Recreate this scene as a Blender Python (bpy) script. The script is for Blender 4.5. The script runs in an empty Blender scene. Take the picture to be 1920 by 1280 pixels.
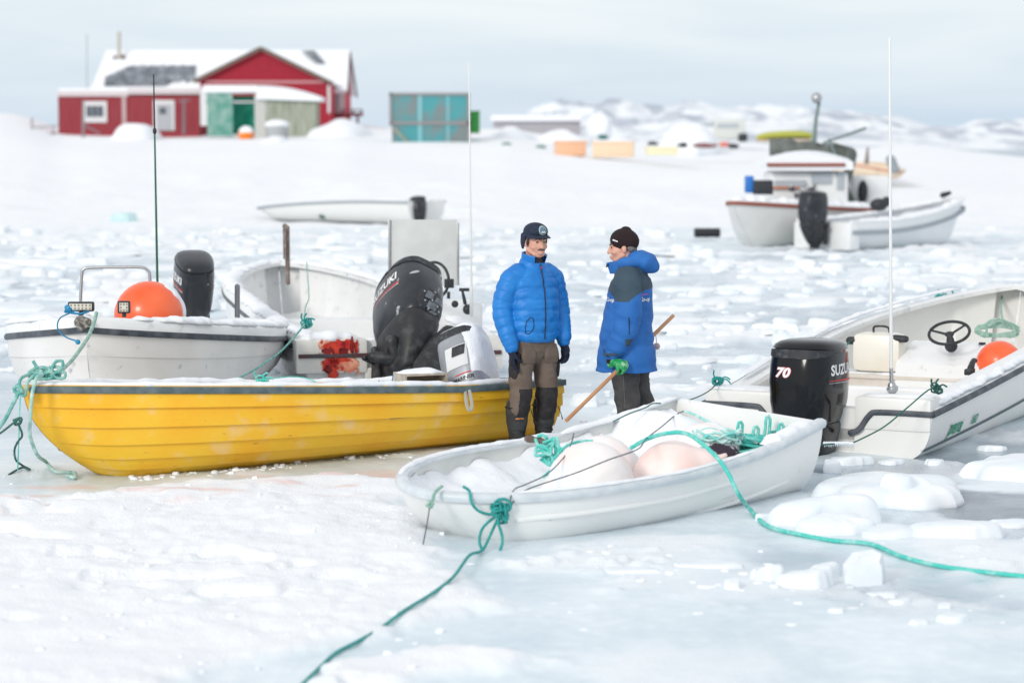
import bpy, bmesh, math, random
import numpy as np
from mathutils import Vector, Matrix, Euler
from mathutils.bvhtree import BVHTree

# ---------------------------------------------------------------- camera, sky, sun
SC = bpy.context.scene
F, H, HOR = 4300.0, 2.26, 275.0           # focal length in 1920-wide pixels, eye height, horizon row
TH = math.atan((640 - HOR) / F)
cam_d = bpy.data.cameras.new("camera")
cam = bpy.data.objects.new("camera", cam_d)
SC.collection.objects.link(cam)
cam.location = (0, 0, H)
cam.rotation_euler = (math.pi / 2 - TH, 0, 0)
cam_d.sensor_width = 36
cam_d.lens = 36 * F / 1920
cam_d.clip_start = 0.1
cam_d.clip_end = 20000
cam_d.dof.use_dof = True
cam_d.dof.focus_distance = 17.0
cam_d.dof.aperture_fstop = 1.8
SC.camera = cam
SC.view_settings.view_transform = 'Standard'
SC.view_settings.look = 'None'
SC.view_settings.gamma = 1
SC.view_settings.exposure = 0.20
SC.render.resolution_x, SC.render.resolution_y = 1024, 682
SC.render.engine = 'CYCLES'
SC.cycles.use_denoising = True
SC.cycles.max_bounces = 6
SC.cycles.diffuse_bounces = 3
SC.cycles.glossy_bounces = 3
SC.cycles.transmission_bounces = 4
SC.cycles.transparent_max_bounces = 8

SUN_EL, SUN_AZ = math.radians(25), math.radians(-148)   # azimuth clockwise from +Y: behind the camera, to its left
w = bpy.data.worlds.new("World"); SC.world = w
w.use_nodes = True
nt = w.node_tree; nt.nodes.clear()
def wn(t, **k):
    n = nt.nodes.new(t)
    for a, b in k.items(): setattr(n, a, b)
    return n
wl = lambda a, b: nt.links.new(a, b)
out = wn('ShaderNodeOutputWorld')
sky = wn('ShaderNodeTexSky', sky_type='NISHITA', sun_disc=False, sun_elevation=SUN_EL, sun_rotation=SUN_AZ)
bg1 = wn('ShaderNodeBackground'); bg1.inputs[1].default_value = 0.06
wl(sky.outputs[0], bg1.inputs[0])
tc = wn('ShaderNodeTexCoord'); sx = wn('ShaderNodeSeparateXYZ'); wl(tc.outputs['Generated'], sx.inputs[0])
rmp = wn('ShaderNodeValToRGB'); wl(sx.outputs['Z'], rmp.inputs[0])
els = rmp.color_ramp.elements
els[0].position = 0.0; els[0].color = (.55, .675, .81, 1)
els[1].position = 1.0; els[1].color = (.80, .81, .83, 1)
for p, c in ((.012, (.60, .71, .82, 1)), (.03, (.68, .77, .85, 1)), (.055, (.75, .82, .87, 1)), (.07, (.79, .85, .89, 1)), (.3, (.84, .87, .90, 1))):
    e = els.new(p); e.color = c
mp = wn('ShaderNodeMapping'); mp.inputs['Scale'].default_value = (4.0, 4.0, 34.0); wl(tc.outputs['Generated'], mp.inputs[0])
nz = wn('ShaderNodeTexNoise'); nz.inputs['Scale'].default_value = 1.6; nz.inputs['Detail'].default_value = 5
nz.inputs['Distortion'].default_value = .6
wl(mp.outputs[0], nz.inputs['Vector'])
cr = wn('ShaderNodeValToRGB'); wl(nz.outputs[0], cr.inputs[0])
cr.color_ramp.elements[0].position = .38; cr.color_ramp.elements[0].color = (.955, .97, .99, 1)
cr.color_ramp.elements[1].position = .66; cr.color_ramp.elements[1].color = (1.07, 1.05, 1.035, 1)
mul = wn('ShaderNodeMixRGB', blend_type='MULTIPLY'); mul.inputs[0].default_value = 1
wl(rmp.outputs[0], mul.inputs[1]); wl(cr.outputs[0], mul.inputs[2])
bg2 = wn('ShaderNodeBackground'); bg2.inputs[1].default_value = 1.0; wl(mul.outputs[0], bg2.inputs[0])
ms = wn('ShaderNodeMixShader'); ms.inputs[0].default_value = .88
wl(bg1.outputs[0], ms.inputs[1]); wl(bg2.outputs[0], ms.inputs[2]); wl(ms.outputs[0], out.inputs[0])

sd = bpy.data.lights.new("sun", 'SUN'); sun = bpy.data.objects.new("sun", sd); SC.collection.objects.link(sun)
sd.energy = 1.45; sd.angle = math.radians(14); sd.color = (1, .95, .88)
dirv = Vector((math.sin(SUN_AZ) * math.cos(SUN_EL), math.cos(SUN_AZ) * math.cos(SUN_EL), math.sin(SUN_EL)))
sun.rotation_euler = dirv.to_track_quat('Z', 'Y').to_euler()
sun.location = (0, 0, 30)

# ---------------------------------------------------------------- surveying helpers
CO, SI = math.cos(TH), math.sin(TH)
def ray(px, py):
    a, b = (px - 960) / F, (640 - py) / F
    return a, CO + b * SI, -SI + b * CO
def G(px, py, z=0.0):
    a, y, d = ray(px, py); t = (z - H) / d
    return Vector((a * t, y * t, z))
def P(px, py, Y):
    a, y, d = ray(px, py); t = Y / y
    return Vector((a * t, Y, H + d * t))
def px_of(v):
    x, y, z = v[0], v[1], v[2] - H
    dep = y * CO - z * SI; up = y * SI + z * CO
    return 960 + F * x / dep, 640 - F * up / dep

# ---------------------------------------------------------------- noise
def _h(ix, iy, iz, s):
    n = (ix * 374761393 + iy * 668265263 + iz * 1274126177 + s * 974634777) & 0xFFFFFFFF
    n = ((n ^ (n >> 13)) * 1103515245) & 0xFFFFFFFF
    n = ((n ^ (n >> 16)) * 2246822519) & 0xFFFFFFFF
    return ((n ^ (n >> 15)) & 0xFFFF) / 65535.0
def noise2(x, y, s=0):
    x = np.asarray(x, float); y = np.asarray(y, float)
    ix = np.floor(x).astype(np.int64); iy = np.floor(y).astype(np.int64)
    fx = x - ix; fy = y - iy
    ux = fx * fx * fx * (fx * (fx * 6 - 15) + 10); uy = fy * fy * fy * (fy * (fy * 6 - 15) + 10)
    a = _h(ix, iy, 0, s); b = _h(ix + 1, iy, 0, s); c = _h(ix, iy + 1, 0, s); d = _h(ix + 1, iy + 1, 0, s)
    return (a + (b - a) * ux) * (1 - uy) + (c + (d - c) * ux) * uy
def fbm(x, y, oc=4, s=0, g=.5):
    v = 0; a = 1; t = 0
    for k in range(oc):
        v = v + a * noise2(np.asarray(x) * 2 ** k + 17.3 * k, np.asarray(y) * 2 ** k - 9.1 * k, s + k); t += a; a *= g
    return v / t
def sst(a, b, x):
    t = np.clip((np.asarray(x, float) - a) / (b - a), 0, 1); return t * t * (3 - 2 * t)
def poly_sd(x, y, poly):
    """signed distance to a closed polygon, positive inside"""
    x = np.asarray(x, float); y = np.asarray(y, float)
    d = np.full(x.shape, 1e9); ins = np.zeros(x.shape, bool)
    n = len(poly)
    for i in range(n):
        x1, y1 = poly[i][0], poly[i][1]; x2, y2 = poly[(i + 1) % n][0], poly[(i + 1) % n][1]
        dx, dy = x2 - x1, y2 - y1
        t = np.clip(((x - x1) * dx + (y - y1) * dy) / (dx * dx + dy * dy + 1e-12), 0, 1)
        d = np.minimum(d, np.hypot(x - x1 - t * dx, y - y1 - t * dy))
        if y1 != y2:
            ins ^= ((y1 > y) != (y2 > y)) & (x < (x2 - x1) * (y - y1) / (y2 - y1) + x1)
    return np.where(ins, d, -d)

# ---------------------------------------------------------------- materials
MATS = {}
def mat(name, col, rough=.6, metal=0., col2=None, scale=4., contrast=(.4, .65), bump=None, spec=None, coat=0., alpha=None, trans=0., sub=0., detail=5, stretch=None, streak=None, streak2=None):
    if name in MATS: return MATS[name]
    m = bpy.data.materials.new(name); MATS[name] = m
    m.use_nodes = True
    t = m.node_tree; b = t.nodes['Principled BSDF']
    b.inputs['Base Color'].default_value = (*col, 1)
    b.inputs['Roughness'].default_value = rough
    b.inputs['Metallic'].default_value = metal
    if coat: b.inputs['Coat Weight'].default_value = coat; b.inputs['Coat Roughness'].default_value = .06
    if spec is not None: b.inputs['Specular IOR Level'].default_value = spec
    if trans: b.inputs['Transmission Weight'].default_value = trans
    if alpha is not None: b.inputs['Alpha'].default_value = alpha
    if sub:
        b.inputs['Subsurface Weight'].default_value = sub; b.inputs['Subsurface Radius'].default_value = (.06, .08, .1)
        b.inputs['Subsurface Scale'].default_value = .25
    tcn = t.nodes.new('ShaderNodeTexCoord'); src = tcn.outputs['Object']
    if stretch:
        mpn = t.nodes.new('ShaderNodeMapping'); mpn.inputs['Scale'].default_value = stretch
        t.links.new(src, mpn.inputs[0]); src = mpn.outputs[0]
    if col2 is not None:
        n = t.nodes.new('ShaderNodeTexNoise'); n.inputs['Scale'].default_value = scale; n.inputs['Detail'].default_value = detail
        t.links.new(src, n.inputs['Vector'])
        r = t.nodes.new('ShaderNodeValToRGB'); r.color_ramp.elements[0].position = contrast[0]; r.color_ramp.elements[1].position = contrast[1]
        r.color_ramp.elements[0].color = (*col, 1); r.color_ramp.elements[1].color = (*col2, 1)
        t.links.new(n.outputs[0], r.inputs[0]); cout = r.outputs[0]
        if streak:
            c3, sc3, lo3, hi3 = streak
            n3 = t.nodes.new('ShaderNodeTexNoise'); n3.inputs['Scale'].default_value = sc3; n3.inputs['Detail'].default_value = 6
            t.links.new(tcn.outputs['Object'], n3.inputs['Vector'])
            r3 = t.nodes.new('ShaderNodeMapRange'); r3.inputs[1].default_value = lo3; r3.inputs[2].default_value = hi3
            t.links.new(n3.outputs[0], r3.inputs[0])
            mx = t.nodes.new('ShaderNodeMixRGB'); t.links.new(r3.outputs[0], mx.inputs[0]); t.links.new(cout, mx.inputs[1]); mx.inputs[2].default_value = (*c3, 1)
            cout = mx.outputs[0]
            if streak2:
                c4, st4, lo4, hi4 = streak2
                m4 = t.nodes.new('ShaderNodeMapping'); m4.inputs['Scale'].default_value = st4; t.links.new(tcn.outputs['Object'], m4.inputs[0])
                n4 = t.nodes.new('ShaderNodeTexNoise'); n4.inputs['Scale'].default_value = 1; n4.inputs['Detail'].default_value = 8; n4.inputs['Roughness'].default_value = .65; t.links.new(m4.outputs[0], n4.inputs['Vector'])
                r4 = t.nodes.new('ShaderNodeMapRange'); r4.inputs[1].default_value = lo4; r4.inputs[2].default_value = hi4; t.links.new(n4.outputs[0], r4.inputs[0])
                mx4 = t.nodes.new('ShaderNodeMixRGB'); t.links.new(r4.outputs[0], mx4.inputs[0]); t.links.new(cout, mx4.inputs[1]); mx4.inputs[2].default_value = (*c4, 1); cout = mx4.outputs[0]
        t.links.new(cout, b.inputs['Base Color'])
    if bump:
        n2 = t.nodes.new('ShaderNodeTexNoise'); n2.inputs['Scale'].default_value = bump[0]; n2.inputs['Detail'].default_value = 6
        t.links.new(src, n2.inputs['Vector'])
        bp = t.nodes.new('ShaderNodeBump'); bp.inputs['Strength'].default_value = bump[1]; bp.inputs['Distance'].default_value = bump[2] if len(bump) > 2 else .01
        t.links.new(n2.outputs[0], bp.inputs['Height']); t.links.new(bp.outputs[0], b.inputs['Normal'])
    return m

# ---------------------------------------------------------------- mesh collecting
class MB:
    def __init__(s): s.v = []; s.f = []; s.m = []; s.cur = 0
    def add(s, vs, fs, mi=None):
        o = len(s.v); s.v.extend([tuple(p) for p in vs]); s.f.extend([tuple(i + o for i in f) for f in fs])
        s.m.extend([s.cur if mi is None else mi] * len(fs)); return o
    def rings(s, R, closed=True, cap0=True, cap1=True, mi=None, loop=False):
        n = len(R[0]); o = s.add([p for r in R for p in r], [], mi)
        fs = []
        K = len(R)
        for k in range(K if loop else K - 1):
            a = o + k * n; b = o + ((k + 1) % K) * n
            for i in range(n if closed else n - 1):
                j = (i + 1) % n
                fs.append((a + i, a + j, b + j, b + i))
        if cap0 and not loop: fs.append(tuple(o + i for i in reversed(range(n))))
        if cap1 and not loop: fs.append(tuple(o + (K - 1) * n + i for i in range(n)))
        s.f.extend(fs); s.m.extend([s.cur if mi is None else mi] * len(fs))
    def box(s, lo, hi, mi=None, M=None, bev=0.):
        x0, y0, z0 = lo; x1, y1, z1 = hi
        if bev <= 0:
            vs = [(x0, y0, z0), (x1, y0, z0), (x1, y1, z0), (x0, y1, z0), (x0, y0, z1), (x1, y0, z1), (x1, y1, z1), (x0, y1, z1)]
            fs = [(3, 2, 1, 0), (4, 5, 6, 7), (0, 1, 5, 4), (1, 2, 6, 5), (2, 3, 7, 6), (3, 0, 4, 7)]
        else:
            b = min(bev, (x1 - x0) / 2.01, (y1 - y0) / 2.01, (z1 - z0) / 2.01)
            bm = bmesh.new(); bmesh.ops.create_cube(bm, size=1)
            for v in bm.verts: v.co = Vector(((x0 + x1) / 2 + v.co.x * (x1 - x0), (y0 + y1) / 2 + v.co.y * (y1 - y0), (z0 + z1) / 2 + v.co.z * (z1 - z0)))
            bmesh.ops.bevel(bm, geom=bm.edges[:], offset=b, segments=2, affect='EDGES', profile=.6)
            bm.verts.index_update()
            vs = [v.co.copy() for v in bm.verts]; fs = [[v.index for v in f.verts] for f in bm.faces]; bm.free()
        if M is not None: vs = [M @ Vector(p) for p in vs]
        s.add(vs, fs, mi)
    def bar(s, a, b, w, h=None, mi=None, up=(0, 0, 1)):
        """rectangular bar from a to b"""
        a = Vector(a); b = Vector(b); h = h or w; t = (b - a).normalized(); u = Vector(up)
        if abs(t.dot(u)) > .95: u = Vector((1, 0, 0))
        x = t.cross(u).normalized(); y = x.cross(t)
        R = [[p + x * sx * w / 2 + y * sy * h / 2 for sx, sy in ((-1, -1), (1, -1), (1, 1), (-1, 1))] for p in (a, b)]
        s.rings(R, mi=mi)
    def chain(s, pts, rad, ref=(1, 0, 0), seg=16, n=6, mod=None, caps=True, mi=None, sup=2.0, crn=True):
        P0 = [Vector(p) for p in pts]; R0 = [(r, r) if not isinstance(r, (tuple, list)) else r for r in rad]
        pp, rr = [], []
        K = len(P0)
        for i in range(K - 1):
            p0 = P0[max(i - 1, 0)]; p1 = P0[i]; p2 = P0[i + 1]; p3 = P0[min(i + 2, K - 1)]
            for k in range(n):
                t = k / n
                if crn and K > 2: q = .5 * ((2 * p1) + (p2 - p0) * t + (2 * p0 - 5 * p1 + 4 * p2 - p3) * t * t + (3 * p1 - p0 - 3 * p2 + p3) * t ** 3)
                else: q = p1.lerp(p2, t)
                e = t * t * (3 - 2 * t)
                pp.append(q); rr.append((R0[i][0] * (1 - e) + R0[i + 1][0] * e, R0[i][1] * (1 - e) + R0[i + 1][1] * e))
        pp.append(P0[-1]); rr.append(R0[-1])
        ref = Vector(ref); rings = []; L = 0; N = len(pp)
        for i in range(N):
            t = (pp[min(i + 1, N - 1)] - pp[max(i - 1, 0)]).normalized()
            if i: L += (pp[i] - pp[i - 1]).length
            a = (ref - t * ref.dot(t))
            if a.length < 1e-4: a = t.orthogonal()
            a.normalize(); b = t.cross(a)
            q = mod(L, pp[i]) if mod else 1.
            def ring(c, f, a=a, b=b, q=q, i=i):
                out = []
                for k in range(seg):
                    an = 2 * math.pi * k / seg; cx, sy = math.cos(an), math.sin(an)
                    if sup != 2: cx = math.copysign(abs(cx) ** (2 / sup), cx); sy = math.copysign(abs(sy) ** (2 / sup), sy)
                    out.append(c + a * cx * rr[i][0] * q * f + b * sy * rr[i][1] * q * f)
                return out
            if caps and i == 0:
                m_ = min(rr[0]); 
                for e in (.95, .75, .42): rings.append(ring(pp[0] - t * m_ * e, math.sqrt(1 - e * e)))
            rings.append(ring(pp[i], 1))
            if caps and i == N - 1:
                m_ = min(rr[-1])
                for e in (.42, .75, .95): rings.append(ring(pp[-1] + t * m_ * e, math.sqrt(1 - e * e)))
        s.rings(rings, mi=mi)
    def ball(s, c, r, seg=20, mi=None, M=None, fn=None):
        if not isinstance(r, (tuple, list)): r = (r, r, r)
        c = Vector(c); n2 = seg // 2; R = []
        for k in range(1, n2):
            ph = math.pi * k / n2; ring = []
            for j in range(seg):
                th = 2 * math.pi * j / seg
                d = Vector((math.sin(ph) * math.cos(th), math.sin(ph) * math.sin(th), -math.cos(ph)))
                q = fn(d) if fn else 1.
                p = Vector((d.x * r[0] * q, d.y * r[1] * q, d.z * r[2] * q))
                ring.append(c + (M @ p if M is not None else p))
            R.append(ring)
        o = len(s.v); s.rings(R, mi=mi, cap0=False, cap1=False)
        for zz, ring0, rev in ((-1, o, True), (1, o + (n2 - 2) * seg, False)):
            p = Vector((0, 0, zz * r[2] * (fn(Vector((0, 0, zz))) if fn else 1)))
            i0 = s.add([c + (M @ p if M is not None else p)], [])
            for j in range(seg):
                k = (j + 1) % seg
                s.f.append((ring0 + j, i0, ring0 + k) if rev else (ring0 + j, ring0 + k, i0)); s.m.append(s.cur if mi is None else mi)
    def rope(s, pts, r, mi=None, lay=None, step=None, jit=0., seed=1):
        """three-strand rope swept along a curve"""
        P0 = [Vector(p) for p in pts]; K = len(P0); pp = []
        for i in range(K - 1):
            p0 = P0[max(i - 1, 0)]; p1 = P0[i]; p2 = P0[i + 1]; p3 = P0[min(i + 2, K - 1)]
            n = max(2, int((p2 - p1).length / (step or r * 1.6)))
            for k in range(n):
                t = k / n
                pp.append(.5 * ((2 * p1) + (p2 - p0) * t + (2 * p0 - 5 * p1 + 4 * p2 - p3) * t * t + (3 * p1 - p0 - 3 * p2 + p3) * t ** 3))
        pp.append(P0[-1]); rings = []; L = 0; lay = lay or r * 9
        a = None
        for i, p in enumerate(pp):
            t = (pp[min(i + 1, len(pp) - 1)] - pp[max(i - 1, 0)])
            t = t.normalized() if t.length > 1e-9 else Vector((1, 0, 0))
            if i: L += (p - pp[i - 1]).length
            a = (a - t * a.dot(t)) if a is not None else t.orthogonal()
            if a.length < 1e-5: a = t.orthogonal()
            a.normalize(); b = t.cross(a); tw = 2 * math.pi * L / lay
            rings.append([p + (a * math.cos(an) + b * math.sin(an)) * r * (.86 + .2 * abs(math.cos(1.5 * (an - tw)))) for an in [2 * math.pi * k / 9 for k in range(9)]])
        s.rings(rings, mi=mi)
    def mesh(s, name='m'):
        me = bpy.data.meshes.new(name); me.from_pydata([tuple(p) for p in s.v], [], s.f); me.update(); return me
    def build(s, name, mats, parent=None, smooth=40, center=False, remesh=None, sm=2):
        me = s.mesh(name)
        if not isinstance(mats, (list, tuple)): mats = [mats]
        for m in mats: me.materials.append(m)
        if len(mats) > 1: me.polygons.foreach_set('material_index', s.m)
        if remesh: me = remeshed(me, remesh, sm, mats)
        return link(name, me, parent, smooth, center)

COL = SC.collection
def link(name, me, parent=None, smooth=40, center=False):
    o = bpy.data.objects.new(name, me); me.name = name
    if smooth:
        me.polygons.foreach_set('use_smooth', [True] * len(me.polygons))
        if smooth < 170: me.set_sharp_from_angle(angle=math.radians(smooth))
    me.update()
    COL.objects.link(o)
    if parent is not None: o.parent = parent
    if center:
        n = len(me.vertices); co = np.empty(n * 3, 'f'); me.vertices.foreach_get('co', co); co = co.reshape(-1, 3)
        c = (co.min(0) + co.max(0)) / 2; c[2] = co[:, 2].min()
        co -= c; me.vertices.foreach_set('co', co.ravel()); me.update(); o.location = [float(q) for q in c]
    return o
def remeshed(me, vox, sm=2, mats=()):
    t = bpy.data.objects.new('tmp', me); COL.objects.link(t)
    m = t.modifiers.new('r', 'REMESH'); m.mode = 'VOXEL'; m.voxel_size = vox
    if sm:
        q = t.modifiers.new('s', 'SMOOTH'); q.iterations = sm; q.factor = .5
    dg = bpy.context.evaluated_depsgraph_get(); dg.update()
    r = bpy.data.meshes.new_from_object(t.evaluated_get(dg))
    bpy.data.objects.remove(t)
    r.materials.clear()
    for k in mats: r.materials.append(k)
    return r
def wrinkle(me, amp, k, seed=1, ridge=True):
    n = len(me.vertices); co = np.empty(n * 3, 'f'); no = np.empty(n * 3, 'f'); me.vertices.foreach_get('co', co); me.vertices.foreach_get('normal', no)
    co = co.reshape(-1, 3); no = no.reshape(-1, 3); x, y, z = co[:, 0], co[:, 1], co[:, 2]
    a = noise2(x * k + z * k * .55 + 7, z * k * 1.7 + y * k * .8 + 3, seed); b = noise2(y * k * 1.3 + z * k * .4 + 11, z * k * 1.3 - x * k + 5, seed + 5)
    v = (1 - np.abs(2 * a - 1) * 2) * .6 + (b - .5) * 1.2 if ridge else (a - .5) * 2
    co += no * (v * amp)[:, None].astype('f'); me.vertices.foreach_set('co', co.ravel()); me.update()
def assign(me, fn):
    """material index per face from the face centre"""
    for p in me.polygons: p.material_index = fn(p.center, p.normal)
def tag(o, label=None, cat=None, group=None, kind=None):
    if label: o['label'] = label
    if cat: o['category'] = cat
    if group: o['group'] = group
    if kind: o['kind'] = kind
    return o
def empty(name, loc=(0, 0, 0), rot=(0, 0, 0), parent=None):
    o = bpy.data.objects.new(name, None); COL.objects.link(o); o.location = loc; o.rotation_euler = rot
    o.empty_display_size = .2
    if parent is not None: o.parent = parent
    return o
def wmat(o):
    M = Matrix.LocRotScale(o.location, o.rotation_euler, o.scale)
    return wmat(o.parent) @ M if o.parent else M
def copy_tree(o, parent=None):
    c = o.copy(); COL.objects.link(c); c.parent = parent
    for ch in list(o.children): copy_tree(ch, c)
    return c
FONTC = {}
def text_pts(txt, size, bold=0., shear=0., spacing=1.):
    cu = bpy.data.curves.new('t', 'FONT'); cu.body = txt; cu.size = size; cu.offset = bold; cu.shear = shear; cu.space_character = spacing
    cu.align_x = 'CENTER'; cu.align_y = 'CENTER'; cu.resolution_u = 3
    o = bpy.data.objects.new('t', cu); COL.objects.link(o)
    dg = bpy.context.evaluated_depsgraph_get(); dg.update()
    me = bpy.data.meshes.new_from_object(o.evaluated_get(dg)); bpy.data.objects.remove(o)
    bm = bmesh.new(); bm.from_mesh(me)
    xs = [v.co.x for v in bm.verts]
    x = min(xs)
    while x < max(xs):
        x += size * .22
        bmesh.ops.bisect_plane(bm, geom=bm.verts[:] + bm.edges[:] + bm.faces[:], plane_co=(x, 0, 0), plane_no=(1, 0, 0))
    for k in (-.3, -.1, .1, .3): bmesh.ops.bisect_plane(bm, geom=bm.verts[:] + bm.edges[:] + bm.faces[:], plane_co=(0, size * k, 0), plane_no=(0, 1, 0))
    bm.verts.index_update()
    vs = [v.co.copy() for v in bm.verts]; fs = [[v.index for v in f.verts] for f in bm.faces]; bm.free()
    return vs, fs
def decal(name, vs, fs, M, host, material, parent, lift=.002):
    """lay flat shapes (in the xy plane of M) on a host mesh along -z of M, M and host in the parent's space"""
    n = len(host.vertices); bvh = BVHTree.FromPolygons([v.co.copy() for v in host.vertices], [list(p.vertices) for p in host.polygons])
    d = (M.to_3x3() @ Vector((0, 0, -1))).normalized(); out = []
    for p in vs:
        q = M @ Vector(p); hit = bvh.ray_cast(q, d)
        if hit[0] is not None: out.append(hit[0] - d * lift)
        else: out.append(None)
    fs = [f for f in fs if all(out[i] is not None for i in f)]
    mb = MB(); mb.add([p if p is not None else (0, 0, 0) for p in out], fs)
    used = sorted({i for f in fs for i in f}); mp_ = {a: k for k, a in enumerate(used)}; mb.v = [mb.v[i] for i in used]; mb.f = [tuple(mp_[i] for i in f) for f in mb.f]
    return mb.build(name, material, parent, smooth=0)

# shared materials
SNOW = mat('snow', (.83, .86, .90), .85, bump=(14, .45, .02), col2=(.86, .88, .915), scale=3, sub=.0)
SNOWF = mat('packed_snow', (.84, .865, .90), .9, bump=(40, .5, .01))
FROST = mat('frost', (.80, .83, .87), .8, bump=(60, .4, .006))
ICE = mat('floe_ice', (.74, .81, .86), .42, col2=(.85, .88, .91), scale=3.5, contrast=(.35, .6), bump=(9, .35, .02))
CYAN = mat('cyan_rope', (.07, .55, .48), .7, col2=(.35, .68, .64), scale=18, contrast=(.45, .7), bump=(90, .3, .003))
CYANF = mat('frosted_cyan_rope', (.18, .62, .58), .75, col2=(.60, .78, .76), scale=14, contrast=(.4, .62), bump=(90, .3, .003))
TEAL = mat('teal_rope', (.01, .25, .24), .7, col2=(.03, .36, .33), scale=20, bump=(90, .3, .003))
PALEG = mat('pale_green_rope', (.22, .40, .33), .8, col2=(.42, .56, .50), scale=22, bump=(90, .3, .003))
DKG = mat('dark_green_rope', (.02, .09, .075), .75, col2=(.04, .16, .13), scale=20, bump=(90, .3, .003))
DKL = mat('dark_cord', (.04, .055, .07), .7, col2=(.12, .14, .17), scale=30)
WPLAST = mat('white_gelcoat', (.83, .84, .84), .32, col2=(.76, .775, .78), scale=2.2, contrast=(.35, .75), bump=(30, .06, .003), streak=((.50, .52, .53), 9, .60, .82))
BLACKR = mat('black_rubber', (.02, .023, .028), .55, col2=(.07, .08, .09), scale=25, contrast=(.55, .75))
ALU = mat('brushed_alloy', (.45, .46, .47), .35, .9, bump=(60, .1))
# ---------------------------------------------------------------- ground: snow, smooth ice, slush
CREST = [(-400, 216), (-200, 214), (0, 211), (60, 220), (110, 240), (300, 246), (600, 240), (650, 230), (720, 240), (900, 243), (950, 240), (1000, 250),
         (1100, 262), (1300, 268), (1400, 268), (1500, 274), (1600, 279), (1700, 275), (1760, 279), (1850, 289), (1920, 298), (2200, 306), (2600, 310)]
cpx = np.arange(-400, 2601, 10.0); _r = np.interp(cpx, [c[0] for c in CREST], [c[1] for c in CREST])
_k = np.exp(-np.linspace(-2, 2, 11) ** 2); _r = np.convolve(np.pad(_r, 5, 'edge'), _k / _k.sum(), 'valid'); cz = 2.26 + (275 - _r) * 165 / F
snow_edge = [G(*p) for p in ((-300, 938), (0, 930), (200, 922), (420, 902), (640, 893), (800, 905), (770, 935), (806, 985), (842, 1010), (852, 1042), (838, 1075), (905, 1118), (925, 1140),
                              (840, 1168), (700, 1200), (610, 1232), (480, 1262), (380, 1285), (300, 1400), (-300, 1400))]
snow_b = [G(*p) for p in ((470, 1300), (640, 1245), (820, 1215), (900, 1208), (1010, 1232), (1060, 1246), (900, 1268), (800, 1310))]
snow_c = [G(*p) for p in ((1000, 1085), (960, 1060), (1040, 1035), (1180, 1010), (1300, 1000), (1400, 1010), (1380, 1040), (1240, 1075), (1100, 1090))]
snow_d = [G(*p) for p in ((1690, 1020), (1720, 1005), (1960, 1000), (2100, 1100), (1850, 1110), (1760, 1060))]
grey_a = [G(*p) for p in ((1405, 1000), (1380, 1065), (1440, 1120), (1560, 1150), (1760, 1160), (1920, 1130), (2000, 1050), (1850, 1060), (1700, 1040), (1560, 1020), (1480, 1005))]
grey_b = [G(*p) for p in ((1640, 940), (1780, 920), (2100, 930), (2100, 1010), (1880, 1010), (1700, 975))]
grey_c = [G(*p) for p in ((1545, 850), (1720, 850), (1900, 800), (2100, 790), (2100, 860), (1800, 905), (1600, 895), (1500, 915))]
deep_a = [G(*p) for p in ((1745, 930), (1800, 918), (1900, 925), (2100, 930), (2100, 990), (1940, 992), (1860, 975), (1780, 965))]
grey_d = [G(*p) for p in ((-300, 600), (150, 590), (260, 700), (150, 760), (60, 830), (-300, 850))]
def base_z(x, Y):
    u = x / np.maximum(Y, 40) * F + 960
    zc = np.interp(u, cpx, cz)
    s = np.clip((Y - 62) / 103, 0, 1) ** 1.5
    z = zc * s
    z = z * (1 - sst(185, 300, Y)) - 3 * sst(185, 300, Y)
    z += (fbm(x / 14, Y / 22, 3, 40) - .5) * 1.0 * sst(66, 100, Y) * (1 - sst(140, 160, Y))
    z += (fbm(x / 2.2, Y / 3.2, 3, 44) - .5) * .35 * sst(60, 72, Y) * (1 - sst(90, 130, Y))
    z += (fbm(x / .9, Y / 1.4, 3, 46) - .5) * .22 * sst(24, 34, Y) * (1 - sst(60, 72, Y)) * sst(.45, .62, fbm(x / 4, Y / 5, 2, 47))
    return z
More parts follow.
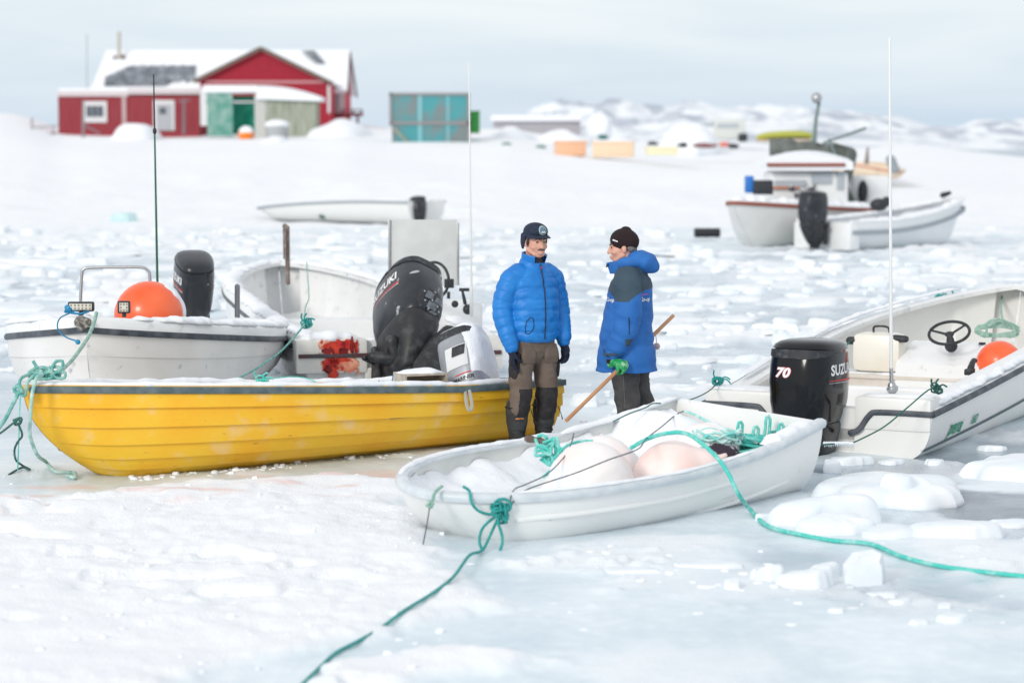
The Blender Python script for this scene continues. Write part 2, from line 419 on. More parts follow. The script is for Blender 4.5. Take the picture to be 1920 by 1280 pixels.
def ground(x, Y):
    e = (fbm(x / .35, Y / .35, 4, 3) - .5) * .55
    sd_ = np.maximum.reduce([poly_sd(x, Y, snow_edge) + e * .9, poly_sd(x, Y, snow_b) + e * .9 - .03])
    snow = sst(-.05, .20, sd_)
    thin = sst(-.05, .25, np.maximum(poly_sd(x, Y, snow_c), poly_sd(x, Y, snow_d)) + e * 1.3) * .7
    thin = np.maximum(thin, .55 * sst(.54, .70, fbm(x / .8, Y / .9, 5, 77)))
    wet = sst(-.1, .35, np.maximum.reduce([poly_sd(x, Y, grey_a), poly_sd(x, Y, grey_b) + .15, poly_sd(x, Y, grey_c) + .1]) + e * 1.2)
    wet = np.maximum(wet, .6 * sst(-.2, .8, poly_sd(x, Y, grey_d) + e))
    far = sst(19.2, 21.5, Y + e * 1.5)                                    # slush among the floes
    wf = far * (1 - sst(36, 60, Y)) * (sst(.40, .58, fbm(x / 2.3 + 5, Y / 1.5, 4, 60)) * .95 + .05)
    wf = np.maximum(wf, far * (1 - sst(56, 63, Y)) * sst(.52, .66, fbm(x / 6 + 3, Y / 2.0, 4, 64)) * .8)
    wet = np.maximum(wet, wf)
    wet = wet * (1 - snow)
    cover = np.maximum(snow, thin)
    cover = np.maximum(cover, sst(60, 66, Y + e * 3))
    cover = np.maximum(cover, far * sst(.38, .56, fbm(x / 1.1, Y / .8, 4, 71)) * (1 - wet))
    z = base_z(x, Y)
    dim = fbm(x / .11, Y / .11, 3, 11); clod = fbm(x / .42, Y / .36, 4, 12)
    foot = sst(.60, .72, fbm(x / .30, Y / .24, 2, 15)) * sst(.35, .6, fbm(x / 1.7, Y / 1.7, 2, 16))
    z = z + snow * (.045 + (clod - .5) * .06 + (dim - .5) * .030 * sst(.35, .6, fbm(x / 1.3, Y / 1.0, 2, 18)) - foot * .055)
    lump = sst(.52, .75, fbm(x / .16, Y / .13, 3, 21)) * sst(.4, .6, fbm(x / 1.1, Y / .9, 2, 22))
    z = z + thin * (.012 + lump * .05) * (1 - snow)
    ice = (1 - snow) * (1 - far)
    z = z + ice * ((fbm(x / .8, Y / .8, 3, 30) - .5) * .022 + (fbm(x / .12, Y / .1, 2, 31) - .5) * .006)
    z = z + far * (1 - sst(60, 70, Y)) * cover * (1 - snow) * (.03 + (fbm(x / .42, Y / .33, 4, 33) - .45) * .24)
    z = z - wet * .02
    stain = sst(.60, .72, fbm(x / .5, Y / .18, 4, 50)) * sst(-.5, .05, -np.abs(Y - (16.1 + .27 * (x + 1.2)) + .85) + .38) * (x < 0) * sst(-4.5, -3.5, x)
    stain = np.maximum(stain, .9 * sst(.55, .75, fbm(x / .25, Y / .1, 4, 51)) * sst(.35, .1, np.hypot((x + .9) / 1.6, (Y - 15.6) / .6)))
    deep = sst(-.05, .15, poly_sd(x, Y, deep_a) + .08 + e * .8) * (1 - snow)
    thin = thin * (1 - deep); cover = cover * (1 - deep)
    deep = np.maximum(deep, .5 * sst(.0, .4, poly_sd(x, Y, grey_c) + e))
    return z, wet, cover, stain, deep
us = np.concatenate([-np.array([3.0, 2.2, 1.6, 1.2, .9, .7, .58, .5, .44, .40, .37, .35]), np.linspace(-.335, .335, 560), np.array([.35, .37, .40, .44, .5, .58, .7, .9, 1.2, 1.6, 2.2, 3.0])])
Ys = [-60, -30, -12, -4, 0, 3, 5, 6.5, 7.5]
y = 8.2
while y < 320: Ys.append(y); y += .0036 * y * (1 if y < 24 else 1.7 if y < 60 else 3.2)
Ys = np.array(Ys + [330, 400.])
U, YY = np.meshgrid(us, Ys); XX = U * np.maximum(YY, 7.5)
Z, WET, COVER, STAIN, DEEP = ground(XX, YY)
Z = np.where(YY > 329, -6, Z)
nr, nc = XX.shape
me = bpy.data.meshes.new('ground')
me.vertices.add(nr * nc); me.vertices.foreach_set('co', np.stack([XX, YY, Z], -1).astype('f').ravel())
ii = np.arange((nr - 1) * (nc - 1)); r_ = ii // (nc - 1); c_ = ii % (nc - 1); a_ = r_ * nc + c_
quads = np.stack([a_, a_ + 1, a_ + nc + 1, a_ + nc], -1).astype(np.int32)
me.loops.add(quads.size); me.loops.foreach_set('vertex_index', quads.ravel())
me.polygons.add(len(quads)); me.polygons.foreach_set('loop_start', (np.arange(len(quads)) * 4).astype(np.int32))
me.update(calc_edges=True); me.validate()
at = me.color_attributes.new('surface', 'FLOAT_COLOR', 'POINT')
at.data.foreach_set('color', np.stack([WET, COVER, STAIN, DEEP], -1).astype('f').ravel())
gm = bpy.data.materials.new('snow_and_ice'); gm.use_nodes = True; t = gm.node_tree; b = t.nodes['Principled BSDF']
L = t.links.new
def N(ty, **k):
    n = t.nodes.new(ty)
    for a, bb in k.items(): setattr(n, a, bb)
    return n
att = N('ShaderNodeVertexColor', layer_name='surface'); sp = N('ShaderNodeSeparateColor'); L(att.outputs[0], sp.inputs[0])
tcn = N('ShaderNodeTexCoord')
def noi(scale, det=5, stretch=None, rough=.5):
    n = N('ShaderNodeTexNoise'); n.inputs['Scale'].default_value = scale; n.inputs['Detail'].default_value = det; n.inputs['Roughness'].default_value = rough
    if stretch:
        m_ = N('ShaderNodeMapping'); m_.inputs['Scale'].default_value = stretch; L(tcn.outputs['Object'], m_.inputs[0]); L(m_.outputs[0], n.inputs['Vector'])
    else: L(tcn.outputs['Object'], n.inputs['Vector'])
    return n.outputs[0]
def ramp(src, p0, c0, p1, c1):
    r = N('ShaderNodeValToRGB'); e = r.color_ramp.elements; e[0].position = p0; e[0].color = (*c0, 1); e[1].position = p1; e[1].color = (*c1, 1); L(src, r.inputs[0]); return r.outputs[0]
def mixc(f, a, bb):
    m_ = N('ShaderNodeMixRGB'); L(f, m_.inputs[0]) if not isinstance(f, float) else None
    L(a, m_.inputs[1]); L(bb, m_.inputs[2]); return m_.outputs[0]
snowc = ramp(noi(2.2), .3, (.845, .872, .905), .7, (.88, .90, .925))
icec = ramp(noi(1.4, 6), .36, (.60, .705, .77), .62, (.73, .81, .86))
icec2 = ramp(noi(11, 4), .45, (1, 1, 1), .75, (1.12, 1.1, 1.08))
mm = N('ShaderNodeMixRGB', blend_type='MULTIPLY'); mm.inputs[0].default_value = 1; L(icec, mm.inputs[1]); L(icec2, mm.inputs[2])
wetc = ramp(noi(1.7, 6), .35, (.37, .46, .545), .66, (.56, .645, .71))
deepc = ramp(noi(2.4, 6), .35, (.13, .16, .20), .66, (.24, .28, .33))
c1 = mixc(att.outputs[1], mixc(sp.outputs[0], mm.outputs[0], wetc), deepc)
c2 = mixc(sp.outputs[1], c1, snowc)
pink = N('ShaderNodeRGB'); pink.outputs[0].default_value = (.80, .50, .44, 1)
sm_ = N('ShaderNodeMath', operation='MULTIPLY'); L(sp.outputs[2], sm_.inputs[0]); sm_.inputs[1].default_value = .55
L(mixc(sm_.outputs[0], c2, pink.outputs[0]), b.inputs['Base Color'])
rr = N('ShaderNodeMapRange'); rr.inputs[3].default_value = .38; rr.inputs[4].default_value = .9; L(sp.outputs[1], rr.inputs[0])
rw = N('ShaderNodeMath', operation='MULTIPLY_ADD'); L(sp.outputs[0], rw.inputs[0]); rw.inputs[1].default_value = -.2; L(rr.outputs[0], rw.inputs[2])
L(rw.outputs[0], b.inputs['Roughness'])
bn = N('ShaderNodeMath', operation='ADD'); L(noi(9, 6), bn.inputs[0]); L(noi(55, 4), bn.inputs[1])
bp = N('ShaderNodeBump'); bp.inputs['Distance'].default_value = .02
bs = N('ShaderNodeMapRange'); bs.inputs[3].default_value = .12; bs.inputs[4].default_value = .45; L(sp.outputs[1], bs.inputs[0])
L(bs.outputs[0], bp.inputs['Strength']); L(bn.outputs[0], bp.inputs['Height']); L(bp.outputs[0], b.inputs['Normal'])
me.materials.append(gm)
g_ob = link('ground', me, smooth=180); tag(g_ob, kind='structure')
def gz(x, y):
    return float(ground(np.array([float(x)]), np.array([float(y)]))[0][0])
def GG(px, py, up=0.):
    """point on the ground surface under a pixel"""
    p = G(px, py, 0)
    for _ in range(12):
        z = gz(p.x, p.y); p = G(px, py, min(z, 2.0))
    p.z += up
    return p

# sea beyond the point
mb = MB(); mb.add([(-9000, 150, -.35), (9000, 150, -.35), (9000, 12000, -.35), (-9000, 12000, -.35)], [(0, 1, 2, 3)])
SEA = mat('sea', (.34, .41, .49), .35, col2=(.50, .57, .64), scale=.01, bump=(.5, .3, .2))
tag(mb.build('sea', SEA, smooth=0), kind='structure')

# mountains across the fjord
prof = [(700, 268), (880, 262), (930, 245), (965, 228), (1000, 206), (1050, 190), (1100, 183), (1160, 181), (1230, 186), (1300, 184), (1380, 190), (1450, 196),
        (1530, 198), (1600, 206), (1660, 216), (1720, 226), (1790, 236), (1830, 224), (1880, 218), (1930, 226), (2050, 230), (2300, 245), (2700, 262)]
ppx = np.array([p[0] for p in prof], float); ph = np.array([(281 - p[1]) for p in prof], float)
mu = np.linspace(-.08, .42, 520); mY = np.linspace(1900, 2900, 90)
MU, MY = np.meshgrid(mu, mY); MX = MU * MY
hh = np.interp(MU * F + 960, ppx, ph) / F * 2600 
tt = (MY - 1900) / 1000
prof_t = np.interp(tt, [0, .05, .2, .45, .7, 1], [0, .12, .35, .62, 1, .2])
ridge = fbm(MX / 130, MY / 220, 5, 80, .55)
MZ = -1 + hh * prof_t * (.86 + .14 * 2 * (ridge - .35)) + (fbm(MX / 40, MY / 90, 4, 85) - .5) * 26 * np.minimum(1, tt * 5) * (hh / 60)
nr2, nc2 = MX.shape
vs = np.stack([MX, MY, MZ], -1).reshape(-1, 3); fs = [(r * nc2 + c, r * nc2 + c + 1, (r + 1) * nc2 + c + 1, (r + 1) * nc2 + c) for r in range(nr2 - 1) for c in range(nc2 - 1)]
mme = bpy.data.meshes.new('mountains'); mme.from_pydata(vs.tolist(), [], fs)
MTN = mat('mountain_snow_hazed_rock', (.80, .83, .87), .9)
t = MTN.node_tree; b = t.nodes['Principled BSDF']; L = t.links.new
tcn = N('ShaderNodeTexCoord')
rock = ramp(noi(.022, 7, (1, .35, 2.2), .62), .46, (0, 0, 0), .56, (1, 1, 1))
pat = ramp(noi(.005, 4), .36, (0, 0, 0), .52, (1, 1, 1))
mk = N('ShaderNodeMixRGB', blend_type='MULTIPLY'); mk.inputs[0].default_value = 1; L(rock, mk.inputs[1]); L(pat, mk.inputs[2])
ca = N('ShaderNodeRGB'); ca.outputs[0].default_value = (.82, .85, .885, 1); cb = N('ShaderNodeRGB'); cb.outputs[0].default_value = (.43, .48, .56, 1)  # snow, then rock paled and blued: distance haze put into its colour
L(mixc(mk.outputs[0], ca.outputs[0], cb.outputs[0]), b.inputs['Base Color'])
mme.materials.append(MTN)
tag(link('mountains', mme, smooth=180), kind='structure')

# ---------------------------------------------------------------- ice floes
def floe_mesh(mb, c, r, h, seed, asp=1., rot=0., n=22, sharp=0.0, tilt=(0, 0)):
    R = random.Random(seed); ph = [R.uniform(0, 6.28) for _ in range(6)]; am = [R.uniform(.04, .13) for _ in range(6)]
    jag = [R.uniform(-.09, .09) for _ in range(n)]
    def rad(a): return 1 + sum(am[k] * math.sin((k + 2) * a + ph[k]) / (1 + .25 * k) for k in range(6)) + jag[int(a / 6.2832 * n + .5) % n]
    rings = []
    bulge = [(1.0, -.35), (1.02, 0), (.97, .45), (.91, .80), (.80, .97), (.55, 1.06), (.28, 1.1)]
    ta = .05 if sharp else .13; tn = [[R.uniform(-ta, ta) for _ in range(n)] if q < 5 else [0] * n for q in range(7)]
    if sharp: bulge = [(.98, -.35), (1.0, 0), (.96, .45), (.90, .85), (.80, 1.0), (.5, 1.02), (.25, 1.03)]
    hx, hy = R.uniform(-.25, .25), R.uniform(-.25, .25)
    for f, zz in bulge:
        ring = []
        for k in range(n):
            a = 2 * math.pi * k / n; q = rad(a) * f * (1 + R.uniform(-.02, .02) * (1.5 if sharp else 1))
            x = math.cos(a) * q * r; y = math.sin(a) * q * r * asp
            dz = h * zz * (1 + (hx * math.cos(a) + hy * math.sin(a)) * f) + R.uniform(-.04, .04) * h
            dz += h * tn[len(rings)][k] * (0 if zz < .4 else 1)
            dz += tilt[0] * x + tilt[1] * y
            ring.append((c[0] + x * math.cos(rot) - y * math.sin(rot), c[1] + x * math.sin(rot) + y * math.cos(rot), c[2] + dz))
        rings.append(ring)
    mb.rings(rings, cap0=True, cap1=True)
rnd = random.Random(5)
def floe(c, r, h, seed, label, asp=1., rot=0., mat_=None, sharp=0, tilt=(0, 0), name='ice_floe', cat='ice floe', group='ice floes by the boats'):
    mb = MB(); floe_mesh(mb, c, r, h, seed, asp, rot, 11 if sharp else 30, sharp, tilt)
    o = mb.build(name, mat_ or ICE, smooth=60 if not sharp else 34, center=True)
    if r > .08 and not sharp: sub = o.modifiers.new('s', 'SUBSURF'); sub.levels = sub.render_levels = 1
    tag(o, label, cat, group)
    return o
near = [  # px, near-edge row, radius, height, aspect, rot, sharp, label
    (1540, 988, .33, .15, .62, .2, 0, 'domed white ice floe beside the rusty keel side of the white dinghy'),
    (1668, 952, .50, .13, .80, -.1, 0, 'broad pale flat floe between dinghy stern and motorboat transom'),
    (1568, 1003, .23, .095, .55, .2, 0, 'flat white floe just below the domed floe beside the dinghy'),
    (1700, 945, .20, .17, .7, .4, 0, 'small blocky floe on the broad pale floe edge'),
    (1790, 1010, .30, .09, .6, -.1, 0, 'low white floe lying in the dark melt water beyond the cyan rope'),
    (1665, 1010, .17, .055, .6, .3, 1, 'thin wedge of ice between the two floes beyond the cyan rope'),
    (1925, 905, .46, .13, .7, .1, 0, 'big rounded floe at the frame edge beside the motorboat side'),
    (1620, 1094, .125, .135, .8, .5, 1, 'upright white ice block, tallest piece in the grey melt patch'),
    (1508, 1100, .15, .085, .6, .2, 0, 'cluster shaped white ice lump left of the upright ice block'),
    (1438, 1090, .080, .075, .8, .0, 0, 'small angular ice lump, leftmost of the lumps left of the upright block'),
    (1545, 1078, .10, .07, .8, .7, 0, 'small white lump just behind the cluster shaped lump'),
    (1373, 1108, .05, .045, .9, .2, 1, 'fist sized ice lump, farthest left in the grey melt patch'),
    (1325, 1106, .05, .02, .9, .2, 0, 'tiny flat ice disc on smooth ice left of the melt patch'),
    (1655, 1118, .10, .035, .5, .2, 0, 'flat ice piece right in front of the upright block'),
    (1690, 1132, .07, .04, .6, .6, 0, 'oval ice piece in grey melt water in front of the flat piece'),
    (1772, 1142, .04, .03, .9, .6, 1, 'single small ice cube far out in the grey melt patch'),
    (1722, 1172, .06, .03, .7, .6, 0, 'small ice piece at the front rim of the melt patch'),
    (1785, 1170, .065, .04, .8, .1, 1, 'small pair of fused ice cubes at the front rim of the melt patch'),
    (1568, 1150, .05, .025, .9, .1, 1, 'lone ice crumb at the left front rim of the melt patch'),
    (1900, 985, .18, .04, .5, .3, 0, 'thin floe in dark water at the frame edge'),
    (1432, 980, .06, .05, .7, .3, 1, 'snowy lump where the cyan rope meets the ice'),
    (1595, 868, .16, .06, .6, .2, 0, 'white floe at the foot of the black outboard'),
    (1560, 880, .06, .09, .8, .2, 1, 'pointed ice shard beside the dinghy stern corner'),
    (1672, 866, .10, .04, .7, .2, 0, 'small floe under the motorboat transom corner'),
    (1862, 840, .12, .04, .7, .2, 0, 'small floe along the waterline of the green lettered boat'),
    (1752, 872, .07, .03, .7, .2, 0, 'tiny floe on slush below the green lettering'),
    (1330, 1066, .20, .025, .4, .1, 1, 'low crusty ice patch on smooth ice before the dinghy'),
    (1180, 1076, .18, .022, .4, .1, 1, 'low crusty ice patch nearest the dinghy bow'),
    (90, 640, .10, .05, .7, .2, 0, 'lone ice lump on grey ice left of the open bow boat'),
]
for i, (px, py, r, h, asp, rot, shp, lab) in enumerate(near):
    lab = lab.replace('pioneering ', '')
    p = G(px, py); p.y += r * asp; p.x *= (p.y) / G(px, py).y
    floe((p.x, p.y, gz(p.x, p.y) - .01), r, h, 100 + i, lab, asp, rot, sharp=shp)

# floes of the brash field: larger pieces one by one, crumbs as stuff
def blocked(x, y):
    u = px_of((x, y, 0))
    if y < 29 and math.hypot(x - 1.3, (y - 17.4)) < .9: return True
    bx, by = x - 2.25, y - 17; al = bx * .434 + by * .901; ac = abs(bx * .901 - by * .434)      # right-hand motorboat
    if -1.2 < al < 7.4 and ac < 1.35: return True
    if -4.7 < x < -1.7 and 16 < y < 22.5: return True
    bx, by = x + 1.0, y - 20.5; al = bx * -.26 + by * .966; ac = abs(bx * .966 + by * .26)
    if -1.2 < al < 8 and ac < 1.45: return True
    if 4.5 < x < 12.5 and 47 < y < 66: return True
    return False
ROT_LABELS = ['rounded floe of broken sea ice half sunk in grey slush behind the men']
cnt = 0; placed = []
tries = 0
while cnt < 130 and tries < 9000:
    tries += 1
    Y = 18.8 * (2.9 ** (rnd.random() ** .8)); u = rnd.uniform(-.235, .235)
    X = u * Y
    r = rnd.uniform(.22, .62) * (1 + (Y - 18) / 60)
    if blocked(X, Y) or Y > 53: continue
    if Y < 20.5 and X < .8: continue
    if any((X - a) ** 2 + (Y - b_) ** 2 < (r * .75 + rr_ * .75) ** 2 for a, b_, rr_ in placed): continue
    placed.append((X, Y, r)); cnt += 1
    mb = MB(); floe_mesh(mb, (X, Y, gz(X, Y) - .02), r, rnd.uniform(.03, .08), 500 + cnt, rnd.uniform(.5, .9), rnd.uniform(-.4, .4), 18, rnd.random() < .2, (rnd.uniform(-.06, .06), rnd.uniform(-.06, .06)))
    o = mb.build('brash_floe', ICE, smooth=70, center=True)
    tag(o, 'rounded white floe half sunk in the grey slush behind the moored boats', 'ice floe', 'floes in the slush')
mb = MB()
for k in range(2000):
    Y = 18.6 * (3.3 ** rnd.random()); X = rnd.uniform(-.25, .25) * Y
    if blocked(X, Y): continue
    if Y < 20 and X < .5: continue
    if fbm(X / 2.3 + 5, Y / 1.5, 4, 60) > .60 and rnd.random() < .7: continue
    r = rnd.choice((.03, .05, .06, .09, .14)) * (1 + (Y - 18) / 40)
    floe_mesh(mb, (X, Y, gz(X, Y) - .01), r, r * rnd.uniform(.2, .7), 3000 + k, rnd.uniform(.6, 1), rnd.uniform(0, 3), 9, rnd.random() < .2)
tag(mb.build('brash_ice', ICE, smooth=60), 'small lumps of broken ice crowding the slush', 'brash ice', kind='stuff')
mb = MB()
for k in range(90):
    px, py = rnd.uniform(960, 1900), rnd.uniform(1010, 1180)
    if rnd.random() < .25: px, py = rnd.gauss(1200, 130), rnd.gauss(1065, 22)
    elif rnd.random() < .4: px, py = rnd.gauss(1500, 70), rnd.gauss(1085, 14)
    p = G(px, py); r = rnd.uniform(.008, .034)
    floe_mesh(mb, (p.x, p.y, gz(p.x, p.y) - .004), r, r * rnd.uniform(.15, .5), 7000 + k, rnd.uniform(.5, 1), rnd.uniform(0, 3), 8, False)
YL = [(-2.75 + 3.2 * q / 200, 15.60 + 2.1 * q / 200) for q in range(200)]
for k, (px, py) in enumerate(YL):
    if fbm(px / .25, py, 2, 9) < .5: continue
    r = rnd.uniform(.008, .030); X = px + rnd.gauss(0, .06) + .10; Y = py + rnd.gauss(0, .07) - .10
    floe_mesh(mb, (X, Y, gz(X, Y) - .004), r, r * rnd.uniform(.3, .8), 12000 + k, rnd.uniform(.6, 1), rnd.uniform(0, 3), 8, False)
for k in range(130):
    px, py = rnd.uniform(-60, 900), rnd.uniform(885, 1290)
    p = G(px, py); r = rnd.uniform(.008, .024)
    floe_mesh(mb, (p.x, p.y, gz(p.x, p.y) - .004), r, r * rnd.uniform(.4, .9), 9000 + k, rnd.uniform(.6, 1), rnd.uniform(0, 3), 8, True)
tag(mb.build('ice_crumbs', SNOW, smooth=60), 'crumbs of ice and crusted snow strewn over the near ice', 'ice crumbs', kind='stuff')
# ---------------------------------------------------------------- boats
class Boat:
    """local frame: x from bow (0) to stern (L), y across, z up from the keel line"""
    def __init__(s, name, bow, stern, L, beam, sheer, keel, rake=.5, ex=(.8, .9), heel=0., pitch=0., z=0., nst=56, nsec=22, strakes=0, lap=.008, thick=.03, rakep=.22, rexp=1.3):
        s.rexp = rexp
        s.L, s.beam, s.sheer, s.keel, s.rake, s.ex, s.nst, s.nsec, s.strakes, s.lap, s.thick, s.rakep = L, beam, sheer, keel, rake, ex, nst, nsec, strakes, lap, thick, rakep
        d = Vector((stern[0] - bow[0], stern[1] - bow[1]))
        s.root = empty(name, (bow[0], bow[1], z), (heel, pitch, math.atan2(d.y, d.x)))
        s.M = wmat(s.root); s.I = s.M.inverted()
    def loc(s, p): return s.I @ Vector(p)
    def W(s, x, y, z): return s.M @ Vector((x, y, z))
    def section(s, t, side, inset=0.):
        """points from gunwale to keel; side +1/-1"""
        w = max(s.beam(t) / 2 - inset, .004); zt = s.sheer(t); zb = s.keel(t) + inset * 1.1
        if zb > zt - .02: zb = zt - .02
        ea, eb = s.ex(t) if callable(s.ex) else s.ex
        n = s.nsec; sv = [k / n for k in range(n + 1)]
        if s.strakes:
            sv = []
            for k in range(s.strakes):
                for q in (0.002, .33, .66, .998): sv.append((k + q) / s.strakes)
            sv.append(1.0)
        pts = []
        for v in sv:
            ph = v * math.pi / 2
            y = w * (math.cos(ph) ** ea if v < .9999 else 0)
            z = zt - (zt - zb) * (math.sin(ph) ** eb)
            if s.strakes and inset == 0 and v < .999:
                fr = (v * s.strakes) % 1.0; ny = math.cos(ph) ** .5; f0 = min(1, w / .12)
                y += s.lap * fr * ny * f0; z -= s.lap * fr * (1 - ny) * f0
            x = s.L * t + s.rake * ((zt - z) / max(zt - s.keel(t), .05)) ** s.rexp * max(0, 1 - t / s.rakep) ** 1.5 + (inset * .6 if t < .1 else 0)
            pts.append(Vector((x, side * y, z)))
        return pts
    def gun(s, t, side=1, out=0., up=0.):
        return Vector((s.L * t, side * (s.beam(t) / 2 + out), s.sheer(t) + up))
    def ts(s): return [(k / s.nst) ** 1.35 for k in range(s.nst + 1)]
    def hull(s, mats, name='hull', cut=None, smooth=35, t_in=.03):
        mb = MB(); ts = s.ts(); outer = []; inner = []
        for t in ts:
            a = s.section(t, 1); b_ = s.section(t, -1)
            outer.append(a + b_[-2::-1])
        for t in ts:
            tt = min(max(t, t_in), 1 - s.thick / s.L)
            a = s.section(tt, 1, s.thick); b_ = s.section(tt, -1, s.thick)
            inner.append(a + b_[-2::-1])
        if cut: outer[-1] = [cut(p) for p in outer[-1]]; inner[-1] = [cut(p) for p in inner[-1]]
        mb.rings(outer, closed=False, cap0=False, cap1=False)
        inner2 = [list(reversed(r)) for r in inner]
        mb.rings(inner2, closed=False, cap0=False, cap1=False, mi=1 if isinstance(mats, (list, tuple)) and len(mats) > 1 else 0)
        n = len(outer[0]); m = len(inner[0])
        # rim strips and transoms
        for k in range(len(ts) - 1):
            mb.add([outer[k][0], outer[k + 1][0], inner[k + 1][0], inner[k][0]], [(0, 1, 2, 3)])
            mb.add([outer[k][-1], outer[k + 1][-1], inner[k + 1][-1], inner[k][-1]], [(3, 2, 1, 0)])
        def cap(r, rev):
            h = len(r) // 2; o = mb.add(r, []); 
            for i in range(h):
                f = (o + i, o + i + 1, o + len(r) - 2 - i, o + len(r) - 1 - i)
                if f[1] == f[2]: f = (f[0], f[1], f[3])
                mb.f.append(tuple(reversed(f)) if rev else f); mb.m.append(mb.cur)
        cap(outer[-1], True); cap(inner[-1], False)
        if s.beam(0) > .05: cap(outer[0], False); cap(inner[0], True)
        mb.add([outer[-1][0], outer[-1][-1], inner[-1][-1], inner[-1][0]], [(0, 1, 2, 3)])
        o = mb.build(name, mats, s.root, smooth=smooth)
        s.hull_ob = o
        return o
    def rail(s, name, material, prof, t0=0., t1=1., sides=(1, -1), out=0., up=0., across=True, n=50, close_stern=False, zfn=None, smooth=50):
        """profile (list of (outward, up)) swept along the gunwale"""
        mb = MB()
        path = []
        if across and len(sides) == 2:
            tt = [t0 + (t1 - t0) * (k / n) ** 1.6 for k in range(n + 1)]
            path = [(t, 1) for t in reversed(tt)] + [(t, -1) for t in tt[(0 if s.beam(t0) > .03 else 1):]]
            paths = [path]
        else: paths = [[(t0 + (t1 - t0) * k / n, sd_) for k in range(n + 1)] for sd_ in sides]
        for path in paths:
            pts = [s.gun(t, sd_, out, up + (zfn(t) if zfn else 0)) for t, sd_ in path]; rings = []
            for i, p in enumerate(pts):
                tg = (pts[min(i + 1, len(pts) - 1)] - pts[max(i - 1, 0)]); tg.z = 0; tg.normalize()
                nrm = Vector((tg.y, -tg.x, 0))
                if nrm.dot(Vector((p.x - s.L * .55, p.y, 0))) < 0: nrm = -nrm
                if len(paths) == 2: nrm = Vector((-abs(nrm.x), path[0][1] * abs(nrm.y), 0))
                rings.append([p + nrm * a + Vector((0, 0, b)) for a, b in prof])
            mb.rings(rings)
        return mb.build(name, material, s.root, smooth=smooth)
    def fill(s, name, material, zf, t0=.03, t1=.985, amp=.02, seed=1, nx=80, ny=24, freq=5, inset=None):
        """snow (or deck) surface inside the hull; zf(t, q) height, q across -1..1"""
        mb = MB(); ins = inset if inset is not None else s.thick + .004; rows = []
        for i in range(nx + 1):
            t = t0 + (t1 - t0) * i / nx; row = []
            for j in range(ny + 1):
                q = -1 + 2 * j / ny; z = zf(t, q)
                zt = s.sheer(t); zb = s.keel(t)
                v = min(max((zt - z) / max(zt - zb, .05), 0.), 1.)
                ea, eb = s.ex(t) if callable(s.ex) else s.ex
                ph = math.asin(min(1, v ** (1 / eb))); w_ = max((s.beam(t) / 2 - ins) * math.cos(ph) ** ea, .002)
                x = s.L * t + s.rake * v ** s.rexp * max(0, 1 - t / s.rakep) ** 1.5; y = q * w_
                zz = z + (float(noise2(x * freq, y * freq, seed)) - .5) * amp * 2 + (float(noise2(x * freq * 3, y * freq * 3, seed + 3)) - .5) * amp * .7
                row.append((x, y, zz))
            rows.append(row)
        mb.rings(rows, closed=False, cap0=False, cap1=False)
        return mb.build(name, material, s.root, smooth=180)

def sec_at(sec, z):
    for a, b_ in zip(sec, sec[1:]):
        if b_.z <= z <= a.z: return a.lerp(b_, (a.z - z) / max(a.z - b_.z, 1e-6))
    return sec[-1].copy()
def snow_ridge(mb, pts, w, h, seed=1, flat=.5):
    """irregular snow lying along a line"""
    P0 = [Vector(p) for p in pts]; rings = []
    pp = []
    for i in range(len(P0) - 1):
        n = max(2, int((P0[i + 1] - P0[i]).length / .03))
        for k in range(n): pp.append(P0[i].lerp(P0[i + 1], k / n))
    pp.append(P0[-1])
    L = 0
    for i, p in enumerate(pp):
        t = (pp[min(i + 1, len(pp) - 1)] - pp[max(i - 1, 0)]).normalized(); s_ = t.cross(Vector((0, 0, 1))).normalized()
        if i: L += (p - pp[i - 1]).length
        e = min(1, i / 3, (len(pp) - 1 - i) / 3) + .02
        a = float(noise2(L * 7, seed * 1.7, seed)); b_ = float(noise2(L * 19, seed * 2.3, seed + 9)); hh_ = h * (.45 + .8 * a + .35 * b_) * e; ww = w * (.7 + .5 * b_) * (.4 + .6 * e)
        off = s_ * (a - .5) * w * .3
        rings.append([p + off + s_ * x * ww / 2 + Vector((0, 0, z * hh_)) for x, z in ((-1, -.15), (-.85, .5), (-.45, .95), (.05, 1.0), (.5, .9), (.88, .45), (1, -.15))])
    mb.rings(rings)

def grid(x0, y0, x1, y1, n=8, sk=0.):
    v = []; f = []
    for j in range(n + 1):
        for i in range(n + 1): v.append((x0 + (x1 - x0) * i / n + sk * j / n, y0 + (y1 - y0) * j / n, 0))
    for j in range(n):
        for i in range(n): a = j * (n + 1) + i; f.append((a, a + 1, a + n + 2, a + n + 1))
    return v, f
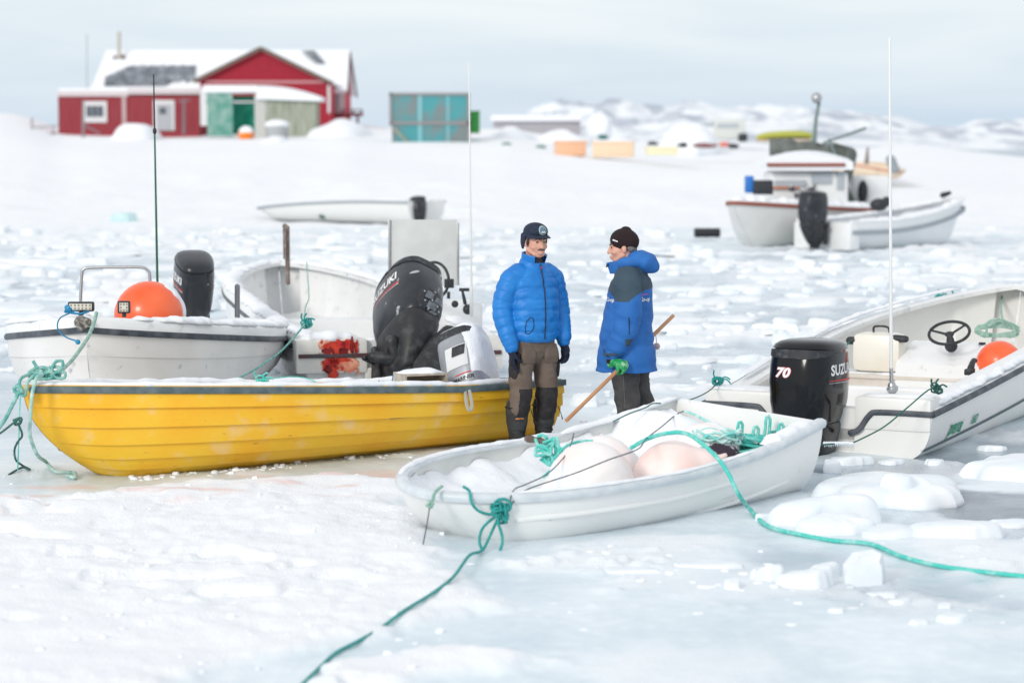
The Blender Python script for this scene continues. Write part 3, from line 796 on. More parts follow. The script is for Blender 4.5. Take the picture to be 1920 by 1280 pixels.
# -------- outboard motors
COWLB = mat('gloss_black_cowl', (.006, .007, .009), .14, spec=.28, coat=.1, col2=(.014, .015, .018), scale=3, contrast=(.5, .8), bump=(6, .05, .01))
COWLD = mat('dark_grey_cowl', (.018, .021, .027), .30, spec=.35, coat=.12, col2=(.045, .05, .06), scale=4, contrast=(.45, .75), streak=((.55, .57, .6), 9, .66, .74))
SILV = mat('silver_cowl', (.27, .29, .32), .36, .3, coat=.2, col2=(.38, .40, .43), scale=3)
MATB = mat('matt_black_casting', (.014, .015, .018), .5, col2=(.06, .065, .07), scale=14, contrast=(.5, .75), bump=(30, .3, .004))
WTXT = mat('white_lettering', (.80, .80, .80), .5)
RTXT = mat('red_lettering', (.65, .03, .04), .5)
def outboard(parent, loc, rot, sc=1., style='black', text=True):
    """local: clamp at origin, +y forward, -y aft, z up"""
    r = empty('outboard_motor', loc, rot, parent); r.scale = (sc, sc, sc)
    cm = {'black': COWLB, 'grey': COWLD, 'silver': SILV}[style]
    def ring(z, hw, yf, yb, e=3.2, n=56, tiltz=0.):
        out = []
        for k in range(n):
            a = 2 * math.pi * k / n; c, s_ = math.cos(a), math.sin(a)
            x = hw * math.copysign(abs(c) ** (2 / e), c); y = math.copysign(abs(s_) ** (2 / e), s_)
            y = (yf + yb) / 2 + y * (yf - yb) / 2
            taper = 1 - .16 * max(0, (y - (yf + yb) / 2) / ((yf - yb) / 2))
            out.append(Vector((x * taper, y, z + tiltz * (y - yb))))
        return out
    mb = MB()
    R = [ring(.10, .150, .17, -.33), ring(.115, .160, .185, -.345), ring(.16, .172, .20, -.358), ring(.26, .186, .215, -.368), ring(.40, .194, .22, -.368, tiltz=.0), ring(.52, .192, .215, -.355, tiltz=-.02),
         ring(.60, .187, .205, -.335, tiltz=-.04), ring(.605, .176, .19, -.315, tiltz=-.05), ring(.625, .176, .19, -.315, tiltz=-.05), ring(.63, .186, .20, -.33, tiltz=-.06), ring(.655, .178, .190, -.31, tiltz=-.05),
         ring(.675, .155, .16, -.27, tiltz=-.06), ring(.684, .115, .10, -.20, tiltz=-.06), ring(.687, .05, .03, -.12, tiltz=-.06)]
    mb.rings(R); cowl = mb.build('cowl', cm, r, smooth=50)
    mb = MB()   # rear air intake slot
    for zlo, zhi, hw, yb, yf in ((.575, .628, .155, -.3445, -.20),):
        pts0 = []; pts1 = []
        for k in range(25):
            a = -math.pi * .93 + math.pi * .86 * k / 24
            c, s_ = math.cos(a), math.sin(a)
            x = .193 * math.copysign(abs(c) ** .62, c); y = -.062 + .288 * -abs(s_) ** .62
            e_ = math.sin(math.pi * k / 24) ** .5
            pts0.append(Vector((x, y, .598 - .034 * e_))); pts1.append(Vector((x * .985, y + .004, .602 + .024 * e_)))
        mb.rings([pts0, pts1], closed=False, cap0=False, cap1=False)
        q0 = [p + Vector((-p.x * .08, .012, 0)) for p in pts0]; q1 = [p + Vector((-p.x * .08, .012, 0)) for p in pts1]
        mb.rings([q1, q0], closed=False, cap0=False, cap1=False)
    mb.build('vent', BLACKR, r, smooth=0)
    mb = MB()
    mb.rings([ring(.105, .158, .18, -.338), ring(.08, .164, .185, -.345), ring(.02, .155, .18, -.33), ring(-.08, .135, .17, -.29), ring(-.19, .105, .15, -.235), ring(-.28, .075, .12, -.17), ring(-.30, .06, .10, -.14)])
    mb.build('lower_cowl', cm if style != 'grey' else MATB, r, smooth=50)
    mb = MB()
    mb.chain([(0, -.03, -.22), (0, -.04, -.5), (0, -.05, -.72), (0, -.07, -.90)], [(.062, .13), (.052, .105), (.042, .085), (.034, .075)], seg=20, caps=False)
    mb.box((-.10, -.26, -.70), (.10, .06, -.685), bev=.006)
    mb.box((-.075, -.22, -.645), (.075, .05, -.633), bev=.005)
    mb.chain([(0, .13, -.93), (0, .02, -.93), (0, -.13, -.93), (0, -.20, -.93)], [.022, .050, .052, .034], seg=20)
    mb.add([(-.008, .05, -.96), (.008, .05, -.96), (.008, -.12, -.97), (-.008, -.12, -.97), (-.004, -.02, -1.12), (.004, -.02, -1.12), (.004, -.11, -1.12), (-.004, -.11, -1.12)],
           [(0, 1, 5, 4), (1, 2, 6, 5), (2, 3, 7, 6), (3, 0, 4, 7), (4, 5, 6, 7)])
    mb.build('leg', MATB if style != 'silver' else SILV, r)
    mb = MB()
    for k in range(3):
        a = 2.094 * k; rr_ = []
        for q in range(7):
            f = q / 6; rad = .03 + .115 * f; wd = .012 + .05 * math.sin(math.pi * min(1, f * .85 + .15)); an = a + .25 * f
            c, s_ = math.cos(an), math.sin(an); p = Vector((rad * c, -.19, -.93 + rad * s_)); tv = Vector((-s_, 0, c)) * wd; ax = Vector((0, 1, 0)) * wd * .7
            rr_.append([p + tv + ax, p + Vector((0, .005, 0)), p - tv - ax, p - Vector((0, .005, 0))])
        mb.rings(rr_)
    mb.chain([(0, -.17, -.93), (0, -.225, -.93)], [.03, .022], seg=14)
    mb.build('propeller', MATB, r)
    mb = MB()
    mb.box((-.11, .10, -.30), (-.075, .20, .06), bev=.008); mb.box((.075, .10, -.30), (.11, .20, .06), bev=.008)
    mb.chain([(-.13, .13, .02), (.13, .13, .02)], [.03, .03], seg=14); mb.chain([(0, .14, -.02), (0, .10, -.28)], [.045, .04], seg=14)
    mb.chain([(-.12, .16, -.06), (-.20, .15, -.08)], [.026, .022], seg=12)
    mb.chain([(.12, .16, .04), (.19, .12, .05)], [.028, .026], seg=12)
    mb.chain([(.03, .18, .05), (.06, .30, .10), (.04, .42, .02)], [.012, .011, .010], seg=8)
    mb.build('bracket', MATB, r)
    if text:
        cme = cowl.data
        if style in ('black', 'grey'):
            vs, fs = text_pts('SUZUKI', .098, bold=.0035, spacing=1.02)
            for sd_ in (1, -1):
                M = Matrix.Translation((sd_ * .4, -.045, .475)) @ Euler((math.pi / 2, 0, sd_ * math.pi / 2)).to_matrix().to_4x4()
                decal('lettering', vs, fs, M, cme, WTXT, r)
                for zz, hh_, mt in ((.408, .014, RTXT), (.392, .005, WTXT)):
                    g = []; gf = []
                    for k in range(13):
                        xx = -.19 + .38 * k / 12; yo = -.02 * (k / 12) ** 2
                        g += [(xx, yo - hh_ / 2 * (.3 + .7 * k / 12), 0), (xx, yo + hh_ / 2 * (.3 + .7 * k / 12), 0)]
                        if k: gf.append((2 * k - 2, 2 * k, 2 * k + 1, 2 * k - 1))
                    M2 = Matrix.Translation((sd_ * .4, -.045, zz)) @ Euler((math.pi / 2, 0, sd_ * math.pi / 2)).to_matrix().to_4x4()
                    decal('stripe', g, gf, M2, cme, mt, r)
            if style == 'black':
                vs, fs = text_pts('70', .088, bold=.004, shear=.25, spacing=1.05)
                M = Matrix.Translation((-.055, -.8, .465)) @ Euler((math.pi / 2, 0, 0)).to_matrix().to_4x4()
                decal('number', vs, fs, M, cme, WTXT, r, .0035)
                vs, fs = text_pts('70', .088, bold=.0065, shear=.25, spacing=1.05)
                decal('number_outline', vs, fs, M, cme, RTXT, r, .0015)
    return r

# ================================================================ yellow rowing boat
YEL = mat('weathered_yellow_paint', (.88, .44, .010), .42, col2=(.88, .53, .03), scale=2.4, contrast=(.35, .62), bump=(40, .15, .003), detail=9, streak=((.85, .56, .22), 5, .56, .74), streak2=((.30, .17, .04), (9, 30, 60), .62, .80))
GREYR = mat('grey_green_rubber', (.075, .115, .125), .6, col2=(.14, .18, .19), scale=12)
WOOD = mat('grey_weathered_wood', (.30, .25, .20), .8, col2=(.18, .14, .11), scale=8, stretch=(2, 14, 14), bump=(40, .4, .004))
def yb_beam(t): return 1.42 * (1 - max(0, 1 - t / .62) ** 2.3) ** .80 * (1 - .22 * max(0, (t - .62) / .38) ** 2)
def yb_sheer(t): return .69 - .20 * min(1, t / .75) - .02 * (max(0, t - .75) / .25)
def yb_keel(t): return .02 + .05 * max(0, 1 - t / .12) ** 2
yb = Boat('rowing_boat', (-3.27, 15.35), (.06, 18.05), 4.29, yb_beam, yb_sheer, yb_keel, rake=.50, ex=(.62, 1.0), heel=math.radians(-3.5), z=-.04, strakes=7, lap=.024, thick=.03, rakep=.30, rexp=2.1)
tag(yb.root, 'yellow clinker rowing boat with grey rubber rail, drawn up on the ice', 'rowing boat')
yb.hull([YEL, YEL], smooth=30)
yb.rail('rub_rail', GREYR, [(-.005, -.045), (.022, -.04), (.030, -.018), (.022, .004), (-.005, .008)], t0=.012, t1=1.0)
yb.rail('gunwale', YEL, [(-.055, -.004), (.004, -.004), (.004, .012), (-.055, .012)], t0=.0, t1=.995)
mb = MB(); mb.bar(yb.gun(1, 1, .012, -.018), yb.gun(1, -1, .012, -.018), .05, .045); mb.build('stern_rail', GREYR, yb.root)
mb = MB()
for t, z in ((.62, .30),):
    w_ = yb.beam(t) / 2 - .04; mb.box((yb.L * t - .11, -w_, z), (yb.L * t + .11, w_, z + .03), bev=.005)
mb.build('thwart', WOOD, yb.root)
mb = MB()
for sd_ in (1, -1):
    snow_ridge(mb, [yb.gun(.02 + .96 * k / 14, sd_, -.03, .012) for k in range(15)], .07, .028, 3 + sd_)
mb.build('snow_cover', SNOWF, yb.root, smooth=180)
yb.fill('snow_filling', SNOWF, lambda t, q: yb.sheer(t) - .16 + .05 * abs(q), t0=.06, t1=.98, amp=.035, seed=4)
mb = MB(); mb.chain([yb.loc(P(x, y, 15.72)) for x, y in ((122, 828), (112, 832), (109, 840), (115, 845), (124, 838))], [.005] * 5, seg=8, n=4); mb.build('towing_ring', ALU, yb.root)
# open wooden box on the stern
bx = empty('wooden_box', (0, 0, 0)); pA = P(790, 727, 17.0); bx.location = pA; bx.rotation_euler = (0, 0, math.radians(24))
mb = MB(); mb.box((-.17, -.10, 0), (-.155, .14, .10)); mb.box((.155, -.10, 0), (.17, .14, .10)); mb.box((-.17, -.10, .10), (.17, .14, .115)); mb.box((-.155, .12, 0), (.155, .14, .10)); mb.box((-.155, -.10, -.01), (.155, .12, .004))
mb.build('panel', mat('pale_painted_wood', (.50, .46, .40), .8, col2=(.36, .31, .26), scale=9), bx)
mb = MB(); snow_ridge(mb, [(-.18, .02, .115), (.17, .02, .115)], .25, .03, 5); snow_ridge(mb, [(-.12, -.04, .0), (.13, -.02, .0)], .12, .05, 6); mb.build('snow_cap', SNOWF, bx, smooth=180)
tag(bx, 'open fronted wooden box with snow on it at the yellow boat stern', 'box')

# ================================================================ white dinghy in front
def td_beam(t): return 1.36 * (1 - max(0, 1 - t / .46) ** 2.6) ** .52 * (1 - .10 * max(0, (t - .5) / .5) ** 2)
def td_sheer(t): return .29 + .025 * math.sin(math.pi * min(1, t / .8)) + .21 * max(0, (t - .45) / .55) ** 1.6
def td_keel(t): return -.07 + .24 * max(0, 1 - t / .16) ** 1.8
TDW = mat('white_dinghy_plastic', (.86, .865, .855), .34, col2=(.80, .81, .80), scale=1.8, contrast=(.3, .8), bump=(20, .06, .004), streak=((.42, .40, .38), 16, .69, .78))
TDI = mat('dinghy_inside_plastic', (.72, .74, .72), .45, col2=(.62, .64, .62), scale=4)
RIMW = mat('pale_grey_rim', (.56, .62, .66), .4, col2=(.68, .72, .75), scale=9)
td = Boat('dinghy', (-.53, 13.06), (1.53, 15.33), 3.12, td_beam, td_sheer, td_keel, rake=.10, ex=(.45, .95), heel=math.radians(3.2), pitch=0, z=.0, nsec=30, thick=.035, rakep=.2)
tag(td.root, 'open white dinghy with grey rim, heaped with frosted buoys and rope', 'dinghy')
def tdcut(p):
    q = max(0, 1 - (p.y / .33) ** 2); 
    return Vector((p.x, p.y, min(p.z, td_sheer(1) - .11 * min(1, q * 1.6))))
td.hull([TDW, TDI], smooth=40)
for nm, zo, oo in (('side_ridge', -.135, -.012), ('chine_ridge', -.30, -.055)):
    mb = MB()
    for sd_ in (1, -1):
        rr_ = []
        for k in range(40):
            t = .10 + (.62 if zo > -.2 else .80) * k / 39; sec = td.section(t, sd_); zt = td.sheer(t) + zo
            p = sec_at(sec, zt); e_ = min(1, k / 4, (39 - k) / 4) * .5 + .02
            nn = Vector((0, sd_, 0)); rr_.append([p + nn * a * e_ + Vector((0, 0, b_)) for a, b_ in ((-.02, -.022), (.018, -.014), (.022, 0), (.012, .016), (-.02, .022))])
        mb.rings(rr_)
    mb.build(nm, TDW, td.root, smooth=60)
td.rail('rim', RIMW, [(-.05, .0), (-.045, .016), (-.01, .022), (.022, .012), (.028, -.012), (.020, -.034), (.002, -.036), (-.0, -.01)], t0=.0, t1=1.0, n=70, smooth=60)
mb = MB(); mb.box((3.09, -.50, .26), (3.14, .50, .40), bev=.01); mb.build('transom_cap', TDW, td.root)
mb = MB()  # transverse seats
for t in (.66,):
    w_ = td.beam(t) / 2 - .05; mb.box((td.L * t - .13, -w_, .10), (td.L * t + .13, w_, .17), bev=.02)
mb.build('seat', TDI, td.root)
mb = MB(); mb.chain([(.35, 0, -.03), (.9, 0, -.075), (2.3, 0, -.08), (3.1, 0, -.04)], [(.03, .03)] * 4, seg=10)
mb.build('keel_strip', mat('rusty_stain', (.45, .24, .12), .7, col2=(.62, .45, .32), scale=8), td.root)
td.fill('snow_cover', SNOW, lambda t, q: td.sheer(t) - .19 - .03 * math.sin(min(1, t * 1.6) * 3.1) + .09 * abs(q) ** 3 + .06 * max(0, q) , t0=.04, t1=.97, amp=.04, seed=9, freq=6)
mb = MB(); snow_ridge(mb, [td.gun(t, -1, -.06, .012) for t in (.80, .86, .92, .99)], .12, .035, 21); snow_ridge(mb, [td.gun(t, 1, -.03, .012) for t in (.62, .7, .8, .9, .99)], .06, .025, 22)
snow_ridge(mb, [td.gun(t, 1, -.01, .02) for t in [.06 + .05 * k for k in range(12)]], .05, .016, 23); snow_ridge(mb, [td.gun(t, -1, -.01, .02) for t in [.1 + .05 * k for k in range(14)]], .04, .012, 24)
mb.build('rim_snow', SNOWF, td.root, smooth=180)

# ================================================================ open-bowed boat behind the yellow one
OLDW = mat('scuffed_offwhite_gelcoat', (.74, .72, .71), .4, col2=(.80, .79, .78), scale=2.2, bump=(25, .08, .003), streak=((.35, .36, .40), 11, .66, .80))
def ab_beam(t): return 2.12 * (1 - max(0, 1 - t / .50) ** 2.1) ** .72 * (1 - .14 * max(0, (t - .5) / .5) ** 2)
def ab_sheer(t): return 1.0 - .36 * min(1, t / .9) ** .75
def ab_keel(t): return -.02
ab = Boat('open_boat', (-3.26, 17.45), (-3.02, 21.4), 4.0, ab_beam, ab_sheer, ab_keel, rake=.35, ex=(1.0, .85), z=-.05, strakes=7, lap=.014, thick=.05)
tag(ab.root, 'off-white clinker motorboat with lamps on its damaged bow, behind the yellow boat', 'motorboat')
ab.hull([OLDW, WPLAST], smooth=30)
DKR = mat('navy_rub_rail', (.035, .045, .06), .5, col2=(.10, .11, .13), scale=9)
ab.rail('rub_rail', DKR, [(-.004, -.038), (.02, -.034), (.026, -.01), (.016, .012), (-.004, .016)], t0=.0, t1=1.0, up=-.07)
ab.rail('gunwale', WPLAST, [(-.16, .02), (-.02, .03), (.012, .0), (.014, -.06), (-.006, -.06), (-.01, -.012), (-.16, -.005)], t0=.0, t1=.99)
mb = MB(); mb.box((3.90, -.90, .48), (4.02, .90, .66), bev=.02); mb.build('transom_cap', WPLAST, ab.root)
mb = MB()
for sd_ in (1, -1): snow_ridge(mb, [ab.gun(t, sd_, -.07, .028) for t in [.06 + .065 * k for k in range(15)]], .16, .035, 31 + sd_)
snow_ridge(mb, [(3.95, .85, .66), (3.95, -.85, .66)], .2, .05, 35)
mb.build('snow_cover', SNOW, ab.root, smooth=180)
ab.fill('deck', WPLAST, lambda t, q: min(.42, ab.sheer(t) - .1), t0=.05, t1=.97, amp=.02, seed=14)
mb = MB(); mb.chain([ab.loc(p) for p in (P(152, 612, 17.40), P(150, 603, 17.39), P(165, 604, 17.40), P(158, 612, 17.4))], [.03, .045, .03, .02], seg=10)
mb.build('bow_damage', mat('splintered_fibreglass', (.45, .42, .38), .9, col2=(.15, .14, .13), scale=30, contrast=(.4, .55), bump=(60, 1., .01)), ab.root)
def lamp(px, py, Y, w_, h_, cols, rows, yaw, name, label):
    c = ab.loc(P(px, py, Y)); r = empty(name, c, (0, 0, math.radians(yaw) - math.atan2(3.95, .24)), ab.root)
    mb = MB(); mb.box((-w_ / 2, -.0, -h_ / 2), (w_ / 2, .05, h_ / 2), bev=.012)
    for k in range(5): mb.box((-w_ / 2 + .01, .05, -h_ / 2 + .012 + k * (h_ - .03) / 4), (w_ / 2 - .01, .075, -h_ / 2 + .018 + k * (h_ - .03) / 4))
    mb.bar((0, .03, -h_ / 2), (0, .03, -h_ / 2 - .03), .03)
    mb.build('housing', BLACKR, r)
    mb = MB(); mb.box((-w_ / 2 + .014, -.004, -h_ / 2 + .014), (w_ / 2 - .014, .0005, h_ / 2 - .014), bev=.003)
    mb.build('lens', mat('lamp_lens', (.72, .71, .66), .15), r)
    mb = MB()
    for i in range(cols):
        for j in range(rows):
            x = -w_ / 2 + .014 + (w_ - .028) * (i + .5) / cols; z = -h_ / 2 + .014 + (h_ - .028) * (j + .5) / rows
            if cols == 3 and rows == 3 and i == 1 and j == 1: continue
            mb.ball((x, -.005, z), (.009, .003, .009), seg=8)
    mb.build('led', mat('led_yellow', (.35, .30, .18), .3), r)
    r['label'] = label
lamp(151, 575, 17.5, .20, .075, 6, 2, 0, 'light_bar', 'wide bar lamp with twelve small lenses')
lamp(232, 576, 17.9, .098, .098, 3, 3, 4, 'work_light', 'small square lamp')
# windscreen hoop
def Pa(px, py, Y): return ab.loc(P(px, py, Y))
mb = MB(); hoop = [Pa(150, 592, 19.6), Pa(153, 520, 19.6), Pa(157, 505, 19.6), Pa(170, 502, 19.6), Pa(215, 501, 19.6), Pa(262, 501, 19.6), Pa(276, 506, 19.6), Pa(281, 520, 19.6), Pa(282, 592, 19.6)]
mb.chain(hoop, [.014] * 9, seg=10, n=5); ws = mb.build('windscreen_frame', ALU, ab.root)
mb = MB(); mb.add([Pa(156, 592, 19.6), Pa(157, 516, 19.6), Pa(165, 507, 19.6), Pa(270, 507, 19.6), Pa(277, 516, 19.6), Pa(278, 592, 19.6)], [(0, 1, 2, 3, 4, 5)])
mb.build('windscreen', mat('scratched_acrylic', (.86, .9, .93), .25, alpha=.35), ab.root, smooth=0)
mb = MB(); mb.box((1.75, -.35, .3), (2.3, .45, .74), bev=.04); mb.build('console', WPLAST, ab.root)
mb = MB(); mb.chain([Pa(297, 600, 20.2), Pa(295, 525, 20.2)], [.012, .011], seg=8); mb.chain([Pa(295, 525, 20.2), Pa(290, 250, 20.2)], [.011, .008], seg=8)
mb.build('antenna', mat('green_antenna', (.01, .10, .05), .4), ab.root)
mb = MB(); mb.chain([Pa(290, 246, 20.2), Pa(288, 140, 20.2)], [.007, .006], seg=8); mb.ball(Pa(290, 246, 20.2), (.018, .018, .03), seg=10); mb.build('antenna_tip', BLACKR, ab.root)
outboard(ab.root, ab.loc(P(364, 606, 21.5)), (math.radians(-16), 0, math.radians(-90 - 160)), .95, 'grey')
# orange buoy in the bow
OR = mat('orange_buoy_vinyl', (.90, .10, .015), .35, col2=(.92, .16, .05), scale=3, coat=.2)
def buoy(name, c, r, label, m, group=None, snow=None, M=None, cat='buoy', snout=True, parent=None):
    e = empty(name, c)
    if M is not None: e.rotation_euler = M
    mb = MB()
    def fn(d):
        q = max(0, d.z - .86) / .14
        return 1 + (.30 * q ** 1.6 if snout else 0)
    mb.ball((0, 0, 0), r, seg=40, fn=fn)
    if snout: mb.chain([(0, 0, r * 1.22), (0, 0, r * 1.42)], [(r * .16, r * .10), (r * .13, r * .06)], seg=14)
    mb.build('float', m, e, smooth=60)
    if snow:
        mb = MB(); d0 = Vector(snow[0]).normalized(); lim = snow[1]; n1, n2 = 40, 18; rows = []
        R = d0.to_track_quat('Z', 'Y').to_matrix()
        for i in range(n2 + 1):
            row = []
            for j in range(n1):
                th = 2 * math.pi * j / n1; ed = lim * (1 + .35 * (float(noise2(3 * math.cos(th) + 5, 3 * math.sin(th) + 5, 8)) - .5) * 2)
                ph = ed * i / n2; d = R @ Vector((math.sin(ph) * math.cos(th), math.sin(ph) * math.sin(th), math.cos(ph)))
                row.append(d * (r * (1.006 + .05 * (1 - (i / n2) ** 4) * (.6 + .8 * float(noise2(d.x * 6 + 9, d.y * 6 + 9, 3)))) if i < n2 else r * .99))
            rows.append(row)
        mb.rings(rows, cap0=True, cap1=False)
        mb.build('snow_cap', snow[2] if len(snow) > 2 else SNOWF, e, smooth=180)
    tag(e, label, cat, group)
    return e
b0 = buoy('mooring_buoy', P(280, 592, 18.9), .288, 'bright orange round buoy in the bow of the off-white motorboat', OR, None, ((.75, .35, .55), .62), snout=False)

# ================================================================ middle boat with the tilted outboard
def mb_beam(t): return 1.95 * (1 - max(0, 1 - t / .42) ** 2.2) ** .62 * (1 - .10 * max(0, (t - .5) / .5) ** 2)
def mb_sheer(t): return .88 - .30 * min(1, t / .85) ** .8
mbt = Boat('motorboat', (-2.85, 28.0), (-1.0, 20.4), 7.8, mb_beam, mb_sheer, lambda t: -.03, rake=.5, ex=(.42, .9), z=-.04, thick=.09)
tag(mbt.root, 'white motorboat with blood on its transom and a big tilted black outboard', 'motorboat')
def mcut(p):
    return p
mbt.hull([WPLAST, WPLAST], smooth=40)
mbt.rail('rub_rail', DKR, [(-.004, -.03), (.022, -.026), (.028, -.006), (.016, .012), (-.004, .014)], t0=.0, t1=1.0, up=-.06)
mbt.rail('gunwale', WPLAST, [(-.19, .03), (-.02, .045), (.014, .0), (.014, -.045), (-.19, -.01)], t0=.0, t1=.99)
TRN = mat('transom_gelcoat', (.78, .77, .74), .4, col2=(.70, .68, .63), scale=3)
mb = MB()
mb.box((7.66, -.94, .30), (7.86, -.30, .60), bev=.02); mb.box((7.66, .38, .30), (7.86, .94, .60), bev=.02)
mb.box((7.74, -.32, .05), (7.85, .40, .34), bev=.01)
mb.build('transom', TRN, mbt.root)
mb = MB()
for a, b_ in ((-.92, -.28), (.36, .92)): mb.box((7.85, a, .44), (7.885, b_, .475), bev=.008)
mb.build('transom_rail', mat('dried_blood', (.10, .03, .03), .6, col2=(.05, .05, .06), scale=6), mbt.root)
BLOOD = mat('blood_stain', (.42, .008, .01), .45, col2=(.62, .05, .02), scale=12)
BLOODT = mat('blood_wash', (.80, .42, .28), .5, col2=(.62, .16, .10), scale=10)
def splash(name, pts, material, xoff, seed):
    mb = MB(); vs = []
    R = random.Random(seed); n = len(pts)
    for i in range(n):
        a = Vector(pts[i]); b_ = Vector(pts[(i + 1) % n])
        for k in range(5): vs.append(a.lerp(b_, k / 5) + Vector((R.uniform(-.006, .006), R.uniform(-.008, .008))))
    F_ = [(xoff, v.x, v.y) for v in vs]; B_ = [(xoff - .01, v.x, v.y) for v in vs]
    mb.rings([B_, F_]); return mb.build(name, material, mbt.root, smooth=0)
# on the upper transom face (local y positive is the left of the picture) and below the rail
sg = 1 if mbt.W(7.8, 1, 0).x < mbt.W(7.8, -1, 0).x else -1
def TY(px): # lateral local coordinate at the transom for a picture column
    return mbt.loc(P(px, 660, 20.3)).y
def blob(cx, cz, rx, rz, material, xo, seed, name='blood', n=16):
    R = random.Random(seed); splash(name, [(TY(cx + rx * (1 + R.uniform(-.28, .28)) * math.cos(6.283 * k / n)), cz + rz * (1 + R.uniform(-.3, .3)) * math.sin(6.283 * k / n)) for k in range(n)], material, xo, seed)
BLOODD = mat('dark_blood', (.16, .006, .008), .4, col2=(.34, .008, .01), scale=14)
blob(636, .53, 34, .075, BLOODT, 7.868, 1, 'blood_wash'); blob(630, .535, 25, .060, BLOOD, 7.871, 2); blob(650, .55, 11, .045, BLOOD, 7.872, 12); blob(612, .50, 12, .03, BLOODD, 7.874, 3); blob(642, .50, 9, .035, BLOODD, 7.873, 13)
blob(640, .385, 36, .07, BLOODT, 7.868, 4, 'blood_wash'); blob(614, .37, 16, .075, BLOOD, 7.871, 5); blob(622, .29, 9, .05, BLOOD, 7.872, 6); blob(612, .34, 7, .04, BLOODD, 7.874, 7); blob(636, .41, 22, .03, BLOOD, 7.871, 14)
blob(658, .54, 4, .07, BLOODD, 7.8735, 15); blob(667, .53, 3, .07, BLOOD, 7.8735, 16); blob(618, .27, 7, .12, BLOOD, 7.8725, 17); blob(650, .36, 14, .05, BLOODT, 7.8715, 18, 'blood_wash'); blob(605, .56, 14, .045, BLOODT, 7.8705, 19, 'blood_wash')
for k in range(16):
    R = random.Random(k + 50); blob(R.uniform(592, 672), R.uniform(.28, .60), R.uniform(1.5, 4), R.uniform(.006, .018), R.choice((BLOOD, BLOODT, BLOODD)), 7.8755, 70 + k, 'blood_spot', 7)
mb = MB()
for sd_ in (1, -1): snow_ridge(mb, [mbt.gun(t, sd_, -.09, .04) for t in [.02 + .064 * k for k in range(16)]], .18, .032, 41 + sd_)
snow_ridge(mb, [(7.75, sg * .9, .60), (7.75, sg * .35, .60)], .18, .05, 44)
mb.build('snow_cover', SNOW, mbt.root, smooth=180)
mbt.fill('deck', WPLAST, lambda t, q: .22 + .1 * max(0, 1 - t / .3), t0=.03, t1=.97, amp=.03, seed=15)
mb = MB(); mb.box((6.2, -.85, .22), (6.6, .85, .42), bev=.03); mb.build('bench', WPLAST, mbt.root); mb = MB(); mb.box((3.4, -.85, .22), (3.8, .85, .46), bev=.03); mb.build('bench', WPLAST, mbt.root)
mb = MB(); snow_ridge(mb, [(6.4, -.8, .42), (6.4, .8, .42)], .36, .06, 46); mb.build('bench_snow', SNOW, mbt.root, smooth=180)
def Pm(px, py, Y): return mbt.loc(P(px, py, Y))
mb = MB(); cq = Pm(840, 560, 22.4); M = Matrix.Translation((cq.x, cq.y, 0))
mb.box((-.25, -.30, .2), (.25, .30, .80), M=M, bev=.05); mb.build('console', WPLAST, mbt.root)
mb = MB(); mb.box((-.26, -.02, 0), (-.24, .02, .01))
def card(name, px0, py0, px1, py1, Y, th, m, parent, I, bev=.004):
    a = P(px0, py1, Y); b_ = P(px1, py0, Y); mb = MB()
    mb.box((a.x, Y, a.z), (b_.x, Y + th, b_.z), M=I, bev=bev); return mb.build(name, m, parent)
scr = card('screen_board', 732, 412, 857, 535, 22.9, .03, mat('grey_plywood_board', (.56, .58, .57), .7, col2=(.62, .64, .63), scale=5), mbt.root, mbt.I)
card('board_edge', 728, 412, 732, 535, 22.88, .05, ALU, mbt.root, mbt.I); card('board_edge', 857, 418, 861, 535, 22.88, .05, ALU, mbt.root, mbt.I)
card('gauge', 833, 523, 851, 540, 21.9, .03, BLACKR, mbt.root, mbt.I); card('gauge', 838, 547, 844, 560, 21.9, .03, BLACKR, mbt.root, mbt.I)
mb = MB(); mb.chain([Pm(872, 568, 21.9), Pm(867, 545, 21.9)], [.018, .014]); mb.bar(Pm(861, 543, 21.9), Pm(880, 543, 21.9), .03, .03); mb.ball(Pm(853, 570, 21.85), .035, seg=12); mb.ball(Pm(877, 580, 21.9), .05, seg=12)
mb.build('throttle_lever', BLACKR, mbt.root)
mb = MB()
c0 = Pm(815, 525, 21.85); rim = []
for k in range(33):
    a = 2 * math.pi * k / 32; rim.append(c0 + (mbt.I.to_3x3() @ Vector((.17 * math.cos(a) * .8, -.08 * math.cos(a), .17 * math.sin(a)))))
mb.chain(rim, [.014] * 33, seg=8, n=1, caps=False); mb.build('steering_wheel', BLACKR, mbt.root)
mb = MB(); mb.chain([Pm(884, 590, 21.5), Pm(884, 540, 21.5)], [.018, .015], seg=10); mb.chain([Pm(884, 540, 21.5), Pm(879, 118, 21.5)], [.011, .006], seg=8); mb.build('antenna', mat('white_whip_antenna', (.75, .76, .76), .4), mbt.root)
mb = MB(); mb.chain([Pm(445, 595, 21.6), Pm(445, 537, 21.6)], [.025, .025], seg=12); mb.build('mooring_post', mat('galvanised_post', (.22, .23, .25), .5, .4), mbt.root)
mb = MB(); mb.chain([Pm(540, 530, 25.2), Pm(538, 427, 25.2)], [.025, .03], seg=12); mb.bar(Pm(533, 428, 25.15), Pm(534, 486, 25.15), .03); mb.ball(Pm(534, 424, 25.2), .03, seg=10)
mb.build('boat_hook_holder', mat('rusty_pipe', (.16, .11, .09), .7, col2=(.28, .25, .23), scale=20), mbt.root)
om = outboard(mbt.root, Pm(750, 655, 20.2), (0, 0, 0), 1.24, 'grey')
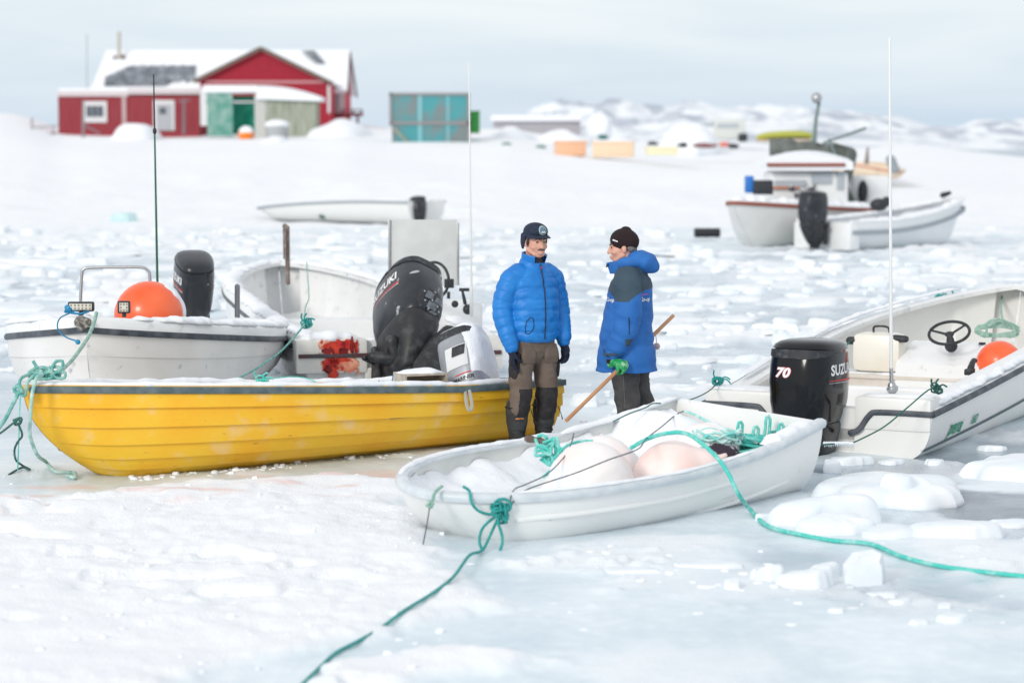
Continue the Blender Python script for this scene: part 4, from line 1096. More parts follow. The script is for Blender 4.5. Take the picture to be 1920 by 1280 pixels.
# -- local boat frame: x to stern. aft direction of the motor (-y) must face +x, then tilt and lean
om.rotation_mode = 'QUATERNION'
Wd = mbt.M.to_3x3().inverted()
aft = Vector((.45, -.9, 0)).normalized(); upv = Vector((-.02, .74, .62)).normalized()
right = (aft * -1).cross(upv).normalized(); fwd = upv.cross(right).normalized()
Rm = Matrix((right, fwd, upv)).transposed()
om.rotation_quaternion = (Wd @ Rm).to_quaternion()

cw0 = [c for c in om.children if c.name.startswith('cowl')][0]; lw0 = [c for c in om.children if c.name.startswith('lower_cowl')][0]
def ell(cx, cy, a, b_, n=26, rings=5):
    v = [(cx, cy, 0)]; f_ = []
    for i in range(1, rings + 1):
        for k in range(n): v.append((cx + a * i / rings * math.cos(6.2832 * k / n), cy + b_ * i / rings * math.sin(6.2832 * k / n), 0))
    for k in range(n): f_.append((0, 1 + k, 1 + (k + 1) % n))
    for i in range(rings - 1):
        for k in range(n): q = 1 + i * n + k; w2 = 1 + i * n + (k + 1) % n; f_.append((q, q + n, w2 + n, w2))
    return v, f_
MR = Matrix.Translation((0, -.8, .0)) @ Euler((math.pi / 2, 0, 0)).to_matrix().to_4x4()
GUT = mat('grey_engine_casting', (.10, .115, .135), .45, .3, col2=(.20, .22, .24), scale=22)
MR = Matrix.Translation((0, -.8, .16)) @ Euler((math.pi / 2, 0, 0)).to_matrix().to_4x4()
decal('engine_opening', *ell(.02, .03, .125, .125), MR, cw0.data, BLACKR, om, .006)
for x0, y0, x1, y1 in ((-.05, .04, .015, .11), (-.03, -.04, .05, .025), (.03, .03, .095, .09), (.0, -.06, .06, -.045)):
    decal('engine_block', *grid(x0, y0, x1, y1, 4, .02), MR, cw0.data, GUT, om, .014)
for x0, y0 in ((-.05, .0), (.01, .03), (.06, .0), (.10, .04), (-.01, -.05), (.03, .12), (.08, -.03), (-.06, .08)):
    decal('bolt', *ell(x0, y0, .008, .008, 8, 1), MR, cw0.data, ALU, om, .022)
decal('scrape', *ell(.03, .30, .035, .012), MR @ Matrix.Rotation(.5, 4, 'Z'), cw0.data, mat('scraped_paint', (.42, .42, .43), .6), om, .002)
mb = MB(); mb.chain([Pm(846, 628, 20.0), Pm(822, 655, 19.9), Pm(800, 690, 19.7), Pm(785, 725, 19.6)], [(.075, .10), (.09, .12), (.08, .12), (.07, .10)], ref=mbt.I.to_3x3() @ Vector((0, 1, 0)), seg=20, crn=False)
mb.build('tilt_shield', MATB, mbt.root, smooth=60)
mb = MB(); mb.chain([Pm(700, 668, 19.95), Pm(730, 672, 19.95), Pm(760, 668, 19.95)], [.05, .06, .05], seg=14); mb.chain([Pm(735, 640, 19.95), Pm(745, 700, 19.95)], [.06, .05], seg=14); mb.chain([Pm(770, 650, 19.9), Pm(785, 700, 19.9)], [.05, .06], seg=14)
mb.build('clamp_bracket', MATB, mbt.root, smooth=60)

# ================================================================ silver outboard resting over the yellow stern
so = outboard(None, P(908, 772, 17.35), (0, 0, 0), .95, 'silver', text=False)
so.rotation_mode = 'QUATERNION'
upv = Vector((-.20, .55, .80)).normalized(); aft = Vector((-.30, -.95, 0)).normalized(); right = (aft * -1).cross(upv).normalized(); fwd = upv.cross(right).normalized()
so.rotation_quaternion = Matrix((right, fwd, upv)).transposed().to_quaternion()
tag(so, 'silver grey outboard motor lying tilted and snow dusted in the yellow boat stern', 'outboard motor')
cw = [c for c in so.children if c.name.startswith('cowl')][0]
for c in list(so.children):
    if c.name.startswith(('leg', 'propeller', 'lower_cowl', 'bracket')): bpy.data.objects.remove(c)
mb = MB()
for k in range(2): pass
vs = [(-.11, -.13, 0), (.11, -.13, 0), (.12, .11, 0), (-.10, .11, 0)]
Mb_ = Matrix.Translation((0, -.8, .36)) @ Euler((math.pi / 2, 0, 0)).to_matrix().to_4x4()
v, f = grid(-.09, -.10, .10, .095, 8, .02); decal('recess_frame', v, f, Mb_, cw.data, mat('pale_silver', (.68, .69, .70), .4), so, .004)
v, f = grid(-.02, .0, .09, .085, 6, .02); decal('tilt_handle', v, f, Mb_, cw.data, BLACKR, so, .010)
v, f = text_pts('ENDURO', .05, bold=.001); Mt = Matrix.Translation((.03, -.8, .155)) @ Euler((math.pi / 2, 0, 0)).to_matrix().to_4x4(); decal('lettering', *text_pts('MARINER', .042, bold=.001, shear=.2), Mt, cw.data, BLACKR, so, .004)
v, f = grid(-.06, -.008, .08, .0, 5, .02); decal('stripe', v, f, Matrix.Translation((.02, -.8, .20)) @ Euler((math.pi / 2, 0, 0)).to_matrix().to_4x4(), cw.data, RTXT, so, .004)
# snow on its upper side
mb = MB(); v, f = grid(-.17, -.30, .17, .30, 26)
bvh = BVHTree.FromPolygons([q.co.copy() for q in cw.data.vertices], [list(p.vertices) for p in cw.data.polygons])
vv = []
wd = so.rotation_quaternion.inverted() @ Vector((.35, -.1, 1)).normalized(); bR = wd.to_track_quat('Z', 'Y').to_matrix()
for p in v:
    o_ = Vector((0, -.07, .42)) + bR @ Vector((p[0] * 1.25, p[1] * 1.1, 1.)); h_ = bvh.ray_cast(o_, -wd)
    e_ = max(0, 1 - max(abs(p[0]) / .17, abs(p[1]) / .30) ** 5) * (.4 + 1.1 * float(noise2(p[0] * 16 + 4, p[1] * 16 + 4, 7)))
    vv.append((h_[0] + wd * (.028 * e_ - .006)) if h_[0] else None)
ff = [q for q in f if all(vv[i] is not None for i in q) and max((vv[i] - vv[j]).length for i in q for j in q) < .09]
mb.add([p if p is not None else Vector((0, -.07, .3)) for p in vv], ff); mb.build('snow_cap', SNOWF, so, smooth=180)

# ================================================================ right-hand motorboat
def rb_beam(t): return 2.15 * (1 - max(0, 1 - t / .55) ** 2.2) ** .62 * (1 - .18 * max(0, (t - .45) / .55) ** 1.5)
def rb_sheer(t): return .88 - .53 * min(1, t / 1.0) ** .85
RBW = mat('cream_gelcoat', (.77, .765, .735), .38, col2=(.81, .81, .79), scale=1.6, contrast=(.3, .7), bump=(25, .05, .003), streak=((.66, .52, .40), 5, .66, .8))
rb = Boat('motorboat', (5.08, 22.85), (2.27, 17.0), 6.5, rb_beam, rb_sheer, lambda t: -.04, rake=.6, ex=(.24, .85), z=-.02, thick=.10)
tag(rb.root, 'white motorboat with green lettering, upright black outboard and steering console', 'motorboat')
rb.hull([RBW, RBW], smooth=40)
rb.rail('rub_rail', DKR, [(-.004, -.03), (.020, -.026), (.026, -.006), (.018, .014), (-.004, .016)], t0=.0, t1=1.0, up=-.012)
rb.rail('gunwale', WPLAST, [(-.20, .04), (-.16, .055), (-.09, .045), (.0, .006), (.0, -.012), (-.12, -.012), (-.20, .0)], t0=.0, t1=.99)
mb = MB()
for sd_ in (1, -1):
    rr_ = []
    for k in range(50):
        t = .08 + .92 * k / 49; sec = rb.section(t, sd_); zt = rb.sheer(t) - (.285 + .05 * (1 - t))
        p = sec_at(sec, zt)
        rr_.append([p + Vector((0, sd_ * a, b_)) for a, b_ in ((-.01, -.012), (.012, -.008), (.012, .008), (-.01, .012))])
    mb.rings(rr_)
mb.build('side_stripe', mat('dark_teal_stripe', (.05, .09, .11), .5), rb.root)
sd_ = 1 if rb.W(6.4, 1, 0).x > rb.W(6.4, -1, 0).x else -1     # starboard = picture right
SB = sd_
mb = MB()
for a, b_ in ((.30, .88), (-.88, -.30)): mb.box((6.22, min(a, b_), .20), (6.52, max(a, b_), .445), bev=.03)
mb.box((6.35, -.32, .0), (6.50, .32, .22), bev=.02)
mb.build('transom', RBW, rb.root)
mb = MB()
def tr(y, z): return Vector((6.525, y, z))
for s2 in (1, -1):
    mb = MB(); mb.chain([tr(s2 * .89, .335), tr(s2 * .50, .335), tr(s2 * .42, .31), tr(s2 * .34, .20), tr(s2 * .27, .17)], [(.014, .022)] * 5, ref=(1, 0, 0), seg=8, n=4)
    mb.build('transom_rail', DKR, rb.root)
mb = MB(); snow_ridge(mb, [(6.46, SB * .86, .36), (6.46, SB * .45, .36)], .10, .03, 51); snow_ridge(mb, [(6.36, -SB * .9, .445), (6.36, -SB * .34, .445)], .24, .02, 52); snow_ridge(mb, [(6.42, SB * .30, .22), (6.42, -SB * .25, .22)], .14, .05, 53)
snow_ridge(mb, [(6.36, SB * .86, .445), (6.36, SB * .34, .445)], .2, .018, 57)
snow_ridge(mb, [rb.gun(t, SB, -.05, .03) for t in (.62, .7, .8, .9, .98)], .10, .025, 54); snow_ridge(mb, [rb.gun(t, -SB, -.1, .09) for t in [.1 + .08 * k for k in range(11)]], .08, .015, 55)
mb.build('snow_cover', SNOWF, rb.root, smooth=180)
rb.fill('deck', RBW, lambda t, q: .14, t0=.04, t1=.95, amp=.004, seed=16)
def Pr(px, py, Y): return rb.loc(P(px, py, Y))
mb = MB(); mb.box((4.95, -.86, .12), (5.05, .86, .36), bev=.02); mb.build('stern_bulkhead', WPLAST, rb.root)
mb = MB(); mb.box((3.45, -.92, .30), (3.85, .92, .335), bev=.01); mb.box((3.80, -.92, .2), (3.83, .92, .299)); mb.build('bench', mat('plywood_bench', (.60, .54, .47), .8, col2=(.70, .66, .62), scale=4), rb.root)
mb = MB(); snow_ridge(mb, [(3.65, -.85, .335), (3.65, .85, .335)], .3, .02, 56); mb.build('bench_snow', SNOWF, rb.root, smooth=180)
# console
cc = Pr(1784, 700, 19.5)
cr_ = empty('console', (cc.x, cc.y, .10), (0, 0, math.radians(180)), rb.root)
mb = MB()
prof = [(.0, -.0), (.0, .34), (.10, .40), (.42, .50), (.52, .50), (.56, .02)]
R = []
for yy in (-.42, -.40, .40, .42):
    k = .97 if abs(yy) > .41 else 1
    R.append([Vector((-.25 + px_ * k, yy, pz * k)) for px_, pz in prof])
mb.rings(R); mb.build('console_body', WPLAST, cr_, smooth=30)
mb = MB(); mb.box((-.262, -.30, .02), (-.247, .30, .13), bev=.004); mb.build('storage_opening', mat('dark_recess', (.03, .035, .04), .8, col2=(.12, .10, .09), scale=12), cr_)
mb = MB(); mb.chain([(.16, -.22, .50), (.16, -.22, .512)], [.03, .03], seg=14, caps=False); mb.build('cup_hole', BLACKR, cr_)
sw = empty('steering_wheel', (-.14, -.02, .56), (math.radians(0), math.radians(-30), 0), cr_)
mb = MB(); mb.chain([(.17 * math.cos(2 * math.pi * k / 40), .17 * math.sin(2 * math.pi * k / 40), .06) for k in range(41)], [.0135] * 41, seg=10, n=1, caps=False)
for a in (80, 200, 320):
    a = math.radians(a); mb.chain([(.02 * math.cos(a), .02 * math.sin(a), .04), (.165 * math.cos(a), .165 * math.sin(a), .058)], [(.016, .008), (.012, .008)], seg=8)
mb.ball((0, 0, .045), (.04, .04, .016), seg=16); mb.chain([(0, 0, .04), (0, 0, -.03), (0, 0, -.075)], [.022, .035, .055], seg=18)
mb.build('wheel_rim', BLACKR, sw); 
# throttle, grab handle
mb = MB(); q = Pr(1820, 690, 18.6); mb.chain([q, q + Vector((-.08, 0, .05)), q + Vector((-.14, 0, .05))], [.028, .022, .02], seg=10); mb.box((q.x - .04, q.y - .03, q.z - .05), (q.x + .10, q.y + .03, q.z), bev=.01); mb.build('throttle_lever', BLACKR, rb.root)
# antenna
mb = MB(); mb.chain([Pr(1673, 727, 16.9), Pr(1672, 722, 16.9)], [.045, .03], seg=16); mb.chain([Pr(1672, 724, 16.9), Pr(1671, 690, 16.9)], [.016, .014], seg=12); mb.build('antenna_foot', ALU, rb.root)
mb = MB(); mb.chain([Pr(1671, 690, 16.9), Pr(1668, 73, 16.9)], [.0135, .0095], seg=12); mb.build('antenna', mat('white_whip_antenna', (.75, .76, .76), .4), rb.root)
# lettering on the side
vs, fs = text_pts('pera', .165, bold=.004, shear=.35); hm = rb.hull_ob.data
GT = mat('green_lettering', (.0, .30, .16), .5)
Mt = Matrix.Translation((5.93, SB * 2., .185)) @ Euler((math.pi / 2, 0, math.pi if SB > 0 else 0)).to_matrix().to_4x4()
# text reads left to right away from the stern
decal('lettering', vs, fs, Mt, hm, GT, rb.root, .008)
vs, fs = text_pts('160', .10, bold=.003, shear=.35); Mt2 = Matrix.Translation((5.50, SB * 2., .195)) @ Euler((math.pi / 2, 0, math.pi if SB > 0 else 0)).to_matrix().to_4x4()
decal('lettering', vs, fs, Mt2, hm, GT, rb.root, .008)
ok = outboard(rb.root, (6.50, SB * .0, .14), (0, 0, 0), 1.22, 'black'); ok.scale = (1.27, 1.26, 1.07); ok.rotation_euler = (math.radians(0), 0, math.radians(84))
# cream fuel tank
ft = empty('fuel_tank', rb.M @ Vector((3.66, Pr(1664, 640, 19.9).y, .345)), (0, 0, rb.root.rotation_euler.z + math.pi / 2))
TANK = mat('cream_tank_plastic', (.79, .76, .68), .35, col2=(.76, .68, .56), scale=3, contrast=(.5, .8))
mb = MB(); mb.box((-.22, -.15, 0), (.22, .15, .34), bev=.085); mb.build('tank', TANK, ft)
mb = MB(); mb.chain([(-.24, -.1, .27), (-.20, -.1, .27)], [.035, .035]); mb.chain([(.16, -.1, .30), (.25, -.1, .30)], [.035, .03]); mb.chain([(-.06, 0, .345), (-.05, 0, .39), (.06, 0, .39), (.08, 0, .345)], [.010] * 4, seg=8); mb.build('cap', BLACKR, ft)
mb = MB(); mb.chain([(-.22, -.12, .28), (-.27, -.14, .2), (-.25, -.16, .05), (-.36, -.2, -.06)], [.010] * 4, seg=8); mb.build('fuel_hose', DKG, ft)
tag(ft, 'cream plastic fuel tank with black caps on the bench beside the console', 'fuel tank')
buoy('mooring_buoy', P(1874, 682, 19.2), .195, 'orange buoy low behind the console at the right frame edge', OR, None, ((-.7, .5, .5), .4), snout=False)
# ---------------------------------------------------------------- people
SKIN = mat('weathered_skin', (.64, .34, .25), .55, col2=(.72, .38, .29), scale=22, bump=(120, .15, .002), sub=.08)
HAIRM = mat('dark_hair', (.018, .014, .012), .7, col2=(.06, .05, .045), scale=60)
LIPM = mat('lip', (.42, .13, .10), .5)
EYEM = mat('eye_dark', (.02, .015, .013), .25)
TEETH = mat('teeth', (.6, .56, .48), .4)
NAVY = mat('navy_fabric', (.010, .018, .040), .85, col2=(.018, .03, .06), scale=40, bump=(160, .4, .002))
KNIT = mat('dark_knit_glove', (.006, .010, .026), .95, col2=(.014, .02, .045), scale=60, bump=(300, .6, .002))
PUFF = mat('bright_blue_nylon', (.003, .165, .54), .5, col2=(.008, .21, .62), scale=6, bump=(20, .55, .012))
PARKA = mat('blue_parka_cloth', (.012, .125, .42), .75, col2=(.022, .155, .49), scale=6, bump=(22, .35, .008))
YOKE = mat('slate_yoke_cloth', (.035, .065, .095), .8, col2=(.045, .08, .11), scale=6, bump=(22, .3, .008))
TAUPE = mat('taupe_work_cloth', (.125, .092, .072), .85, col2=(.155, .118, .095), scale=9, bump=(20, .45, .008))
PADM = mat('black_knee_cloth', (.014, .012, .014), .8, col2=(.03, .026, .028), scale=20, bump=(24, .5, .008))
GREYT = mat('charcoal_trouser_cloth', (.050, .048, .050), .9, col2=(.085, .08, .08), scale=8, bump=(18, .6, .01))
BOOTM = mat('black_boot_rubber', (.014, .014, .015), .55, col2=(.035, .034, .034), scale=12, bump=(30, .4, .006))
BOOTS = mat('dark_grey_boot_shaft', (.022, .024, .026), .75, col2=(.04, .042, .044), scale=12, bump=(26, .4, .006))
GREENG = mat('green_rubber_glove', (.01, .32, .09), .4, col2=(.30, .58, .36), scale=30, contrast=(.50, .66), bump=(110, .5, .003))
BEANIE = mat('dark_brown_knit', (.018, .008, .010), .95, bump=(220, .6, .003))
BLK = mat('black_trim', (.008, .008, .010), .6)

def head(parent_mb, c, yaw, pitch=0.):
    """adds skull, jaw, nose, ears to an MB, face towards -y turned by yaw"""
    M = Matrix.Translation(Vector(c)) @ Euler((pitch, 0, yaw)).to_matrix().to_4x4(); mb = parent_mb
    T = lambda p: M @ Vector(p); Q = M.to_3x3()
    mb.ball(T((0, .012, .035)), (.077, .094, .088), M=Q, seg=28)
    mb.ball(T((0, -.030, -.020)), (.064, .066, .080), M=Q, seg=24)
    mb.ball(T((0, -.052, -.088)), (.036, .034, .026), M=Q)
    for s in (1, -1):
        mb.ball(T((s * .036, -.060, -.028)), (.030, .026, .026), M=Q)          # cheek
        mb.chain([T((s * .012, -.092, .026)), T((s * .042, -.082, .024))], [.010, .009], seg=10)   # brow
        mb.chain([T((s * .055, .0, -.055)), T((s * .030, -.055, -.088))], [.022, .018], seg=12)   # jaw line
        mb.ball(T((s * .078, .012, -.010)), (.010, .018, .030), M=Q)           # ear
    mb.chain([T((0, -.090, .022)), T((0, -.103, -.008)), T((0, -.113, -.028))], [.009, .012, .014], seg=12)
    mb.ball(T((.013, -.100, -.030)), (.010, .012, .009), M=Q, seg=12); mb.ball(T((-.013, -.100, -.030)), (.010, .012, .009), M=Q, seg=12)
    mb.chain([T((-.020, -.090, -.062)), T((0, -.098, -.060)), T((.020, -.090, -.062))], [.008, .010, .008], seg=10)
    mb.chain([T((-.017, -.088, -.074)), T((0, -.095, -.076)), T((.017, -.088, -.074))], [.008, .010, .008], seg=10)
    return M
def hand(mb, wrist, dirv, palmn, side, curl=.4, sc=1., fist=False):
    """five fingered hand; dirv wrist->fingers, palmn towards the palm, side = direction of the thumb"""
    d = Vector(dirv).normalized(); n = Vector(palmn); n = (n - d * n.dot(d)).normalized(); t = Vector(side); t = (t - d * t.dot(d) - n * t.dot(n)).normalized(); w = Vector(wrist)
    mb.chain([w - d * .02, w + d * .02 * sc, w + d * .055 * sc, w + d * .09 * sc], [(.026 * sc, .020 * sc), (.032 * sc, .019 * sc), (.040 * sc, .018 * sc), (.040 * sc, .015 * sc)], ref=t, seg=18)
    lens = (.072, .080, .075, .060)
    for i, L in enumerate(lens):
        L *= sc; b = w + d * .088 * sc + t * (.029 - .0195 * i) * sc; pts = [b - d * .02 * sc, b]; dd = d.copy(); p = b
        c0 = curl * (1 + .12 * i) * (2.1 if fist else 1)
        for f, k in ((.42, 1.), (.32, 1.15), (.26, .8)):
            a = c0 * k; dd = (dd * math.cos(a) + n * math.sin(a)).normalized(); nn = (n - dd * n.dot(dd)); n2 = nn.normalized() if nn.length > .1 else -d
            n_ = n2; p = p + dd * L * f; pts.append(p.copy())
            if fist: n = n_
        if fist: n = Vector(palmn); n = (n - d * n.dot(d)).normalized()
        mb.chain(pts, [.0105 * sc, .0108 * sc, .0100 * sc, .0092 * sc, .0078 * sc], seg=12, n=4)
    b = w + d * .025 * sc + t * .026 * sc
    mb.chain([b, b + (t * .6 + d * .7 + n * .35).normalized() * .032 * sc, b + (t * .55 + d * .9 + n * .5).normalized() * .058 * sc, b + (t * .35 + d * 1.0 + n * .8).normalized() * .080 * sc], [.015 * sc, .0135 * sc, .0115 * sc, .0095 * sc], seg=12)
def body_mesh(parent, hc, hy, arms, hip=.86, legs=None):
    mb = MB()
    M = head(mb, hc, hy[0], hy[1])
    mb.chain([(hc[0] * .9, hc[1] + .02, hc[2] - .05), (hc[0] * .5, .01, hc[2] - .16), (0, .02, 1.30)], [(.058, .058), (.060, .062), (.085, .075)], seg=20)
    mb.chain([(0, .02, 1.34), (0, .02, 1.15), (0, .02, .95), (0, .02, .80)], [(.14, .08), (.14, .09), (.13, .09), (.14, .09)], seg=20)
    for pts in arms: mb.chain(pts, [.045, .038, .032, .026][:len(pts)], seg=12)
    for pts in legs: mb.chain(pts, [.07, .055, .045, .035][:len(pts)], seg=12)
    o = mb.build('body', SKIN, parent, smooth=180, remesh=.0055, sm=3)
    return o, M
def zq(p, n=(0, 0, 1)): return p
def facial(parent, M, moustache=True, smile=True):
    T = lambda *p: M @ Vector(p)
    Q = M.to_3x3()
    for s in (1, -1):
        mb = MB(); mb.ball(T(s * .029, -.0865, .006), (.0125, .006, .0045), M=Q @ Euler((0, s * .12, 0)).to_matrix(), seg=12); mb.build('eye', EYEM, parent, smooth=180)
        mb = MB(); mb.chain([T(s * .013, -.099, .026), T(s * .030, -.098, .032), T(s * .047, -.085, .027)], [(.004, .003)] * 3, seg=8); mb.build('eyebrow', HAIRM, parent)
    if moustache:
        mb = MB()
        for s in (1, -1): mb.chain([T(0, -.108, -.046), T(s * .016, -.106, -.047), T(s * .030, -.095, -.051)], [(.005, .006), (.005, .005), (.003, .003)], seg=10)
        mb.build('moustache', mat('moustache_hair', (.07, .045, .035), .8, col2=(.16, .11, .09), scale=120), parent)
    if smile:
        mb = MB(); mb.chain([T(-.020, -.092, -.062), T(-.010, -.100, -.0665), T(.010, -.100, -.0665), T(.020, -.092, -.062)], [(.0022, .0022)] * 4, seg=8); mb.build('mouth', mat('mouth_dark', (.10, .02, .02), .5), parent)
        mb = MB(); mb.chain([T(-.016, -.093, -.072), T(0, -.099, -.076), T(.016, -.093, -.072)], [(.003, .002)] * 3, seg=8); mb.build('lip', LIPM, parent)

# ---------- the man in the bright blue down jacket
pa = G(999, 845); YA = math.radians(33)
A = empty('person', (pa.x, pa.y, gz(pa.x, pa.y) - .005), (0, 0, YA))
tag(A, 'man in bright blue quilted jacket, navy cap and black boots, standing and smiling', 'person')
hipL, hipR = (-.10, .0, .86), (.10, .0, .86)
armsA = [[(-.17, .01, 1.33), (-.245, .03, 1.08), (-.225, -.04, .84), (-.215, -.055, .78)], [(.17, .01, 1.33), (.255, .03, 1.08), (.245, -.04, .86), (.24, -.055, .80)]]
legsA = [[(-.10, .0, .84), (-.11, -.02, .46), (-.12, .03, .14), (-.12, .03, .06)], [(.10, .0, .84), (.11, -.01, .46), (.125, .04, .14), (.125, .04, .06)]]
hA = Vector((.005, -.03, 1.565))
bodyA, MA = body_mesh(A, hA, (math.radians(-8), math.radians(4)), armsA, legs=legsA)
facial(A, MA)
mb = MB()   # hair at the temples
TA = lambda *p: MA @ Vector(p)
for s in (1, -1): mb.chain([TA(s * .070, -.022, .045), TA(s * .074, -.018, .010), TA(s * .073, .0, -.018)], [(.010, .012), (.008, .014), (.006, .012)], seg=10)
mb.chain([TA(-.06, .065, .02), TA(0, .09, .01), TA(.06, .065, .02)], [.03, .032, .03], seg=12)
mb.build('hair', HAIRM, A, smooth=180)
# cap with ear flaps
mb = MB(); QA = MA.to_3x3()
def capfn(d): return 1 + .10 * max(0, -d.y) * max(0, d.z) 
mb.ball(TA(0, .008, .078), (.089, .105, .066), M=QA, seg=30)
mb.chain([TA(0, .014, .054), TA(0, .012, .080)], [(.087, .101), (.088, .104)], ref=QA @ Vector((1, 0, 0)), seg=30, caps=False)
for s in (1, -1): mb.chain([TA(s * .088, .028, .050), TA(s * .090, .034, .000), TA(s * .088, .036, -.048)], [(.014, .040), (.012, .036), (.008, .018)], ref=QA @ Vector((1, 0, 0)), seg=16)
mb.chain([TA(0, .105, .05), TA(0, .104, .0)], [(.05, .012), (.045, .01)], ref=QA @ Vector((1, 0, 0)), seg=16)
capo = mb.build('cap', NAVY, A, smooth=180, remesh=.006, sm=3)
mb = MB(); R_ = []   # brim
for k in range(15):
    a = math.radians(-78 + 156 * k / 14); x0, y0 = .086 * math.sin(a), -.096 * math.cos(a); x1 = .092 * math.sin(a) * 1.02; y1 = -.100 * math.cos(a) - .052 * math.cos(a) ** .7
    R_.append([TA(x0, y0 + .01, .058), TA(x0, y0 + .01, .052), TA(x1, y1, .040 - .010 * (math.sin(a) ** 2)), TA(x1, y1, .046 - .010 * (math.sin(a) ** 2))])
mb.rings(R_); mb.build('brim', NAVY, A, smooth=60)
# cap badge, a plain round emblem
def disc(r, n=24, r0=0.): return [(r * math.cos(2 * math.pi * k / n), r * math.sin(2 * math.pi * k / n), 0) for k in range(n)], [tuple(range(n))]
Mb1 = MA @ Matrix.Translation((.012, -.4, .092)) @ Euler((math.pi / 2, 0, 0)).to_matrix().to_4x4()
def densedisc(r, rings=5, n=28, f=lambda a, q: 1.):
    v = [(0, 0, 0)]; fs = []
    for i in range(1, rings + 1):
        for k in range(n): a = 2 * math.pi * k / n; v.append((r * i / rings * math.cos(a), r * i / rings * math.sin(a), 0))
    for k in range(n): fs.append((0, 1 + k, 1 + (k + 1) % n))
    for i in range(rings - 1):
        for k in range(n): a = 1 + i * n + k; b = 1 + i * n + (k + 1) % n; fs.append((a, a + n, b + n, b))
    return v, fs
decal('cap_badge', *densedisc(.034), Mb1, capo.data, mat('badge_ring', (.42, .52, .50), .7), A, .003)
decal('badge_field', *densedisc(.028), Mb1, capo.data, mat('badge_field', (.10, .20, .27), .7), A, .005)
decal('badge_peak', [(-.020, -.016, 0), (-.010, -.002, 0), (-.006, -.008, 0), (.000, .019, 0), (.007, -.006, 0), (.011, .0, 0), (.020, -.016, 0), (0, -.016, 0)], [(0, 1, 2), (0, 2, 7), (2, 3, 7), (3, 4, 7), (4, 5, 6), (4, 6, 7)], Mb1, capo.data, mat('badge_white', (.72, .74, .74), .7), A, .007)
# jacket
mb = MB()
def quilt(period, dep, off=0.):
    return lambda L, p: 1 - dep * abs(math.cos(math.pi * (L + off) / period)) ** 7
def quiltz(period, dep, zt=1.34):
    def f(L, p):
        if p.z > zt: return 1.
        return 1 - dep * abs(math.cos(math.pi * (p.z - .835) / period)) ** 7
    return f
mb.chain([(0, -.005, .835), (0, -.01, .90), (0, -.015, 1.02), (0, -.01, 1.15), (0, .0, 1.26), (0, .005, 1.34), (.0, .0, 1.40), (0, -.012, 1.44)],
         [(.178, .135), (.196, .150), (.198, .155), (.203, .150), (.205, .138), (.165, .120), (.105, .100), (.080, .088)], seg=44, n=14, mod=quiltz(.076, .055), caps=False)
for s, pts in ((-1, [(-.125, .005, 1.335), (-.185, .015, 1.28), (-.228, .030, 1.16), (-.248, .030, 1.05), (-.240, -.005, .93), (-.226, -.040, .83), (-.222, -.048, .795)]),
               (1, [(.125, .005, 1.335), (.185, .015, 1.28), (.232, .030, 1.16), (.256, .030, 1.06), (.254, -.005, .95), (.246, -.040, .86), (.243, -.048, .82)])):
    mb.chain(pts, [(.075, .085), (.086, .088), (.084, .084), (.078, .078), (.070, .072), (.062, .064), (.052, .054)], seg=26, n=14, mod=quilt(.066, .065, .02))
jk = mb.build('down_jacket', [PUFF], A, smooth=180, remesh=.0072, sm=2); wrinkle(jk.data, .0035, 16, 3)
mb = MB()   # standing collar, open at the front
rows = []
for i in range(7):
    f = i / 6; row = []
    for k in range(33):
        a = math.radians(-152 + 304 * k / 32)      # 0 = back
        fl = .018 * f * (abs(a) / 2.6) ** 3
        r1, r2 = .083 + .006 * f + fl, .090 + fl * .6
        row.append(Vector((r1 * math.sin(a) * (1 - .0 * f), .006 + r2 * math.cos(a) * (1.0 if abs(a) < 1.6 else 1.05) - .018 * f, 1.405 + .078 * f - .012 * (abs(a) / 2.6) ** 2 + .010 * math.cos(a))))
    rows.append(row)
inn = [[Vector(((p.x) * .86, (p.y - .006) * .86 + .006, p.z)) for p in r] for r in rows]
for k in range(33): rows[-1][k] = rows[-1][k] * 1.0
full = rows + list(reversed(inn))
mb.rings(full, closed=False, cap0=False, cap1=False)
mb.build('collar', PUFF, A, smooth=180)
mb = MB(); mb.ball((0, -.055, 1.415), (.055, .04, .055), seg=16); mb.build('undershirt', BLK, A, smooth=180)
jb = BVHTree.FromPolygons([v.co.copy() for v in jk.data.vertices], [list(p.vertices) for p in jk.data.polygons])
def onj(x, z, y0=-1., bv=None, lift=.002):
    h = (bv or jb).ray_cast(Vector((x, y0, z)), Vector((0, 1, 0))); return (h[0] + h[1] * lift) if h[0] else Vector((x, -.15, z))
mb = MB(); zp = [onj(.0, z) for z in [1.405 - .019 * k for k in range(30)]]
zp2 = [Vector((p.x, min(zp[max(0, i - 1)].y, p.y, zp[min(len(zp) - 1, i + 1)].y), p.z)) for i, p in enumerate(zp)]
mb.chain(zp2, [(.0045, .003)] * len(zp2), seg=8, n=2); mb.build('zip', BLK, A, smooth=60)
mb = MB(); mb.box(tuple(zp2[1] + Vector((-.004, -.008, -.02))), tuple(zp2[1] + Vector((.004, -.002, .0)))); mb.build('zip_pull', mat('red_zip_pull', (.5, .02, .02), .5), A)
mb = MB()   # pocket outline
pk = [onj(-.115 + .026 * math.cos(a) + .006 * math.sin(a), .955 + .062 * math.sin(a)) for a in [2 * math.pi * k / 28 for k in range(29)]]
mb.chain(pk, [.0028] * 29, seg=6, n=2, caps=False); mb.build('pocket_piping', BLK, A, smooth=60)
